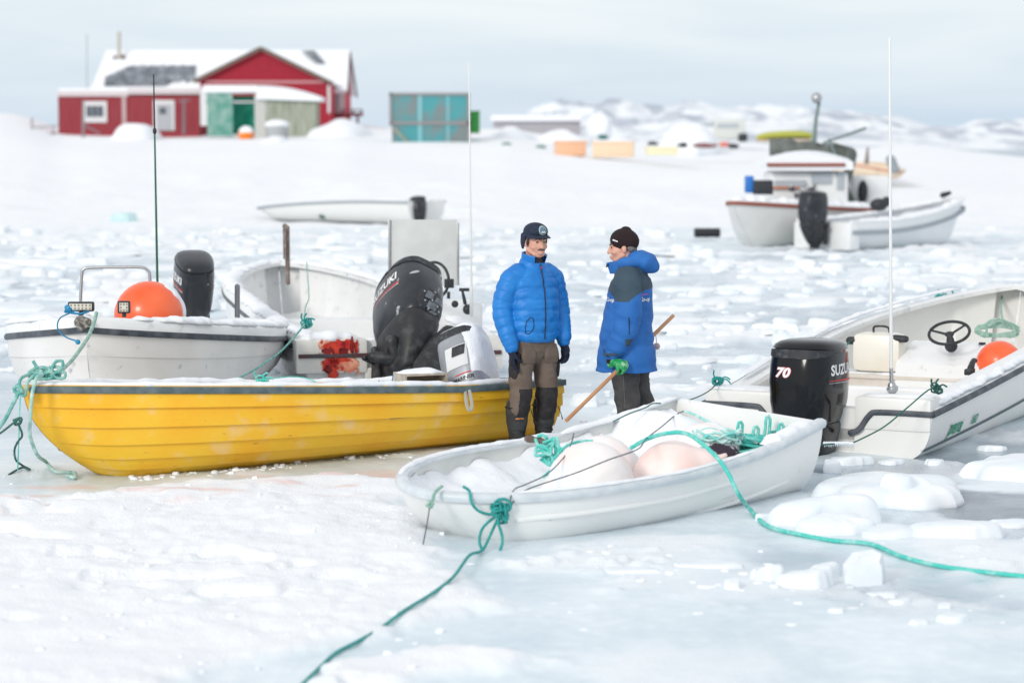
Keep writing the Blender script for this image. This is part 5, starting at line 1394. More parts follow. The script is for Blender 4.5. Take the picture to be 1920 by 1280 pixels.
# gloves
mb = MB()
hand(mb, (-.222, -.052, .775), (.02, -.10, -1), (1, -.2, 0), (0, -1, 0), .25, 1.04)
mb.chain([(-.222, -.048, .815), (-.222, -.052, .765)], [.036, .033], seg=16)
mb.build('glove', KNIT, A, smooth=180, remesh=.0032, sm=2)
mb = MB()
hand(mb, (.243, -.054, .80), (.0, -.22, -1), (-1, -.2, 0), (0, -1, 0), .48, 1.04)
mb.chain([(.243, -.048, .84), (.243, -.054, .79)], [.036, .033], seg=16)
mb.build('glove', KNIT, A, smooth=180, remesh=.0032, sm=2)
# trousers
mb = MB()
def wr(k, s=0): return lambda L, p: 1 + .035 * math.sin(p.z * 55 + p.x * 22 + s) * (1 if p.z < .5 else .4)
mb.chain([(0, .0, .95), (0, .0, .86), (0, .005, .77)], [(.155, .115), (.165, .122), (.155, .112)], seg=30, caps=True)
for s in (-1, 1):
    mb.chain([(s * .085, .0, .83), (s * .098, .0, .70), (s * .112, -.005, .56), (s * .115, -.012, .46), (s * .12, .0, .36), (s * .122, .02, .28)], [(.086, .108), (.090, .102), (.086, .092), (.083, .088), (.080, .086), (.070, .075)], seg=26, n=8, mod=wr(1, s))
tr_ = mb.build('work_trousers', [TAUPE, PADM], A, smooth=180, remesh=.008, sm=2); wrinkle(tr_.data, .0050, 12, 5)
assign(tr_.data, lambda c, n: 1 if (c.z < .485 and (c.y < .01 or n.y < -.1) and not (c.x < -.17)) else 0)
mb = MB()   # thigh and holster pockets
for s in (-1, 1):
    mb = MB(); mb.chain([(s * .165, -.03, .74), (s * .178, -.02, .64), (s * .182, -.015, .57)], [(.022, .052), (.026, .056), (.02, .05)], seg=16, sup=3.5); mb.build('holster_pocket', PADM, A, smooth=60)
mb = MB()
for s in (-1, 1):
    mb.chain([(s * .095, -.088, .80), (s * .10, -.098, .73), (s * .10, -.092, .68)], [(.055, .014), (.062, .020), (.058, .014)], seg=16, sup=4)
mb.build('flap_pocket', TAUPE, A, smooth=60)
mb = MB()
for s, yy, zz, xx in ((-1, -.095, .60, -.19), ):
    mb.ball((xx, -.045, .66), (.008, .008, .008), seg=8); mb.ball((xx - .004, -.04, .635), (.006, .006, .006), seg=8); mb.ball((xx, -.05, .60), (.007, .007, .007), seg=8)
mb.build('rivet', mat('brass', (.5, .32, .12), .3, .9), A)
def boots(parent, feet, yaws, top=.34, shaft=BOOTS, shoe=BOOTM, r=.088):
    for (x, y), yw in zip(feet, yaws):
        M = Matrix.Translation((x, y, 0)) @ Euler((0, 0, yw)).to_matrix().to_4x4(); T = lambda *p: M @ Vector(p)
        mb = MB()
        mb.chain([T(0, .0, .04), T(0, .0, .10), T(0, .002, .16), T(0, .0, .22), T(0, -.002, .30), T(0, -.004, top)], [(.052, .070), (.054, .066), (.064, .070), (.078, .082), (.084, .088), (.086, .090)], seg=26, n=8,
                 mod=lambda L, p: 1 + .03 * math.sin(L * 90 + p.x * 30) * (1 if p.z < .22 else .3))
        mb.chain([T(0, .055, .045), T(0, .0, .055), T(0, -.09, .05), T(0, -.17, .040), T(0, -.205, .034)], [(.044, .042), (.050, .052), (.052, .048), (.048, .036), (.034, .024)], seg=24, n=7)
        mb.chain([T(0, .07, .012), T(0, .0, .012), T(0, -.10, .012), T(0, -.205, .013)], [(.042, .014), (.046, .014), (.053, .014), (.040, .014)], seg=20)
        b = mb.build('boot', [shoe, shaft], parent, smooth=180, remesh=.006, sm=2)
        assign(b.data, lambda c, n: 1 if c.z > .15 else 0)
        mb = MB(); mb.chain([T(.086 * math.cos(a), -.004 + .090 * math.sin(a), top) for a in [2 * math.pi * k / 24 for k in range(25)]], [.006] * 25, seg=8, n=1, caps=False); c_ = mb.build('boot_top', BLK, b)
        for zz in (.11, .165):
            mb = MB(); mb.chain([T(.058 * math.cos(a), .070 * math.sin(a) - .002, zz + .012 * math.cos(a * 3)) for a in [2 * math.pi * k / 20 for k in range(21)]], [.005] * 21, seg=6, n=1, caps=False); mb.build('lace', BLK, b)
    return b
bootsr = boots(A, [(-.122, .03), (.128, .045)], [math.radians(-4), math.radians(14)])
bl = [c for c in A.children if c.name.startswith('boot')][0]
Mp = Matrix.Translation((-.150, -.5, .262)) @ Euler((math.pi / 2, 0, 0)).to_matrix().to_4x4()
v, f = grid(-.034, -.017, .034, .017, 5); decal('boot_patch', v, f, Mp, bl.data, BLK, bl, .003)
v, f = text_pts('ARCTIC', .017, bold=.0007); decal('patch_lettering', v, f, Mp, bl.data, mat('orange_stitching', (.62, .25, .08), .7), bl, .006)
mb = MB(); mb.chain([(.215, -.02, .33), (.235, -.03, .27), (.245, -.03, .235)], [.003, .003, .005], seg=6); mb.chain([(-.03, -.02, .32), (-.025, -.05, .25), (-.01, -.06, .22)], [.003, .003, .005], seg=6); mb.build('drawcord', BLK, A)

# ---------- the man in the long blue parka, seen from his left side
pb = G(1178, 834); YB = math.radians(-103)
B = empty('person', (pb.x, pb.y, gz(pb.x, pb.y) - .005), (0, 0, YB))
tag(B, 'man in long blue and slate parka and brown knit hat, green glove holding a stick', 'person')
hB = Vector((0, -.045, 1.505))
armsB = [[(.19, .01, 1.26), (.25, .05, 1.02), (.24, -.05, .80), (.235, -.08, .70)], [(-.19, .01, 1.26), (-.25, .04, 1.02), (-.24, -.04, .80), (-.22, -.06, .74)]]
legsB = [[(.095, .02, .78), (.10, -.0, .42), (.105, .05, .12), (.105, .05, .06)], [(-.095, .02, .78), (-.11, .02, .42), (-.12, .09, .12), (-.12, .09, .06)]]
bodyB, MBm = body_mesh(B, hB, (math.radians(6), math.radians(4)), armsB, legs=legsB)
facial(B, MBm, moustache=False, smile=False)
TB = lambda *p: MBm @ Vector(p); QB = MBm.to_3x3()
mb = MB(); mb.chain([TB(-.012, -.098, -.066), TB(.012, -.098, -.066)], [.006, .006], seg=8); mb.build('open_mouth', LIPM, B)
mb = MB(); mb.chain([TB(.066, .040, .004), TB(.056, .066, -.015), TB(0, .090, -.02), TB(-.056, .066, -.015), TB(-.066, .04, .004)], [(.009, .014), (.014, .024), (.014, .028), (.014, .024), (.009, .014)], seg=12)
mb.build('hair', mat('greying_hair', (.10, .09, .085), .7, col2=(.22, .21, .2), scale=90), B, smooth=180)
mb = MB()   # beanie
TQ = QB @ Euler((math.radians(-14), 0, 0)).to_matrix()
mb.ball(TB(0, .014, .052), (.089, .112, .094), M=TQ, seg=30)
mb.chain([TB(0, .012, .022), TB(0, .016, .062)], [(.088, .108), (.090, .112)], ref=QB @ Vector((1, 0, 0)), seg=30, caps=False)
mb.chain([TB(0, .022, .09), TB(0, .030, .125)], [(.066, .082), (.036, .044)], ref=QB @ Vector((1, 0, 0)), seg=24)
bn = mb.build('knit_hat', BEANIE, B, smooth=180, remesh=.006, sm=4)
Mt3 = MBm @ Matrix.Translation((.4, -.052, .060)) @ Euler((math.pi / 2, 0, math.pi / 2)).to_matrix().to_4x4() @ Euler((0, 0, math.radians(-20))).to_matrix().to_4x4()
decal('hat_lettering', *text_pts('simos', .018, bold=.0012), Mt3, bn.data, WTXT, B, .003)
# parka
mb = MB()
def crease(L, p): return 1 + .012 * math.sin(p.z * 38 + p.x * 14) + .008 * math.sin(p.z * 71 + p.y * 30)
mb.chain([(0, -.015, .575), (0, -.015, .66), (0, -.018, .80), (0, -.010, .95), (0, .005, 1.10), (0, .015, 1.22), (0, .012, 1.31), (0, .0, 1.37)],
         [(.235, .232), (.232, .222), (.225, .205), (.222, .188), (.222, .175), (.215, .158), (.165, .125), (.105, .100)], seg=44, n=8, mod=crease, caps=False)
for s, pts in ((1, [(.13, .012, 1.30), (.195, .015, 1.235), (.235, .035, 1.10), (.248, .035, .96), (.250, -.015, .84), (.252, -.062, .75), (.262, -.078, .715)]),
               (-1, [(-.13, .012, 1.30), (-.195, .015, 1.235), (-.235, .035, 1.10), (-.248, .035, .96), (-.245, -.015, .84), (-.23, -.05, .76), (-.226, -.06, .73)])):
    mb.chain(pts, [(.078, .095), (.090, .105), (.088, .102), (.082, .095), (.076, .086), (.068, .074), (.054, .058)], seg=26, n=8, mod=lambda L, p: 1 + .030 * math.sin(L * 60 + p.y * 30) * min(1, L * 2.2))
pk_ = mb.build('parka', [PARKA, YOKE], B, smooth=180, remesh=.008, sm=2); wrinkle(pk_.data, .0060, 9, 4)
def yoke(c, n):
    if c.z > 1.115 + .10 * max(0, min(1, (abs(c.y) - .05) / .12)) and abs(c.x) > .06 and c.y > -.16: return 1
    if c.z > 1.20 and c.y > .02: return 1
    if abs(c.x) > .24 and c.y > .03 and .78 < c.z < .84: return 1
    return 0
assign(pk_.data, yoke)
mb = MB()   # hood lying on the back
mb.ball((0, .125, 1.400), (.135, .112, .078), seg=26, M=Euler((math.radians(-30), 0, 0)).to_matrix(), fn=lambda d: 1 + .07 * math.sin(d.x * 5 + 1) * d.y + .05 * math.sin(d.y * 7))
mb.ball((0, .070, 1.425), (.115, .085, .060), seg=24, M=Euler((math.radians(-10), 0, 0)).to_matrix())
mb.chain([(-.085, -.055, 1.385), (-.108, .02, 1.40), (-.085, .09, 1.41)], [(.024, .040), (.036, .046), (.04, .045)], seg=16); mb.chain([(.085, -.055, 1.385), (.108, .02, 1.40), (.085, .09, 1.41)], [(.024, .040), (.036, .046), (.04, .045)], seg=16)
mb.build('hood', PARKA, B, smooth=180, remesh=.007, sm=4)
mb = MB()   # storm collar projecting under the chin
rows = []
for i in range(6):
    f = i / 5; row = []
    for k in range(29):
        a = math.radians(-165 + 330 * k / 28); fwd = (abs(a) / 2.88) ** 2
        row.append(Vector(((.098 - .01 * f) * math.sin(a) * (1 - .25 * fwd), .0 + (.100 + .0 * f) * math.cos(a) - .030 * f * fwd - .045 * fwd, 1.335 + .085 * f - .03 * fwd)))
    rows.append(row)
inn = [[Vector((p.x * .86, p.y * .88, p.z)) for p in r] for r in rows]
mb.rings(rows + list(reversed(inn)), closed=False, cap0=False, cap1=False); mb.build('collar', PARKA, B, smooth=180)
mb = MB(); mb.ball((.0, -.165, 1.375), (.016, .010, .014), seg=10); mb.chain([(.03, -.15, 1.38), (.02, -.17, 1.36)], [.006, .006], seg=6); mb.build('collar_toggle', BLK, B)
pbv = BVHTree.FromPolygons([v.co.copy() for v in pk_.data.vertices], [list(p.vertices) for p in pk_.data.polygons])
def onp(o, d, lift=.003):
    h = pbv.ray_cast(Vector(o), Vector(d)); return h[0] + h[1] * lift if h[0] else Vector(o)
mb = MB(); mb.chain([onp((.6, -.14 + .02 * k, .70 + .0 * k), (-1, 0, 0)) for k in range(0)] or [onp((.6, -.16, .745), (-1, 0, 0)), onp((.6, -.12, .715), (-1, 0, 0)), onp((.6, -.085, .70), (-1, 0, 0))], [.003] * 3, seg=6); mb.build('pocket_zip', BLK, B)
mb = MB(); mb.chain([onp((.6, .060, z), (-1, 0, 0)) for z in (1.0, .94, .88)], [(.005, .003)] * 3, seg=8, n=3); mb.build('sleeve_seam', BLK, B)
mb = MB(); mb.chain([(.262 + .056 * math.cos(a), -.080 + .058 * math.sin(a), .722 + .0 * a) for a in [2 * math.pi * k / 20 for k in range(21)]], [(.006, .010)] * 21, seg=8, n=1, caps=False); mb.build('cuff_strap', YOKE, B)
mb = MB(); mb.chain([(.262, -.080, .72), (.262, -.086, .665)], [.040, .036], seg=18); mb.build('knit_cuff', BEANIE, B)
Mt4 = Matrix.Translation((.135, 1., 1.125)) @ Euler((math.pi / 2, 0, math.pi)).to_matrix().to_4x4()
decal('back_lettering', *text_pts('Co-op', .045, bold=.0012, shear=.3), Mt4, pk_.data, WTXT, B, .003)
mb = MB(); mb.add([onp((x, 1, z), (0, -1, 0), .002) for x, z in ((.20, 1.17), (.10, 1.17), (.10, 1.16), (.20, 1.155))], [(0, 1, 2, 3)]); mb.build('back_logo', mat('purple_print', (.22, .08, .40), .6), B, smooth=0)
Mt5 = Matrix.Translation((.15, -1., 1.12)) @ Euler((math.pi / 2, 0, 0)).to_matrix().to_4x4()
decal('chest_lettering', *text_pts('Co-op', .04, bold=.001, shear=.3), Mt5, pk_.data, WTXT, B, .003)
# trousers
mb = MB()
mb.chain([(0, .01, .85), (0, .01, .75), (0, .015, .68)], [(.16, .125), (.165, .130), (.15, .115)], seg=26)
for s, pts in ((1, [(.085, .0, .76), (.095, -.005, .60), (.10, .0, .45), (.105, .02, .32), (.108, .035, .20), (.108, .04, .12)]), (-1, [(-.085, .02, .76), (-.10, .03, .60), (-.11, .045, .45), (-.118, .085, .32), (-.12, .12, .20), (-.12, .13, .12)])):
    mb.chain(pts, [(.086, .115), (.092, .112), (.086, .100), (.080, .092), (.076, .088), (.072, .084)], seg=26, n=9, mod=lambda L, p: 1 + .04 * math.sin(p.z * 48 + p.x * 20 + p.y * 16) * (1 if p.z < .45 else .3))
gt = mb.build('trousers', GREYT, B, smooth=180, remesh=.008, sm=2); wrinkle(gt.data, .0060, 12, 6)
tbv = BVHTree.FromPolygons([v.co.copy() for v in gt.data.vertices], [list(p.vertices) for p in gt.data.polygons])
mb = MB()
def ont(z, y): 
    h = tbv.ray_cast(Vector((.6, y, z)), Vector((-1, 0, 0))); return h[0] + h[1] * .001 if h[0] else Vector((.19, y, z))
mb.chain([ont(.60 - .02 * k, -.01 + .0012 * k) for k in range(18)], [(.0022, .0022)] * 18, seg=6, n=2); mb.build('side_seam', mat('pale_seam_thread', (.16, .155, .155), .9), B)
boots(B, [(.108, .045), (-.12, .13)], [0, .1], top=.20)
# green gloved fist round the stick
s1, s0 = P(1262, 592, 17.66), P(1062, 788, 16.42)
IB = wmat(B).inverted()
hw = IB @ s0.lerp(s1, .49)      # grip point
a_ = (IB @ s1 - IB @ s0).normalized()
wr_ = Vector((.262, -.086, .668))
mb = MB()
n_ = Vector((-1, 0, 0)); n_ = (n_ - a_ * n_.dot(a_)).normalized()      # from the near side towards the body
dn = a_.cross(n_).normalized(); dn = dn if dn.z < 0 else -dn           # across the stick, downwards
top = hw - dn * .028 - n_ * .024
mb.chain([wr_, (wr_ + top) / 2, top, hw - n_ * .036 + dn * .012], [(.030, .026), (.034, .026), (.044, .024), (.042, .018)], ref=a_, seg=18)
for i in range(4):
    b0_ = hw - a_ * (.036 - .024 * i) * 1.0
    L_ = (.95, 1.05, 1.0, .88)[i]
    pts = [b0_ - n_ * .036 - dn * .01, b0_ - n_ * .036 + dn * .018 * L_, b0_ - n_ * .016 + dn * .037 * L_, b0_ + n_ * .012 + dn * .033 * L_, b0_ + n_ * .028 + dn * .012, b0_ + n_ * .030 - dn * .010]
    mb.chain(pts, [.0125, .0125, .012, .0115, .0105, .009], seg=12, n=4)
mb.chain([top + a_ * -.03, hw - a_ * .058 + dn * .0 - n_ * .02, hw - a_ * .060 + n_ * .015 + dn * .005, hw - a_ * .04 + n_ * .034 + dn * .012], [.017, .015, .013, .010], seg=12)
mb.chain([wr_ + Vector((0, .002, .015)), wr_ - Vector((0, 0, .02))], [.034, .033], seg=16)
mb.build('glove', GREENG, B, smooth=180, remesh=.0034, sm=2)
# the stick and the small pink float on a cord
STK = mat('tan_wood_stick', (.50, .24, .11), .6, col2=(.60, .32, .16), scale=4, stretch=(1, 1, 1), bump=(60, .2, .002))
mb = MB(); mb.chain([s0.lerp(s1, k / 8) for k in range(9)], [.0145] * 9, seg=14, caps=False); o = mb.build('stick', STK, smooth=60, center=True)
tag(o, 'long tan wooden stick held low by the man in the slate and blue parka', 'stick')
fl = P(1231, 649, 17.75); mb = MB(); mb.ball(fl, (.028, .024, .028), seg=18); mb.chain([fl + Vector((0, 0, .028)), P(1229, 622, 17.72)], [.003, .003], seg=6)
o = mb.build('cord_float', mat('dull_pink_plastic', (.50, .36, .40), .5), smooth=60, center=True); tag(o, 'small dull pink disc hanging on a cord beside the blue parka', 'float')
# ---------------------------------------------------------------- buoys and ropes in the dinghy
PINK = mat('faded_pink_buoy_vinyl', (.90, .66, .61), .45, col2=(.91, .79, .76), scale=3.5, contrast=(.35, .62), bump=(18, .12, .006))
PINKF = mat('frosted_pink_buoy_vinyl', (.88, .84, .83), .6, col2=(.90, .70, .66), scale=2.6, contrast=(.46, .70), bump=(26, .25, .006))
def R3(vx, vy, vz): return Vector((vx, vy, vz)).to_track_quat('Z', 'Y').to_euler()
GB = 'big faded buoys in the dinghy'
def bz(px, py, Y): return P(px, py, Y)
buoy('float_buoy', bz(1108, 908, 13.95), .265, 'frosted white buoy with pink snout, foremost on the bow side', PINKF, GB, ((.2, .1, .9), .8, FROST), R3(-.95, -.35, -.25))
buoy('float_buoy', bz(1262, 902, 14.35), .258, 'clearly pink buoy beside the dark net bag, cyan rope over its top', PINK, GB, None, R3(.80, -.1, .42))
buoy('float_buoy', bz(1128, 884, 14.65), .235, 'pale frosted buoy standing behind the two front ones', PINKF, GB, ((.1, 0, .95), .8, FROST), R3(.7, .5, .1))
buoy('float_buoy', bz(1322, 856, 15.0), .225, 'snow covered buoy farthest astern beneath pale rope', PINKF, GB, ((.1, -.1, .95), 1.1, SNOWF), R3(.5, .3, .3))
# snow heap at the far corner
mb = MB(); mb.ball(bz(1232, 818, 15.3), (.34, .22, .17), seg=26, fn=lambda d: 1 + .22 * (float(noise2(d.x * 2.2 + 3, d.y * 2.2 + d.z + 3, 5)) - .5)); o = mb.build('snow_heap', SNOW, smooth=180, center=True)
tag(o, 'rounded heap of snow in the far stern corner of the dinghy', 'snow heap')
mb = MB(); mb.ball(bz(1352, 866, 14.75), (.14, .11, .12), seg=24, fn=lambda d: 1 + .35 * (float(noise2(d.x * 3 + 3, d.y * 3 + d.z * 2 + 3, 6)) - .5)); o = mb.build('net_bag', mat('dark_purple_net', (.03, .018, .035), .8, col2=(.55, .52, .56), scale=11, contrast=(.60, .66), bump=(60, .8, .006)), smooth=180, center=True)
tag(o, 'dark purple net bag wedged between the pink buoy and the rope pile', 'net bag')
mb = MB(); mb.chain([bz(990, 822, 14.42), bz(1012, 826, 14.36), bz(1032, 831, 14.30)], [(.030, .022), (.026, .02), (.018, .012)], seg=12, mod=lambda L, p: 1 + .15 * math.sin(L * 90)); o = mb.build('driftwood', mat('driftwood', (.12, .085, .07), .9, col2=(.20, .16, .13), scale=20, bump=(60, .8, .005)), smooth=60, center=True)
tag(o, 'short brown stick jammed under the far dinghy rim', 'stick')
def ropeobj(name, paths, r, m, label, cat='rope', group=None, plain=False):
    mb = MB()
    for pts in paths: mb.rope(pts, r)
    o = mb.build(name, m, smooth=80, center=True); tag(o, label, cat, group); return o
def pp(seq, Y=None):
    """seq of (px,py,Y)"""
    return [P(*q) for q in seq]
RR = random.Random(11)
# rope pile astern in the dinghy
paths = []
c = bz(1418, 838, 15.05)
for k in range(16):
    a0 = RR.uniform(0, 6.28); rx, ry = RR.uniform(.10, .27), RR.uniform(.06, .14); z0 = -.03 + .006 * k; ox, oy = RR.uniform(-.12, .14), RR.uniform(-.06, .06)
    pts = []
    for q in range(9): a = a0 + q * .72; pts.append(c + Vector((ox + rx * math.cos(a) + .10 * math.sin(a), oy + ry * math.sin(a) + .3 * rx * math.cos(a), z0 + .025 * math.sin(2 * a + k) + ox * .25)))
    paths.append(pts)
for xa, xb, hh_ in ((1385, 1372, 792), (1437, 1425, 782), (1415, 1400, 800), (1462, 1445, 795)):
    paths.append(pp([(xa - 18, 850, 15.0), (xa - 4, 815, 15.0), (xa, hh_, 15.02), (xa + 7, hh_ + 4, 15.03), (xa + 2, 830, 15.02), (xb, 858, 15.0)]))
paths.append(pp([(1440, 810, 15.1), (1475, 806, 15.1), (1492, 800, 15.15), (1480, 822, 15.05), (1440, 832, 15.0), (1400, 850, 14.95)]))
ropeobj('rope_pile', paths, .0105, CYAN, 'loose pile of cyan rope in the dinghy stern, loops standing up', 'rope pile')
paths = []
c = bz(1345, 848, 14.85)
for k in range(9):
    a0 = RR.uniform(0, 6.28); rx, ry = RR.uniform(.08, .17), RR.uniform(.05, .10)
    paths.append([c + Vector((rx * math.cos(a0 + q * .75), ry * math.sin(a0 + q * .75), .06 + .008 * k + .03 * math.sin(2 * q + k))) for q in range(8)])
ropeobj('rope_coil', paths, .009, CYANF, 'frosted paler coil of rope lying over the dark net bag', 'rope coil')
# tangle near the driftwood
paths = []
for k in range(7):
    x0, y0 = RR.uniform(1000, 1030), RR.uniform(822, 850)
    paths.append(pp([(x0, y0, 14.3), (x0 + RR.uniform(5, 22), y0 + RR.uniform(-12, 14), 14.25), (x0 + RR.uniform(15, 34), y0 + RR.uniform(5, 24), 14.2), (x0 + RR.uniform(0, 30), y0 + RR.uniform(22, 36), 14.15), (x0 + RR.uniform(-6, 10), y0 + 14, 14.22)]))
paths.append(pp([(1008, 818, 14.35), (1018, 815, 14.33), (1026, 822, 14.3)]))
paths.append(pp([(1022, 836, 14.25), (1040, 868, 14.1), (1030, 884, 14.05), (1018, 894, 14.0)]))
paths.append(pp([(1040, 858, 14.1), (1062, 836, 14.2), (1085, 828, 14.3), (1112, 826, 14.32)]))
ropeobj('rope_tangle', paths, .010, CYAN, 'tangled teal and cyan rope knotted round the driftwood near the dinghy bow', 'rope')
# the long bright cyan rope running out to the right
ts0 = pp([(1182, 840, 14.3), (1215, 822, 14.25), (1250, 812, 14.15), (1285, 812, 14.10), (1315, 830, 14.0), (1345, 858, 13.95), (1366, 888, 13.90)]) + [P(1384, 925, 13.85), GG(1405, 962, .03), GG(1440, 990, .014), GG(1500, 1006, .014), GG(1560, 1017, .014), GG(1632, 1024, .014), GG(1690, 1047, .014), GG(1760, 1065, .014), GG(1850, 1077, .014), GG(1950, 1088, .014), GG(2050, 1102, .014)]
ropeobj('mooring_rope', [ts0], .0135, CYAN, 'long bright cyan rope from the pink buoy over the rim and across the ice')
# dark green knotted rope at the bow and its line to the lower frame edge
line = pp([(938, 962, 12.95), (925, 990, 12.85), (905, 1030, 12.70)]) + [GG(880, 1058, .05), GG(850, 1088, .02), GG(810, 1118, .016), GG(772, 1140, .012), GG(755, 1150, .010), GG(728, 1168, .004), GG(705, 1186, .008), GG(660, 1213, .014), GG(630, 1228, .012), GG(600, 1256, .014), GG(565, 1290, .012), GG(520, 1340, .01)]
ropeobj('mooring_rope', [line], .0085, TEAL, 'dark teal rope from the dinghy bow knot across snow to the lower frame edge')
kn = []
for k in range(9):
    cx, cy = 938 + RR.uniform(-9, 9), 960 + RR.uniform(-14, 14)
    kn.append(pp([(cx + 9 * math.cos(RR.uniform(0, 1) + q * 1.3), cy + 9 * math.sin(RR.uniform(0, 1) + q * 1.3), 12.93 + RR.uniform(-.02, .02)) for q in range(6)]))
kn.append(pp([(930, 962, 12.93), (926, 945, 12.93), (935, 936, 12.92), (950, 936, 12.92), (958, 945, 12.92), (955, 955, 12.93), (945, 958, 12.93)]))
kn.append(pp([(928, 968, 12.9), (906, 988, 12.85), (899, 1010, 12.8), (903, 1028, 12.78), (917, 1041, 12.76), (931, 1041, 12.76), (941, 1022, 12.78), (941, 1002, 12.8), (934, 980, 12.86), (933, 970, 12.9)]))
kn.append(pp([(869, 912, 12.98), (880, 920, 12.93), (883, 938, 12.88), (892, 953, 12.88), (908, 962, 12.9), (930, 964, 12.92)]))
ropeobj('knotted_rope', kn, .0085, TEAL, 'thick green knot with two hanging loops on the side of the dinghy bow')
ropeobj('cord', [pp([(957, 945, 12.92), (958, 930, 12.93), (966, 916, 13.1), (985, 908, 13.3), (1018, 893, 13.6), (1040, 876, 13.7), (1062, 850, 13.9), (1072, 828, 14.1), (1076, 812, 14.4)])], .0038, DKL, 'thin dark cord from the bow knot up past the left side of the buoys', 'cord')
ropeobj('cord', [pp([(958, 946, 12.92), (975, 928, 13.0), (996, 914, 13.2), (1080, 886, 13.5), (1140, 862, 13.65), (1195, 842, 13.9), (1212, 822, 14.2), (1240, 800, 14.8), (1268, 777, 15.25), (1284, 770, 15.3)])], .0040, DKL, 'thin dark cord drawn tight across the front buoys to the stern corner', 'cord')
ropeobj('rope', [pp([(1284, 771, 15.3), (1300, 776, 15.2), (1340, 796, 15.0), (1385, 812, 14.95), (1420, 830, 14.9)])], .009, CYANF, 'pale frosted rope sloping over the snow covered buoy into the rope pile')
ropeobj('mooring_line', [pp([(1150, 790, 14.9), (1178, 776, 15.1), (1210, 764, 15.25), (1226, 756, 15.4), (1260, 756, 15.9), (1300, 747, 16.5), (1330, 732, 17.1), (1350, 712, 17.5)])], .0045, mat('dark_green_line', (.01, .12, .09), .7), 'dark green line from the far dinghy rim up to the motorboat quarter', 'line')
def knot(px, py, Y, n, sz, r, m, label, frays=3, name='rope_knot'):
    paths = []
    for k in range(n):
        cx, cy = px + RR.uniform(-sz, sz) * .6, py + RR.uniform(-sz, sz) * .6; a0 = RR.uniform(0, 6)
        paths.append(pp([(cx + sz * .8 * math.cos(a0 + q * 1.25), cy + sz * .6 * math.sin(a0 + q * 1.25), Y + RR.uniform(-.02, .02)) for q in range(6)]))
    for k in range(frays):
        a = RR.uniform(-3.1, .3); paths.append(pp([(px, py, Y), (px + sz * 1.4 * math.cos(a), py + sz * 1.2 * math.sin(a), Y), (px + sz * 2.2 * math.cos(a + .3), py + sz * 2.0 * math.sin(a + .5), Y - .01)]))
    return ropeobj(name, paths, r, m, label, 'knot')
knot(1348, 713, 17.45, 6, 10, .006, TEAL, 'bushy green knot on the port quarter of the green lettered motorboat')
ropeobj('mooring_line', [pp([(1748, 728, 16.65), (1735, 735, 16.55), (1700, 765, 16.4), (1660, 798, 16.2), (1620, 820, 16.0), (1590, 832, 15.8), (1562, 832, 15.6), (1538, 834, 15.5)])], .0055, mat('dark_green_line', (.01, .12, .09), .7), 'green line slung across the motorboat transom to the dinghy stern', 'line')
mb = MB()
for x in range(1546, 1602, 4): mb.chain([P(x, 830.5 + (x > 1590) * 1, 15.62), P(x + .4, 834 + RR.choice((1, 2, 3, 12 if x % 3 == 0 else 2)), 15.62)], [.012, .003], seg=7)
o = mb.build('icicles', FROST, smooth=60, center=True); tag(o, 'frost and small icicles hanging on the green transom line', 'icicles')
knot(1757, 727, 16.7, 5, 9, .007, DKG, 'dark frayed knot on the cleat at the motorboat transom corner', 3)
knot(1762, 557, 24.5, 4, 7, .010, TEAL, 'small green knot on the far motorboat gunwale, first from the left', 2)
knot(1800, 555, 24.0, 4, 8, .010, TEAL, 'frosted green knot on the far motorboat gunwale, between two others', 2)
knot(1882, 556, 23.0, 5, 9, .011, DKG, 'dark green knot on the far motorboat gunwale nearest the frame edge', 3)
coil = [pp([(1880, 552, 22.9), (1877, 575, 22.5), (1880, 598, 22.0), (1890, 612, 21.8)])]
for k in range(7): coil.append(pp([(1870 + 40 * math.cos(q * .8 + k) + RR.uniform(-4, 4), 622 + 10 * math.sin(q * .8 + k) + RR.uniform(-3, 3) - k, 21.6) for q in range(9)]))
coil.append(pp([(1850, 630, 21.5), (1852, 605, 21.5), (1872, 598, 21.5), (1895, 608, 21.5), (1905, 625, 21.5)]))
ropeobj('rope_coil', coil, .011, PALEG, 'grey green rope hanging down and coiled inside the motorboat behind the orange buoy', 'rope coil')
# bow eye and cord on the dinghy
ropeobj('short_rope', [pp([(829, 911, 12.96), (820, 918, 12.92), (813, 928, 12.88), (812, 936, 12.86), (806, 944, 12.84)]), pp([(804, 938, 12.84), (812, 944, 12.82), (806, 950, 12.83), (799, 945, 12.84)]), pp([(808, 940, 12.82), (801, 948, 12.84), (809, 950, 12.82)])], .0095, PALEG, 'short frayed pale green rope end hanging off the dinghy bow rim')
mb = MB(); mb.chain([P(806, 948, 12.83), P(800, 985, 12.8), P(793, 1021, 12.78)], [.0035] * 3, seg=6); o = mb.build('thin_rod', DKL, smooth=60, center=True); tag(o, 'thin dark rod hanging from the frayed rope at the dinghy bow', 'rod')
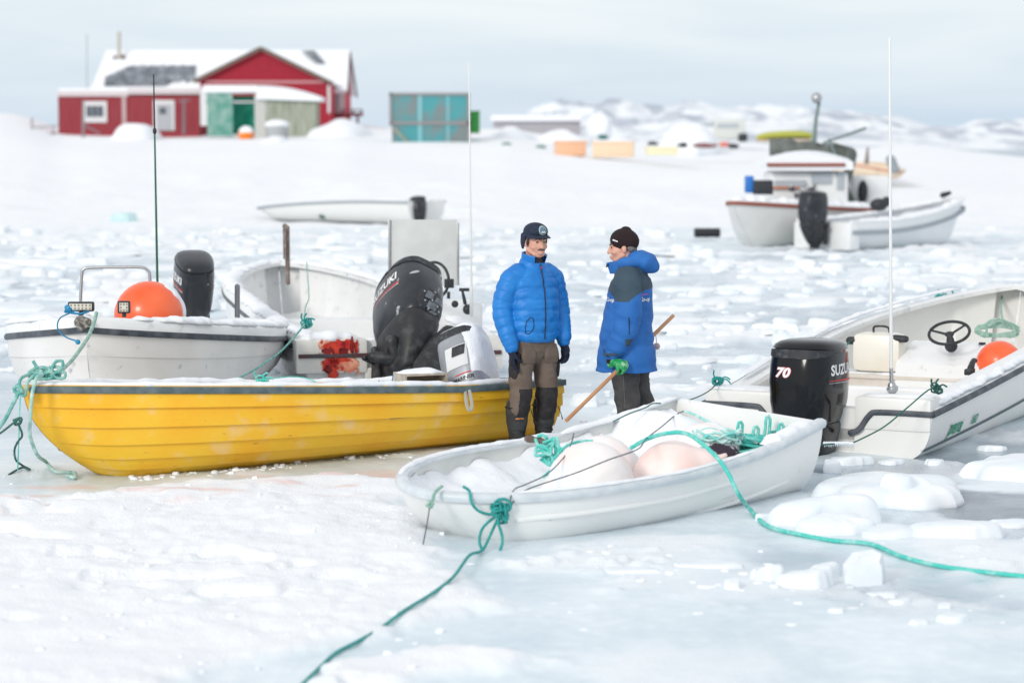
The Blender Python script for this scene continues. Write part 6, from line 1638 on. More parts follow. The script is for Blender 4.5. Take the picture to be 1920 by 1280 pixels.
# ---------------- ropes at the yellow bow
ropeobj('mooring_rope', [pp([(181, 586, 17.3), (176, 605, 17.2), (165, 632, 16.9), (150, 655, 16.5), (135, 675, 16.1), (120, 690, 15.75), (112, 700, 15.5)])], .014, PALEG, 'pale green rope from the off-white bow down to the yellow bow')
kn = []
for k in range(12):
    cx, cy = 84 + RR.uniform(-18, 18), 699 + RR.uniform(-7, 7); a0 = RR.uniform(0, 6)
    kn.append(pp([(cx + 13 * math.cos(a0 + q * 1.2), cy + 6 * math.sin(a0 + q * 1.2), 15.42 + RR.uniform(-.03, .03)) for q in range(6)]))
kn.append(pp([(98, 700, 15.4), (98, 688, 15.4), (106, 677, 15.4), (117, 677, 15.4), (117, 688, 15.4), (106, 697, 15.4)])); kn.append(pp([(95, 704, 15.4), (110, 696, 15.4), (122, 699, 15.4), (121, 708, 15.4), (108, 709, 15.4), (98, 702, 15.4)]))
kn.append(pp([(70, 690, 15.4), (64, 680, 15.4), (62, 676, 15.4)])); kn.append(pp([(66, 702, 15.3), (52, 716, 15.28), (49, 732, 15.25), (47, 742, 15.25), (40, 738, 15.25), (36, 720, 15.28), (42, 707, 15.32), (60, 700, 15.38)]))
ropeobj('knotted_rope', kn, .011, mat('sea_green_rope', (.10, .36, .32), .75, col2=(.32, .56, .51), scale=20), 'big sea green knot with loops piled on the tip of the yellow bow')
ropeobj('rope', [pp([(80, 702, 15.3), (70, 706, 15.25), (64, 722, 15.22), (59, 748, 15.2), (57, 790, 15.2), (56, 812, 15.2), (62, 835, 15.25), (72, 855, 15.35)]) + [GG(86, 876, .04), GG(104, 889, .02), GG(122, 890, .02), GG(140, 892, .02), GG(140, 900, .02), GG(126, 897, .02)]], .0125, mat('frosted_sea_green_rope', (.25, .50, .45), .8, col2=(.52, .70, .66), scale=16), 'frosted pale green rope hanging down over the yellow bow onto the snow')
ropeobj('mooring_rope', [pp([(40, 728, 15.25), (34, 738, 15.25), (24, 758, 15.2), (10, 785, 15.15), (-10, 812, 15.1), (-40, 850, 15.0)]), pp([(30, 722, 15.26), (42, 732, 15.24), (33, 738, 15.25), (26, 728, 15.26), (38, 724, 15.24), (42, 735, 15.24)])], .0135, mat('sea_green_rope', (.10, .36, .32), .75), 'sea green rope pulled tight from the yellow bow to the left frame edge')
ropeobj('hanging_rope', [pp([(-20, 822, 15.0), (0, 812, 15.05), (26, 792, 15.1), (34, 785, 15.1)]), pp([(24, 788, 15.1), (40, 783, 15.1), (38, 794, 15.1), (28, 796, 15.12), (34, 786, 15.08), (40, 792, 15.1)]), pp([(33, 792, 15.1), (40, 808, 15.1), (41, 818, 15.12), (32, 830, 15.15), (27, 845, 15.2), (30, 862, 15.25)]) + [GG(40, 876, .02), GG(56, 884, .016), GG(44, 880, .016), GG(32, 884, .014), GG(16, 890, .0)]], .0075, DKG, 'dark green knotted rope hanging left of the yellow bow, curled on the snow')
mb = MB(); mb.chain([P(38, 742, 15.2), P(36, 800, 15.15), P(34, 860, 15.2), P(33, 880, 15.3)], [.0045] * 4, seg=6); o = mb.build('twine', CYAN, smooth=60, center=True); tag(o, 'thin cyan twine hanging straight down from the yellow bow knot', 'twine')
BLS = mat('blue_strap', (.0, .17, .36), .6, col2=(.02, .27, .48), scale=20)
mb = MB(); mb.chain(pp([(142, 582, 17.42), (128, 588, 17.36), (114, 595, 17.33), (108, 606, 17.3), (110, 620, 17.28), (124, 632, 17.25), (140, 638, 17.22), (147, 640, 17.2)]), [(.018, .006), (.016, .006), (.016, .005), (.014, .005), (.015, .005), (.014, .005), (.013, .006), (.012, .006)], ref=(0, 1, 0), seg=10); mb.ball(P(146, 641, 17.2), (.02, .015, .02), seg=12)
mb.ball(P(127, 580, 17.38), (.028, .02, .03), seg=12, fn=lambda d: 1 + .3 * math.sin(d.x * 8 + d.z * 7)); mb.chain(pp([(130, 586, 17.37), (150, 588, 17.38), (165, 584, 17.4)]), [.008] * 3, seg=8)
o = mb.build('lashing_strap', BLS, smooth=60, center=True); tag(o, 'blue strap lashed round the bar lamp and hanging over the off-white bow', 'strap')
# ---------------- ropes of the middle boat
ropeobj('mooring_line', [pp([(572, 606, 20.2), (560, 622, 20.0), (530, 655, 19.4), (500, 678, 18.8), (470, 697, 18.3), (440, 712, 17.8)])], .009, mat('sea_green_rope', (.10, .36, .32), .75), 'sea green line sloping from the bloodied transom corner behind the yellow boat', 'line')
knot(573, 605, 20.2, 5, 9, .008, TEAL, 'green knot on the snowy corner of the bloodied transom')
ropeobj('cord', [pp([(575, 492, 24.5), (577, 520, 24.0), (579, 558, 23.0), (573, 575, 21.5), (570, 600, 20.3)])], .007, PALEG, 'thin green cord hanging inside the middle motorboat', 'cord')
knot(492, 714, 16.1, 6, 10, .006, CYAN, 'frayed cyan knot on the near rim of the yellow boat', 5)
ropeobj('cord', [pp([(497, 712, 16.1), (520, 708, 16.3), (550, 706, 16.5), (575, 709, 16.6), (592, 716, 16.6)])], .0045, CYAN, 'thin cyan cord lying over the snow in the yellow boat', 'cord')
ropeobj('cord', [pp([(737, 703, 16.9), (735, 716, 16.85), (733, 727, 16.8)]), pp([(710, 713, 16.8), (718, 724, 16.8), (726, 720, 16.8), (730, 728, 16.8), (718, 730, 16.8)])], .004, mat('blue_strap', (.0, .17, .36)), 'short blue cord knotted at the left side of the wooden box', 'cord')
mb = MB(); a = [P(872, 731, 16.85), P(873, 745, 16.8), P(876, 762, 16.78), P(881, 770, 16.78), P(885, 762, 16.78), P(883, 745, 16.8), P(880, 731, 16.85)]; mb.chain(a, [(.012, .004)] * 7, ref=(1, 0, 0), seg=8)
o = mb.build('rope_loop', mat('grey_webbing', (.36, .36, .33), .8), smooth=60, center=True); tag(o, 'grey webbing loop hanging over the yellow boat rail under the silver outboard', 'loop')
# ---------------------------------------------------------------- far boats
def simple_boat(name, bow_px, stern_px, Yb, Ys, zb, zs, beam, ex, m, rakeD, label, cat, railm=None, strakes=0, railup=-.02, keel=-.05, bluff=.55):
    b_ = P(bow_px[0], bow_px[1], Yb); s_ = P(stern_px[0], stern_px[1], Ys)
    L = math.hypot(s_.x - b_.x, s_.y - b_.y)
    bt = Boat(name, (b_.x, b_.y), (s_.x, s_.y), L, lambda t: beam * (1 - max(0, 1 - t / bluff) ** 2.1) ** .75 * (1 - .12 * max(0, (t - .6) / .4) ** 2),
              lambda t: zs + (b_.z - zs) * max(0, 1 - t / .8) ** 1.6, lambda t: keel, rake=rakeD, ex=ex, strakes=strakes, lap=.02, thick=.06, nst=36, nsec=14)
    tag(bt.root, label, cat); bt.hull([m, m])
    if railm: bt.rail('rub_rail', railm, [(-.01, -.05), (.04, -.04), (.04, .03), (-.01, .04)], up=railup)
    bt.rail('gunwale', WPLAST, [(-.10, .03), (.01, .04), (.02, 0), (-.1, -.02)])
    return bt
FW = mat('far_white_gelcoat', (.76, .76, .75), .45, col2=(.68, .68, .66), scale=1.2)
REDR = mat('red_brown_rail', (.28, .07, .04), .6)
SNW = SNOW
# cabin boat, bow to the left and towards us
Yc = 54.
cb = simple_boat('cabin_boat', (1374, 378), (1640, 400), 51.0, 57.0, .9, .78, 2.4, (.7, .85), FW, 1.0, 'white cabin boat with red-brown rail, tarpaulin and mast lamp, moored far off', 'cabin boat', REDR)
def Pc(px, py, Y): return cb.loc(P(px, py, Y))
def cbox(px0, py0, px1, py1, Y, dep, name, m, bev=.06, root=None):
    root = root or cb; a = P(px0, py1, Y); b_ = P(px1, py0, Y); mb = MB(); mb.box((a.x, Y, a.z), (b_.x, Y + dep, b_.z), M=root.I, bev=bev); return mb.build(name, m, root.root)
cbox(1445, 322, 1592, 402, 53.5, 1.7, 'wheelhouse', WPLAST, .12)
mb = MB()
q = [Pc(1448, 312, 53.3), Pc(1595, 322, 53.3)]; v0 = P(1440, 318, 53.2); v1 = P(1600, 320, 53.2)
R_ = []
for k in range(9):
    f = k / 8; x = v0.x + (v1.x - v0.x) * f; R_.append([cb.I @ Vector((x, 53.2 + y_, v0.z + .02 + h_)) for y_, h_ in ((0, -.03), (0, .05 + .26 * math.sin(math.pi * (.12 + .76 * f))), (.9, .12 + .30 * math.sin(math.pi * (.12 + .76 * f))), (1.9, .05 + .2 * math.sin(math.pi * f)), (1.9, -.03))])
mb.rings(R_); mb.build('roof_snow', SNW, cb.root, smooth=50)
cbox(1438, 306, 1585, 312, 53.15, .06, 'roof_edge', REDR, .0)
for x0, y0, x1, y1 in ((1452, 338, 1512, 350), (1522, 325, 1560, 345), (1570, 322, 1583, 356)): cbox(x0, y0, x1, y1, 53.46, .03, 'window', mat('grey_window', (.42, .46, .50), .15), .0)
cbox(1440, 350, 1498, 354, 53.40, .05, 'hand_rail', mat('orange_rail', (.55, .18, .08), .6), 0)
mb = MB()
TARP = mat('olive_tarpaulin', (.10, .115, .10), .85, col2=(.18, .20, .19), scale=2.5, bump=(3, .8, .1))
R_ = []
for k in range(12):
    f = k / 11; a = P(1450 + 150 * f, 262 + 14 * f + 3 * math.sin(k * 1.9), 54.6); b2 = P(1450 + 150 * f, 292 + 22 * f * f + 3 * math.sin(k * 2.7), 54.6)
    R_.append([cb.I @ (b2 + Vector((0, -.0, 0))), cb.I @ (a + Vector((0, .05, 0))), cb.I @ (a + Vector((0, .8, .05))), cb.I @ (b2 + Vector((0, .9, 0)))])
mb.rings(R_); mb.chain([Pc(1596, 285, 54.7), Pc(1592, 320, 54.6), Pc(1585, 350, 54.5), Pc(1600, 385, 54.5)], [(.25, .1), (.16, .1), (.10, .08), (.14, .08)], seg=10)
mb.build('tarpaulin', TARP, cb.root, smooth=50)
mb = MB(); mb.chain([Pc(1527, 262, 54.4), Pc(1530, 225, 54.4), Pc(1536, 192, 54.4)], [.06, .045, .04], seg=8); mb.chain([Pc(1545, 268, 54.4), Pc(1622, 241, 54.2)], [.03, .035], seg=8); mb.chain([Pc(1555, 262, 54.4), Pc(1570, 300, 54.3)], [.03, .03], seg=6)
mb.build('mast', mat('grey_green_mast', (.16, .22, .21), .6), cb.root)
mb = MB(); mb.ball(Pc(1531, 184, 54.3), .13, seg=16); mb.build('mast_lamp', ALU, cb.root, smooth=180)
cbox(1398, 330, 1414, 362, 51.6, .3, 'deck_locker', mat('blue_plastic', (.02, .17, .55), .5), .03)
cbox(1413, 338, 1450, 365, 51.5, .3, 'black_box', BLACKR, .03)
cbox(1598, 330, 1668, 392, 54.6, .9, 'aft_shelter', WPLAST, .08)
mb = MB(); mb.ball(Pc(1618, 360, 54.5), (.10, .12, .28), seg=14); mb.build('doorway', BLACKR, cb.root, smooth=180)
mb = MB()
for k in range(26):
    c = P(1495 + RR.uniform(-12, 35), 360 + RR.uniform(-12, 18), 53.2); mb.ball(cb.I @ c, RR.uniform(.03, .08), seg=8)
mb.build('deck_gear', mat('dark_gear', (.06, .06, .07), .8, col2=(.6, .62, .64), scale=8, contrast=(.5, .56)), cb.root)
mb = MB(); mb.chain([Pc(1430, 385, 51.9), Pc(1431, 446, 51.8)], [.03, .03], seg=6); mb.build('mooring_line', mat('dark_green_line', (.01, .12, .09), .7), cb.root)
mb = MB(); snow_ridge(mb, [cb.gun(t, 1, -.2, .0) for t in (.05, .2, .4, .6, .8)], .35, .10, 61); snow_ridge(mb, [cb.gun(t, -1, -.2, .0) for t in (.05, .2, .4, .6, .8)], .35, .12, 62); mb.build('snow_cover', SNW, cb.root, smooth=180)
cbox(1520, 440, 1600, 458, 52.4, .5, 'waterline_ice', mat('tan_ice', (.62, .52, .38), .7), .08)
# skiff in front of it
sk = simple_boat('skiff', (1806, 371), (1545, 420), 53.5, 50.6, 1.0, .62, 1.9, (.6, .9), mat('light_grey_hull', (.74, .77, .79), .4, col2=(.79, .81, .82), scale=1.5), 1.1, 'pale grey skiff with black outboard lying in front of the white cabin boat', 'skiff', mat('grey_rail', (.30, .34, .38), .6), railup=-.22, bluff=.8)
mb = MB()
for s2 in (1, -1): mb = MB(); mb.box((sk.L - .25, min(s2 * .3, s2 * .85), .0), (sk.L + .08, max(s2 * .3, s2 * .85), .60), bev=.05); mb.build('transom_block', WPLAST, sk.root)
so2 = outboard(sk.root, sk.loc(P(1530, 428, 50.3)), (0, 0, math.radians(90)), 1.45, 'grey', text=False); so2.scale = (1.25, 1.2, 1.2)
mb = MB(); snow_ridge(mb, [sk.gun(t, 1, -.1, .02) for t in (.1, .3, .5, .7, .95)], .2, .05, 63); snow_ridge(mb, [sk.gun(t, -1, -.1, .02) for t in (.1, .3, .5, .7, .95)], .2, .05, 64); mb.build('snow_cover', SNW, sk.root, smooth=180)
sk.fill('snow_filling', SNW, lambda t, q: sk.sheer(t) - .12, t0=.05, t1=.96, amp=.06, seed=31, nx=30, ny=10, freq=2)
mb = MB(); mb.ball(sk.loc(P(1648, 384, 52.2)), (.22, .2, .15), seg=14); mb.ball(sk.loc(P(1662, 378, 52.2)), (.12, .1, .12), seg=12); mb.build('deck_gear', BLACKR, sk.root); mb = MB(); mb.chain([sk.loc(P(1768, 366, 53.3)), sk.loc(P(1780, 362, 53.3))], [.07, .05], seg=8); mb.build('bow_roller', BLACKR, sk.root)
# low skiff beyond the yellow boat
s3 = simple_boat('skiff', (484, 389), (800, 411), 71., 66., 1.0, .70, 1.7, (.6, .9), mat('offwhite_far_hull', (.72, .73, .72), .5), .9, 'long low white skiff with small dark outboard far off on the ice', 'skiff', mat('grey_rail', (.30, .34, .38), .6), keel=.02)
o3 = outboard(s3.root, s3.loc(P(783, 412, 65.9)), (math.radians(-20), 0, math.radians(60)), 1.5, 'grey', text=False); o3.scale = (1.25, 1.25, .9)
s3.fill('snow_filling', SNW, lambda t, q: s3.sheer(t) - .05, t0=.05, t1=.96, amp=.10, seed=33, nx=30, ny=8, freq=2)
mb = MB(); mb.ball(s3.loc(P(605, 405, 68.)), (.14, .1, .09), seg=10); mb.chain([s3.loc(P(605, 405, 68.)), s3.loc(P(632, 403, 68.))], [.05, .09], seg=10); mb.build('deck_gear', mat('dark_green_gear', (.08, .14, .13), .8), s3.root)
# black pipe on the ice
mb = MB(); c = GG(1326, 451); c.z += .09
mb.chain([c + Vector((-.31, 0, .10)), c + Vector((.31, .05, .10))], [.112, .112], seg=22, caps=False)
for k in (-.22, .0, .22): mb.chain([c + Vector((k - .02, 0, .10)), c + Vector((k + .02, 0, .10))], [.118, .118], seg=22, caps=False)
o = mb.build('black_pipe', BLACKR, smooth=40, center=True); tag(o, 'short black plastic pipe lying on the ice left of the cabin boat', 'pipe')

# ---------------------------------------------------------------- the houses on the shore
YH = 158.
REDW = mat('red_board_wall', (.50, .022, .05), .75, col2=(.43, .02, .045), scale=2, stretch=(6, 1, .3))
REDF = mat('faded_red_board_wall', (.30, .035, .050), .8, col2=(.36, .06, .07), scale=2, stretch=(6, 1, .3))
TRIM = mat('white_trim', (.66, .66, .67), .7)
DARKT = mat('weathered_fascia', (.17, .13, .11), .8)
def hb(mb, px0, py0, px1, py1, Y, dep, bev=0):
    a = P(px0, py1, Y); b_ = P(px1, py0, Y); mb.box((a.x, Y, a.z), (b_.x, Y + dep, b_.z), bev=bev)
def part(name, m, root, boxes, Y, dep, bev=0):
    mb = MB()
    for b_ in boxes: hb(mb, *b_, Y, dep, bev)
    I = wmat(root).inverted() if root else None
    if I is not None: mb.v = [tuple(I @ Vector(p)) for p in mb.v]
    return mb.build(name, m, root, smooth=0 if not bev else 40)
def poly3(name, m, root, faces, thick=None):
    """slabs from corner lists of world points"""
    mb = MB(); I = wmat(root).inverted()
    for c in faces:
        c = [I @ Vector(p) for p in c]; n = (c[1] - c[0]).cross(c[2] - c[0]).normalized() * (thick or .1)
        mb.rings([c, [p - n for p in c]])
    return mb.build(name, m, root, smooth=0)
c0 = P(500, 245, YH)
hs = empty('house', c0); tag(hs, 'big red gabled house with snowy roofs and solar panels on the far shore', 'house')
Xa, Xb = P(200, 0, YH + 8).x, P(655, 0, YH + 8).x
# main block behind, ridge left-right
zr = P(0, 97, YH + 9).z; ze = P(0, 163, YH + 4.5).z; zg = P(0, 245, YH).z - .6
xl, xr = P(192, 0, YH + 9).x, P(652, 0, YH + 9).x
part('wall', REDW, hs, [], 0, 0) if False else None
mb = MB(); I = wmat(hs).inverted()
def w3(x, y, z): return I @ Vector((x, y, z))
mb.rings([[w3(x, YH + 5, zg), w3(x, YH + 5, ze - .1), w3(x, YH + 9, zr - .15), w3(x, YH + 13, ze - .1), w3(x, YH + 13, zg)] for x in (xl + .3, xr - .1)]); mb.build('wall', REDW, hs, smooth=0)
poly3('roof', SNOWF, hs, [[(xl - .1, YH + 4.2, ze - .25), (xr + .25, YH + 4.2, ze - .25), (xr + .1, YH + 9, zr + .12), (xl + .25, YH + 9, zr + .12)], [(xr + .1, YH + 13.8, ze - .25), (xl, YH + 13.8, ze - .25), (xl + .25, YH + 9, zr + .12), (xr + .1, YH + 9, zr + .12)]], .28)
mb = MB(); mb.bar(w3(xr + .3, YH + 4.2, ze - .5), w3(xr + .15, YH + 9, zr - .12), .12, .22); mb.bar(w3(xr + .3, YH + 13.8, ze - .5), w3(xr + .15, YH + 9, zr - .12), .12, .22); mb.build('fascia', DARKT, hs, smooth=0)
# front wing with the gable towards us
YW = YH + .0; wl_, wr2 = P(374, 0, YW).x, P(617, 0, YW).x; wa = P(490, 92, YW); wez = P(0, 160, YW).z
slopeL = (wa.z - wez) / (wa.x - P(365, 0, YW).x)
mb = MB(); xL, xR = wl_, wr2
def zroof(x): return wa.z - abs(x - wa.x) * .47
mb.rings([[w3(xL, y, zg), w3(xL, y, zroof(xL) - .1), w3(wa.x, y, wa.z - .12), w3(xR, y, zroof(xR) - .1), w3(xR, y, zg)] for y in (YW, YW + 8.5)]); mb.build('gable_wall', REDW, hs, smooth=0)
eL, eR = P(362, 0, YW).x, P(624, 0, YW).x
poly3('wing_roof', SNOWF, hs, [[(eL, YW - .35, zroof(eL) + .02), (wa.x, YW - .35, wa.z + .10), (wa.x, YW + 8.8, wa.z + .10), (eL, YW + 8.8, zroof(eL) + .02)], [(wa.x, YW - .35, wa.z + .10), (eR, YW - .35, zroof(eR) + .02), (eR, YW + 8.8, zroof(eR) + .02), (wa.x, YW + 8.8, wa.z + .10)]], .14)
mb = MB(); mb.bar(w3(eL, YW - .4, zroof(eL) - .06), w3(wa.x, YW - .4, wa.z + .03), .10, .26); mb.bar(w3(wa.x, YW - .4, wa.z + .03), w3(eR, YW - .4, zroof(eR) - .06), .10, .26); mb.build('fascia', DARKT, hs, smooth=0)
part('belt_board', mat('pink_snowy_board', (.62, .34, .36), .8), hs, [(385, 152, 606, 156)], YW - .06, .05)
mb = MB(); hb(mb, 385, 157, 386, 158, YW - .05, .01)
mb = MB()
for k in range(56):
    x = xL + (xR - xL) * (k + .5) / 56; zt = zroof(x) - .25; mb.box((x - .018, YW - .035, zg), (x + .018, YW, zt))
mb.v = [tuple(I @ Vector(p)) for p in mb.v]; mb.build('batten', mat('dark_red_batten', (.27, .012, .03), .8), hs, smooth=0)
part('corner_board', TRIM, hs, [(614, 160, 619, 212)], YW - .05, .1)
part('corner_board', TRIM, hs, [(636, 160, 645, 215)], YH + 4.6, .2)
part('window', TRIM, hs, [(620, 165, 636, 212)], YH + 4.75, .12); part('window_glass', mat('grey_window', (.42, .46, .50), .15), hs, [(623, 168, 627, 208), (629, 168, 633, 208)], YH + 4.7, .05)
part('deck', mat('dark_red_deck', (.16, .02, .03), .8), hs, [(628, 212, 680, 218), (632, 218, 636, 232), (650, 218, 654, 232), (668, 218, 672, 232), (640, 205, 643, 212), (660, 205, 663, 212), (676, 205, 679, 212), (640, 205, 679, 207)], YH + 3, .5)
# solar panels
SOL = mat('solar_glass', (.10, .115, .14), .25, col2=(.30, .33, .37), scale=1.4, contrast=(.4, .7))
def onroof(px, py):
    # point on the front slope of the main roof seen at a pixel
    a, y, d = ray(px, py); z0, y0, z1, y1 = ze - .25, YH + 4.2, zr + .12, YH + 9; m_ = (z1 - z0) / (y1 - y0)
    t_ = (z0 - m_ * y0 - H) / (d - m_ * y); return Vector((a * t_, y * t_, H + d * t_))
for k in range(9):
    x0 = 196 + k * 19; x1 = x0 + 17.5; up0, up1 = (8 if k == 0 else 0), 0
    yt0 = 150 - min(24, 9 * (k + .4)); yt1 = 150 - min(26, 9 * (k + 1.2)); yb0, yb1 = 162 - (k > 6) * 6, 162 - (k > 5) * 10
    c4 = [onroof(x0, yb0), onroof(x1, yb1), onroof(x1 + 2, yt1), onroof(x0 + 2, yt0)]
    if k > 6: c4[1] = onroof(x1, 150); 
    poly3('solar_panel', SOL, hs, [[p + Vector((0, -.10, .08)) for p in c4]], .05)
poly3('skylight', SOL, hs, [[onroof(566, 99) + Vector((0, -.1, .1)), onroof(590, 99) + Vector((0, -.1, .1)), onroof(610, 122) + Vector((0, -.1, .1)), onroof(592, 120) + Vector((0, -.1, .1))]], .05)
mb = MB(); mb.chain([w3(*P(223, 112, YH + 8)), w3(*P(223, 62, YH + 8))], [.14, .13], seg=10); mb.build('chimney', mat('pale_pipe', (.50, .47, .42), .7), hs)
mb = MB(); mb.ball(w3(*P(216, 109, YH + 8)), .18, seg=8); mb.ball(w3(*P(231, 108, YH + 8)), .2, seg=8); mb.build('chimney_foot', DARKT, hs)
# annex with flat roof
an = empty('annex', P(240, 245, 154)); tag(an, 'low flat roofed faded red annex with white window, left of the gabled house', 'building')
part('wall', REDF, an, [(110, 180, 372, 258)], 154., 4.)
part('roof_edge', mat('snowy_fascia', (.62, .56, .57), .8), an, [(108, 171, 240, 181), (240, 167, 374, 177)], 153.85, 4.3)
part('roof_snow', SNOWF, an, [(110, 166, 372, 172)], 153.9, 4.2)
part('corner_board', mat('pinkish_board', (.50, .36, .37), .8), an, [(229, 178, 236, 245)], 153.92, .1)
f_ = part('window', TRIM, an, [(155, 190, 200, 230)], 153.9, .12); part('window_pane', mat('dark_window', (.10, .12, .14), .2), f_, [(162, 199, 172, 219), (173.5, 199, 182.5, 219), (184, 199, 193, 219)], 153.86, .05)
f_ = part('door', TRIM, an, [(288, 188, 327, 245)], 153.9, .12); part('door_panel', mat('grey_door', (.42, .44, .47), .7), f_, [(294, 196, 321, 245)], 153.86, .05); part('window_pane', mat('dark_window', (.10, .12, .14), .2), f_, [(299, 202, 311, 214)], 153.82, .05)
mb = MB(); 
for k in range(30):
    hb(mb, 112 + k * 8.7, 182, 112.6 + k * 8.7, 250, 153.96, .05)
Ia = wmat(an).inverted(); mb.v = [tuple(Ia @ Vector(p)) for p in mb.v]; mb.build('batten', mat('dark_faded_batten', (.22, .02, .035), .8), an, smooth=0)
def post(px, py0, py1, Y, r, name, label, cat, m=None, extra=None):
    mb = MB(); a = P(px, py1, Y); b_ = P(px, py0, Y); mb.chain([a, b_], [r, r * .8], seg=8)
    if extra: extra(mb)
    o = mb.build(name, m or mat('grey_post', (.22, .22, .24), .7), smooth=60, center=True); tag(o, label, cat); return o
post(163, 65, 185, 156, .05, 'antenna_pole', 'thin grey aerial pole rising behind the annex window', 'aerial', mat('pale_grey_pole', (.42, .44, .47), .7))
post(156, 190, 258, 150, .09, 'post', 'grey post with a slanting brace in front of the annex window', 'post', None, lambda mb: mb.chain([P(158, 235, 150), P(186, 250, 150)], [.05, .05], seg=6))
post(345, 188, 250, 151, .09, 'post', 'grey post standing between annex door and green net shed', 'post', None, lambda mb: mb.chain([P(335, 190, 151), P(356, 188, 151)], [.04, .04], seg=6))
def fn_(mb):
    mb.bar(P(60, 240, 150), P(108, 236, 150), .07); mb.bar(P(60, 252, 150), P(108, 250, 150), .07); mb.chain([P(60, 222, 150), P(60, 256, 150)], [.05, .05], seg=6)
post(100, 236, 254, 150, .05, 'fence', 'bit of grey rail fence left of the red annex', 'fence', None, fn_)
# green net shed and grey shed
gs = empty('net_shed', P(435, 255, 149)); tag(gs, 'lean-to shed with green netting walls under a snowy roof', 'shed')
NET = mat('green_net', (.12, .36, .29), .9, col2=(.36, .52, .47), scale=1.4, alpha=.8); NETD = mat('dark_green_net', (.0, .20, .13), .9, col2=(.03, .30, .20), scale=1.5)
part('side_netting', NET, gs, [(389, 172, 436, 256)], 149., .05); part('back_netting', NETD, gs, [(420, 180, 480, 252)], 150.4, .1)
part('frame', TRIM, gs, [(376, 166, 389, 236), (478, 178, 484, 254), (386, 190, 480, 193)], 149.05, .15)
part('roof', SNOWF, gs, [(380, 160, 484, 174)], 148.8, 3.2, .1)
gr = empty('shed', P(540, 262, 149)); tag(gr, 'grey board shed with thick snow on its roof beside the green netting', 'shed')
part('wall', mat('grey_green_boards', (.23, .26, .19), .85, col2=(.42, .44, .38), scale=2.4, stretch=(5, 1, .3), contrast=(.4, .62)), gr, [(482, 184, 592, 265)], 149., 3.)
part('wall_panel', mat('pale_grey_board', (.52, .52, .49), .8), gr, [(480, 186, 498, 262)], 148.95, .05)
mb = MB(); Ig = wmat(gr).inverted(); R_ = []
for k in range(15):
    f = k / 14; x = P(480, 0, 148.8).x + (P(600, 0, 148.8).x - P(480, 0, 148.8).x) * f; zt = P(0, 160 + 22 * f ** 2.2, 148.8).z; zb_ = P(0, 186 + 4 * f, 148.8).z
    R_.append([Ig @ Vector((x, y, z)) for y, z in ((148.6, zb_), (148.6, zb_ + (zt - zb_) * .7), (149.4, zt), (152, zt), (152.2, zb_))])
mb.rings(R_); mb.build('roof_snow', SNOWF, gr, smooth=60)
# orange float, grey bin, snow mounds
buoy('shore_float', P(462, 252, 146), .50, 'orange float capped with snow in front of the green net shed', mat('orange_plastic', (.85, .22, .01), .5), None, ((0, 0, 1), 1.35), snout=False)
mb = MB(); a = P(520, 262, 145); mb.chain([a + Vector((0, 0, 0)), a + Vector((0, 0, .45)), a + Vector((0, 0, .85))], [.62, .68, .66], seg=20, caps=False); e_ = empty('storage_bin', a); mb.v = [tuple(Vector(p) - a) for p in mb.v]; mb.build('bin', mat('grey_bin', (.38, .40, .41), .7), e_)
mb = MB(); mb.ball((0, 0, .95), (.78, .7, .30), seg=18); mb.build('snow_cap', SNOWF, e_, smooth=180); tag(e_, 'round grey bin topped with snow beside the orange float', 'bin')
def mound(px0, px1, pyt, pyb, Y, label, seed, dep=2.5):
    mb = MB(); a, b_ = P(px0, pyb, Y), P(px1, pyb, Y); t_ = P(0, pyt, Y).z; cx, w_ = (a.x + b_.x) / 2, (b_.x - a.x) / 2
    mb.ball((cx, Y + dep * .3, a.z - .2), (w_, dep, t_ - a.z + .2), seg=36, fn=lambda d: 1 + .22 * (float(noise2(d.x * 2 + seed, d.y * 2 + d.z + seed, seed)) - .5))
    o = mb.build('snow_mound', SNOW, smooth=180, center=True); tag(o, label, 'snow mound')
mound(575, 700, 224, 262, 148, 'broad snow mound right of the grey shed, below the house deck', 3, 4)
mound(735, 830, 268, 292, 138, 'snow mound drifted against the foot of the teal shed', 5)
mound(480, 545, 256, 272, 140, 'small snow mound in front of the grey bin', 7)
mound(1000, 1110, 245, 275, 150, 'snow mound below the long grey building end', 8)
mound(905, 1010, 238, 278, 148, 'long snow mound beside the green box', 9, 4)
mound(205, 300, 232, 262, 148, 'snow mound heaped under the annex wall by its corner board', 12)
mound(1240, 1350, 232, 275, 143, 'pointed snow heap left of the snowed-in van', 14, 3)
mound(1100, 1150, 208, 235, 162, 'snow covered hump behind the tiny red shed', 15, 3)
# teal shed
ts_ = empty('shed', P(806, 278, 140)); tag(ts_, 'square shed clad in worn teal panels with a grey cross rail', 'shed')
part('panel', mat('worn_teal_panel', (.07, .31, .34), .8, col2=(.19, .23, .235), scale=.9, contrast=(.42, .58), stretch=(1, 1, .6)), ts_, [(735, 178, 878, 280)], 140., 3.2)
part('frame', mat('grey_frame_timber', (.28, .26, .26), .8), ts_, [(730, 174, 881, 179), (730, 174, 735, 236), (733, 228, 881, 234), (876, 178, 881, 280)], 139.9, .15)
part('light_strip', mat('pale_teal_strip', (.22, .48, .52), .8), ts_, [(784, 179, 791, 270), (838, 179, 842, 270)], 139.95, .04)
mb = MB(); It = wmat(ts_).inverted(); mb.bar(It @ P(738, 240, 139.8), It @ P(772, 276, 139.8), .1); mb.build('brace', mat('tan_brace', (.42, .38, .26), .8), ts_)
mb = MB(); hb(mb, 881, 210, 899, 250, 142, 1.2, .03); hb(mb, 880, 208, 900, 211, 141.95, 1.3, .0); o = mb.build('container', mat('bright_green_plastic', (.05, .34, .06), .6, col2=(.08, .42, .10), scale=3), smooth=30, center=True); tag(o, 'bright green box standing against the right side of the teal shed', 'container')
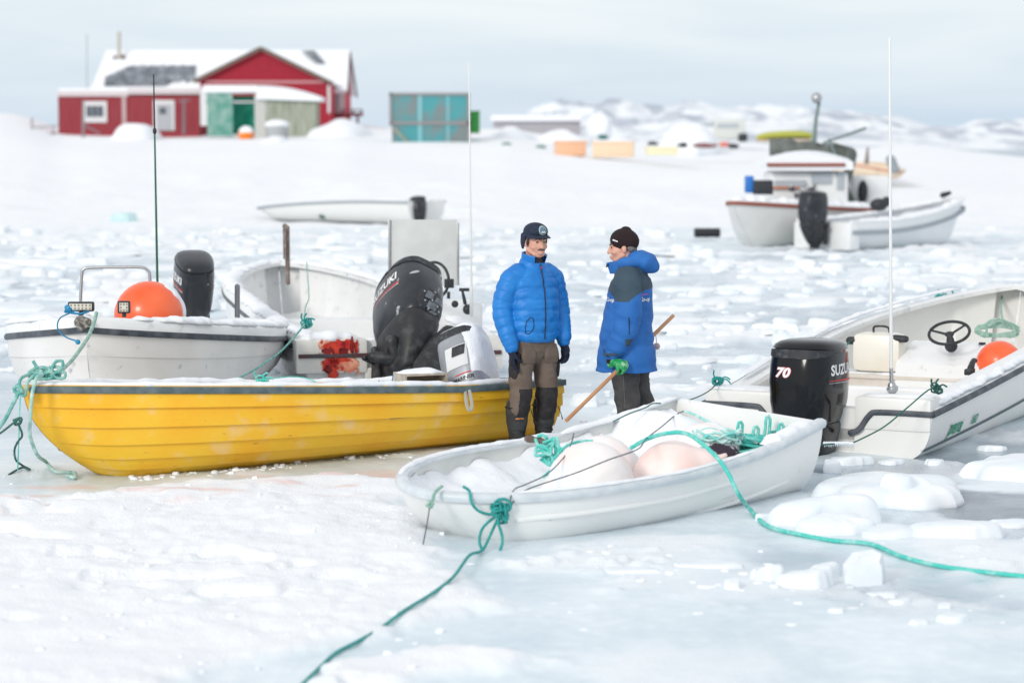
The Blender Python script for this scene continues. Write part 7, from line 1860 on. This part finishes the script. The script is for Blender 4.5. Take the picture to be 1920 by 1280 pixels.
# long grey building, small red shed
lb = empty('long_building', P(1010, 250, 170)); tag(lb, 'long low grey building under a snow roof right of the teal shed', 'building')
part('wall', mat('grey_corrugated', (.38, .37, .40), .8, col2=(.45, .44, .47), scale=2, stretch=(8, 1, .2)), lb, [(925, 226, 1088, 256)], 170, 4); part('roof_snow', SNOWF, lb, [(920, 216, 1092, 228)], 169.6, 5, .15)
rs = empty('small_shed', P(1125, 248, 170)); tag(rs, 'tiny red and grey shed in snow beyond the orange tubs', 'shed')
part('wall', mat('dusty_red_boards', (.45, .22, .23), .8, col2=(.55, .45, .46), scale=3), rs, [(1109, 230, 1142, 252)], 168, 2); part('corner_board', REDW, rs, [(1134, 230, 1142, 250)], 167.9, .1); part('roof_snow', SNOWF, rs, [(1102, 220, 1146, 231)], 167.6, 2.8, .15)
def tub(px0, py0, px1, py1, Y, label, m, rot=0):
    a = P((px0 + px1) / 2, py1, Y); w_ = (px1 - px0) / F * Y; h_ = (py1 - py0) / F * Y; e_ = empty('fish_tub', a, (0, 0, rot))
    mb = MB(); mb.box((-w_ / 2, -.5, 0), (w_ / 2, .5, h_ - .1), bev=.08); mb.box((-w_ / 2 - .04, -.55, h_ - .18), (w_ / 2 + .04, .55, h_ - .06), bev=.04); mb.build('tub', m, e_)
    mb = MB(); mb.box((-w_ / 2, -.5, h_ - .06), (w_ / 2, .5, h_ + .03), bev=.04); mb.build('snow_cap', SNOWF, e_); tag(e_, label, 'fish tub', 'fish tubs on the shore')
TO = mat('pale_orange_tub', (.80, .48, .30), .6); TO2 = mat('paler_orange_tub', (.82, .60, .42), .6); TY_ = mat('cream_yellow_tub', (.82, .77, .52), .6)
tub(1041, 263, 1097, 293, 128, 'deeper orange fish tub, leftmost of the row', TO, .12); tub(1112, 264, 1188, 295, 127, 'widest pale orange fish tub in the middle of the row', TO2, -.1); tub(1212, 274, 1270, 291, 126, 'low cream yellow fish tub sunk in the snow', TY_, .05)
# vehicle, boats and clutter on the shore
vn = empty('van', P(1372, 262, 150)); tag(vn, 'white van buried in snow with a dark rear corner, behind the fish tubs', 'van')
part('van_body', mat('dull_white_paint', (.62, .64, .61), .6), vn, [(1335, 224, 1398, 262)], 150, 2, .25); part('van_window', mat('grey_window', (.42, .46, .50), .15), vn, [(1300, 230, 1338, 236), (1345, 232, 1385, 240)], 149.95, .1)
part('van_bonnet', SNOWF, vn, [(1296, 234, 1340, 262)], 150, 2, .3); part('wheel', BLACKR, vn, [(1384, 250, 1402, 266)], 149.9, .3, .15); part('wheel', BLACKR, vn, [(1322, 258, 1334, 268)], 149.9, .3, .15)
for px, py, col, lab in ((949, 272, (.08, .20, .18), 'dark green scrap leftmost in the snow before the long building'), (1013, 277, (.06, .18, .14), 'small dark green scrap right of another one'), (1130, 257, (.05, .18, .17), 'dark scrap below the tiny red shed'), (1224, 270, (.05, .05, .06), 'black scrap left of the yellow tub'),
                         (1280, 272, (.05, .05, .06), 'black scrap right of the yellow tub'), (1322, 273, (.25, .12, .12), 'reddish beam lying in snow under the van'), (1358, 271, (.75, .20, .14), 'small bright red float in snow beside the van wheel'), (1375, 274, (.05, .05, .06), 'black scrap in snow right of the red float')):
    c = P(px, py, 135); mb = MB(); wd_ = .75 if 'beam' in lab else .33
    mb.ball(c, (wd_, .3, .14), seg=12, fn=lambda d: 1 + .5 * (float(noise2(d.x * 4 + px, d.y * 4 + d.z, 2)) - .5)); o = mb.build('scrap', mat('scrap_%02d' % (px % 97), col, .8), smooth=60, center=True); tag(o, lab, 'scrap')
ub = empty('upturned_boat', P(1468, 262, 120)); tag(ub, 'green yellow boat lying upturned on the shore behind the cabin boat', 'boat')
mb = MB(); Iu = wmat(ub).inverted(); mb.chain([Iu @ P(x, y, 120) for x, y in ((1420, 258), (1440, 255), (1470, 253), (1500, 253), (1518, 255))], [(.06, .12), (.5, .20), (.8, .22), (.8, .22), (.6, .18)], ref=(0, 1, 0), seg=18); mb.build('hull', mat('olive_yellow_hull', (.42, .44, .07), .6), ub)
mb = MB(); mb.box(tuple(Iu @ (P(1422, 266, 119.2))), tuple(Iu @ (P(1516, 262, 120.5)))); mb.build('gunwale', mat('tan_rail', (.55, .42, .30), .7), ub)
tb = simple_boat('beached_boat', (1690, 322), (1590, 300), 100, 106, .9, 1.55, 1.8, (.6, .9), mat('tan_hull', (.80, .66, .50), .6), .8, 'tan boat with orange keel edge beached behind the cabin boat', 'boat', mat('orange_rail', (.55, .18, .08), .6), keel=.85)
mb = MB(); mb.chain([tb.loc(P(1670, 300, 99.5)), tb.loc(P(1678, 318, 99.5))], [.22, .2], seg=12); mb.build('bow_cover', mat('grey_cover', (.28, .31, .34), .8), tb.root)
mb = MB(); mb.chain([P(1625, 305, 100), P(1627, 278, 100)], [.10, .05], seg=8); o = mb.build('post', mat('rusty_pipe', (.16, .11, .09), .7), smooth=60, center=True); tag(o, 'short rusty post behind the shelter of the cabin boat', 'post')
# blue-green ice edges along the tide crack
for i, (px, py, w_, lab) in enumerate(((232, 413, .42, 'blue green ice block standing on the far ice at the left'), (160, 494, .5, 'thin blue grey ice slab on its edge, left of the others'), (60, 496, .8, 'long blue grey ice slab beside the left frame edge'), (1010, 300, .7, 'low ice ridge below the green scraps'), (860, 402, .6, 'low ice hump beyond the plywood screen'))):
    c = GG(px, py); floe((c.x, c.y, c.z), w_ * 1.0, .10 if py > 450 else .20, 800 + i, lab, .5, 0, mat('blue_green_ice', (.50, .68, .70), .4) if i == 0 else ICE, 1, name='ice_block', cat='ice block', group=None)
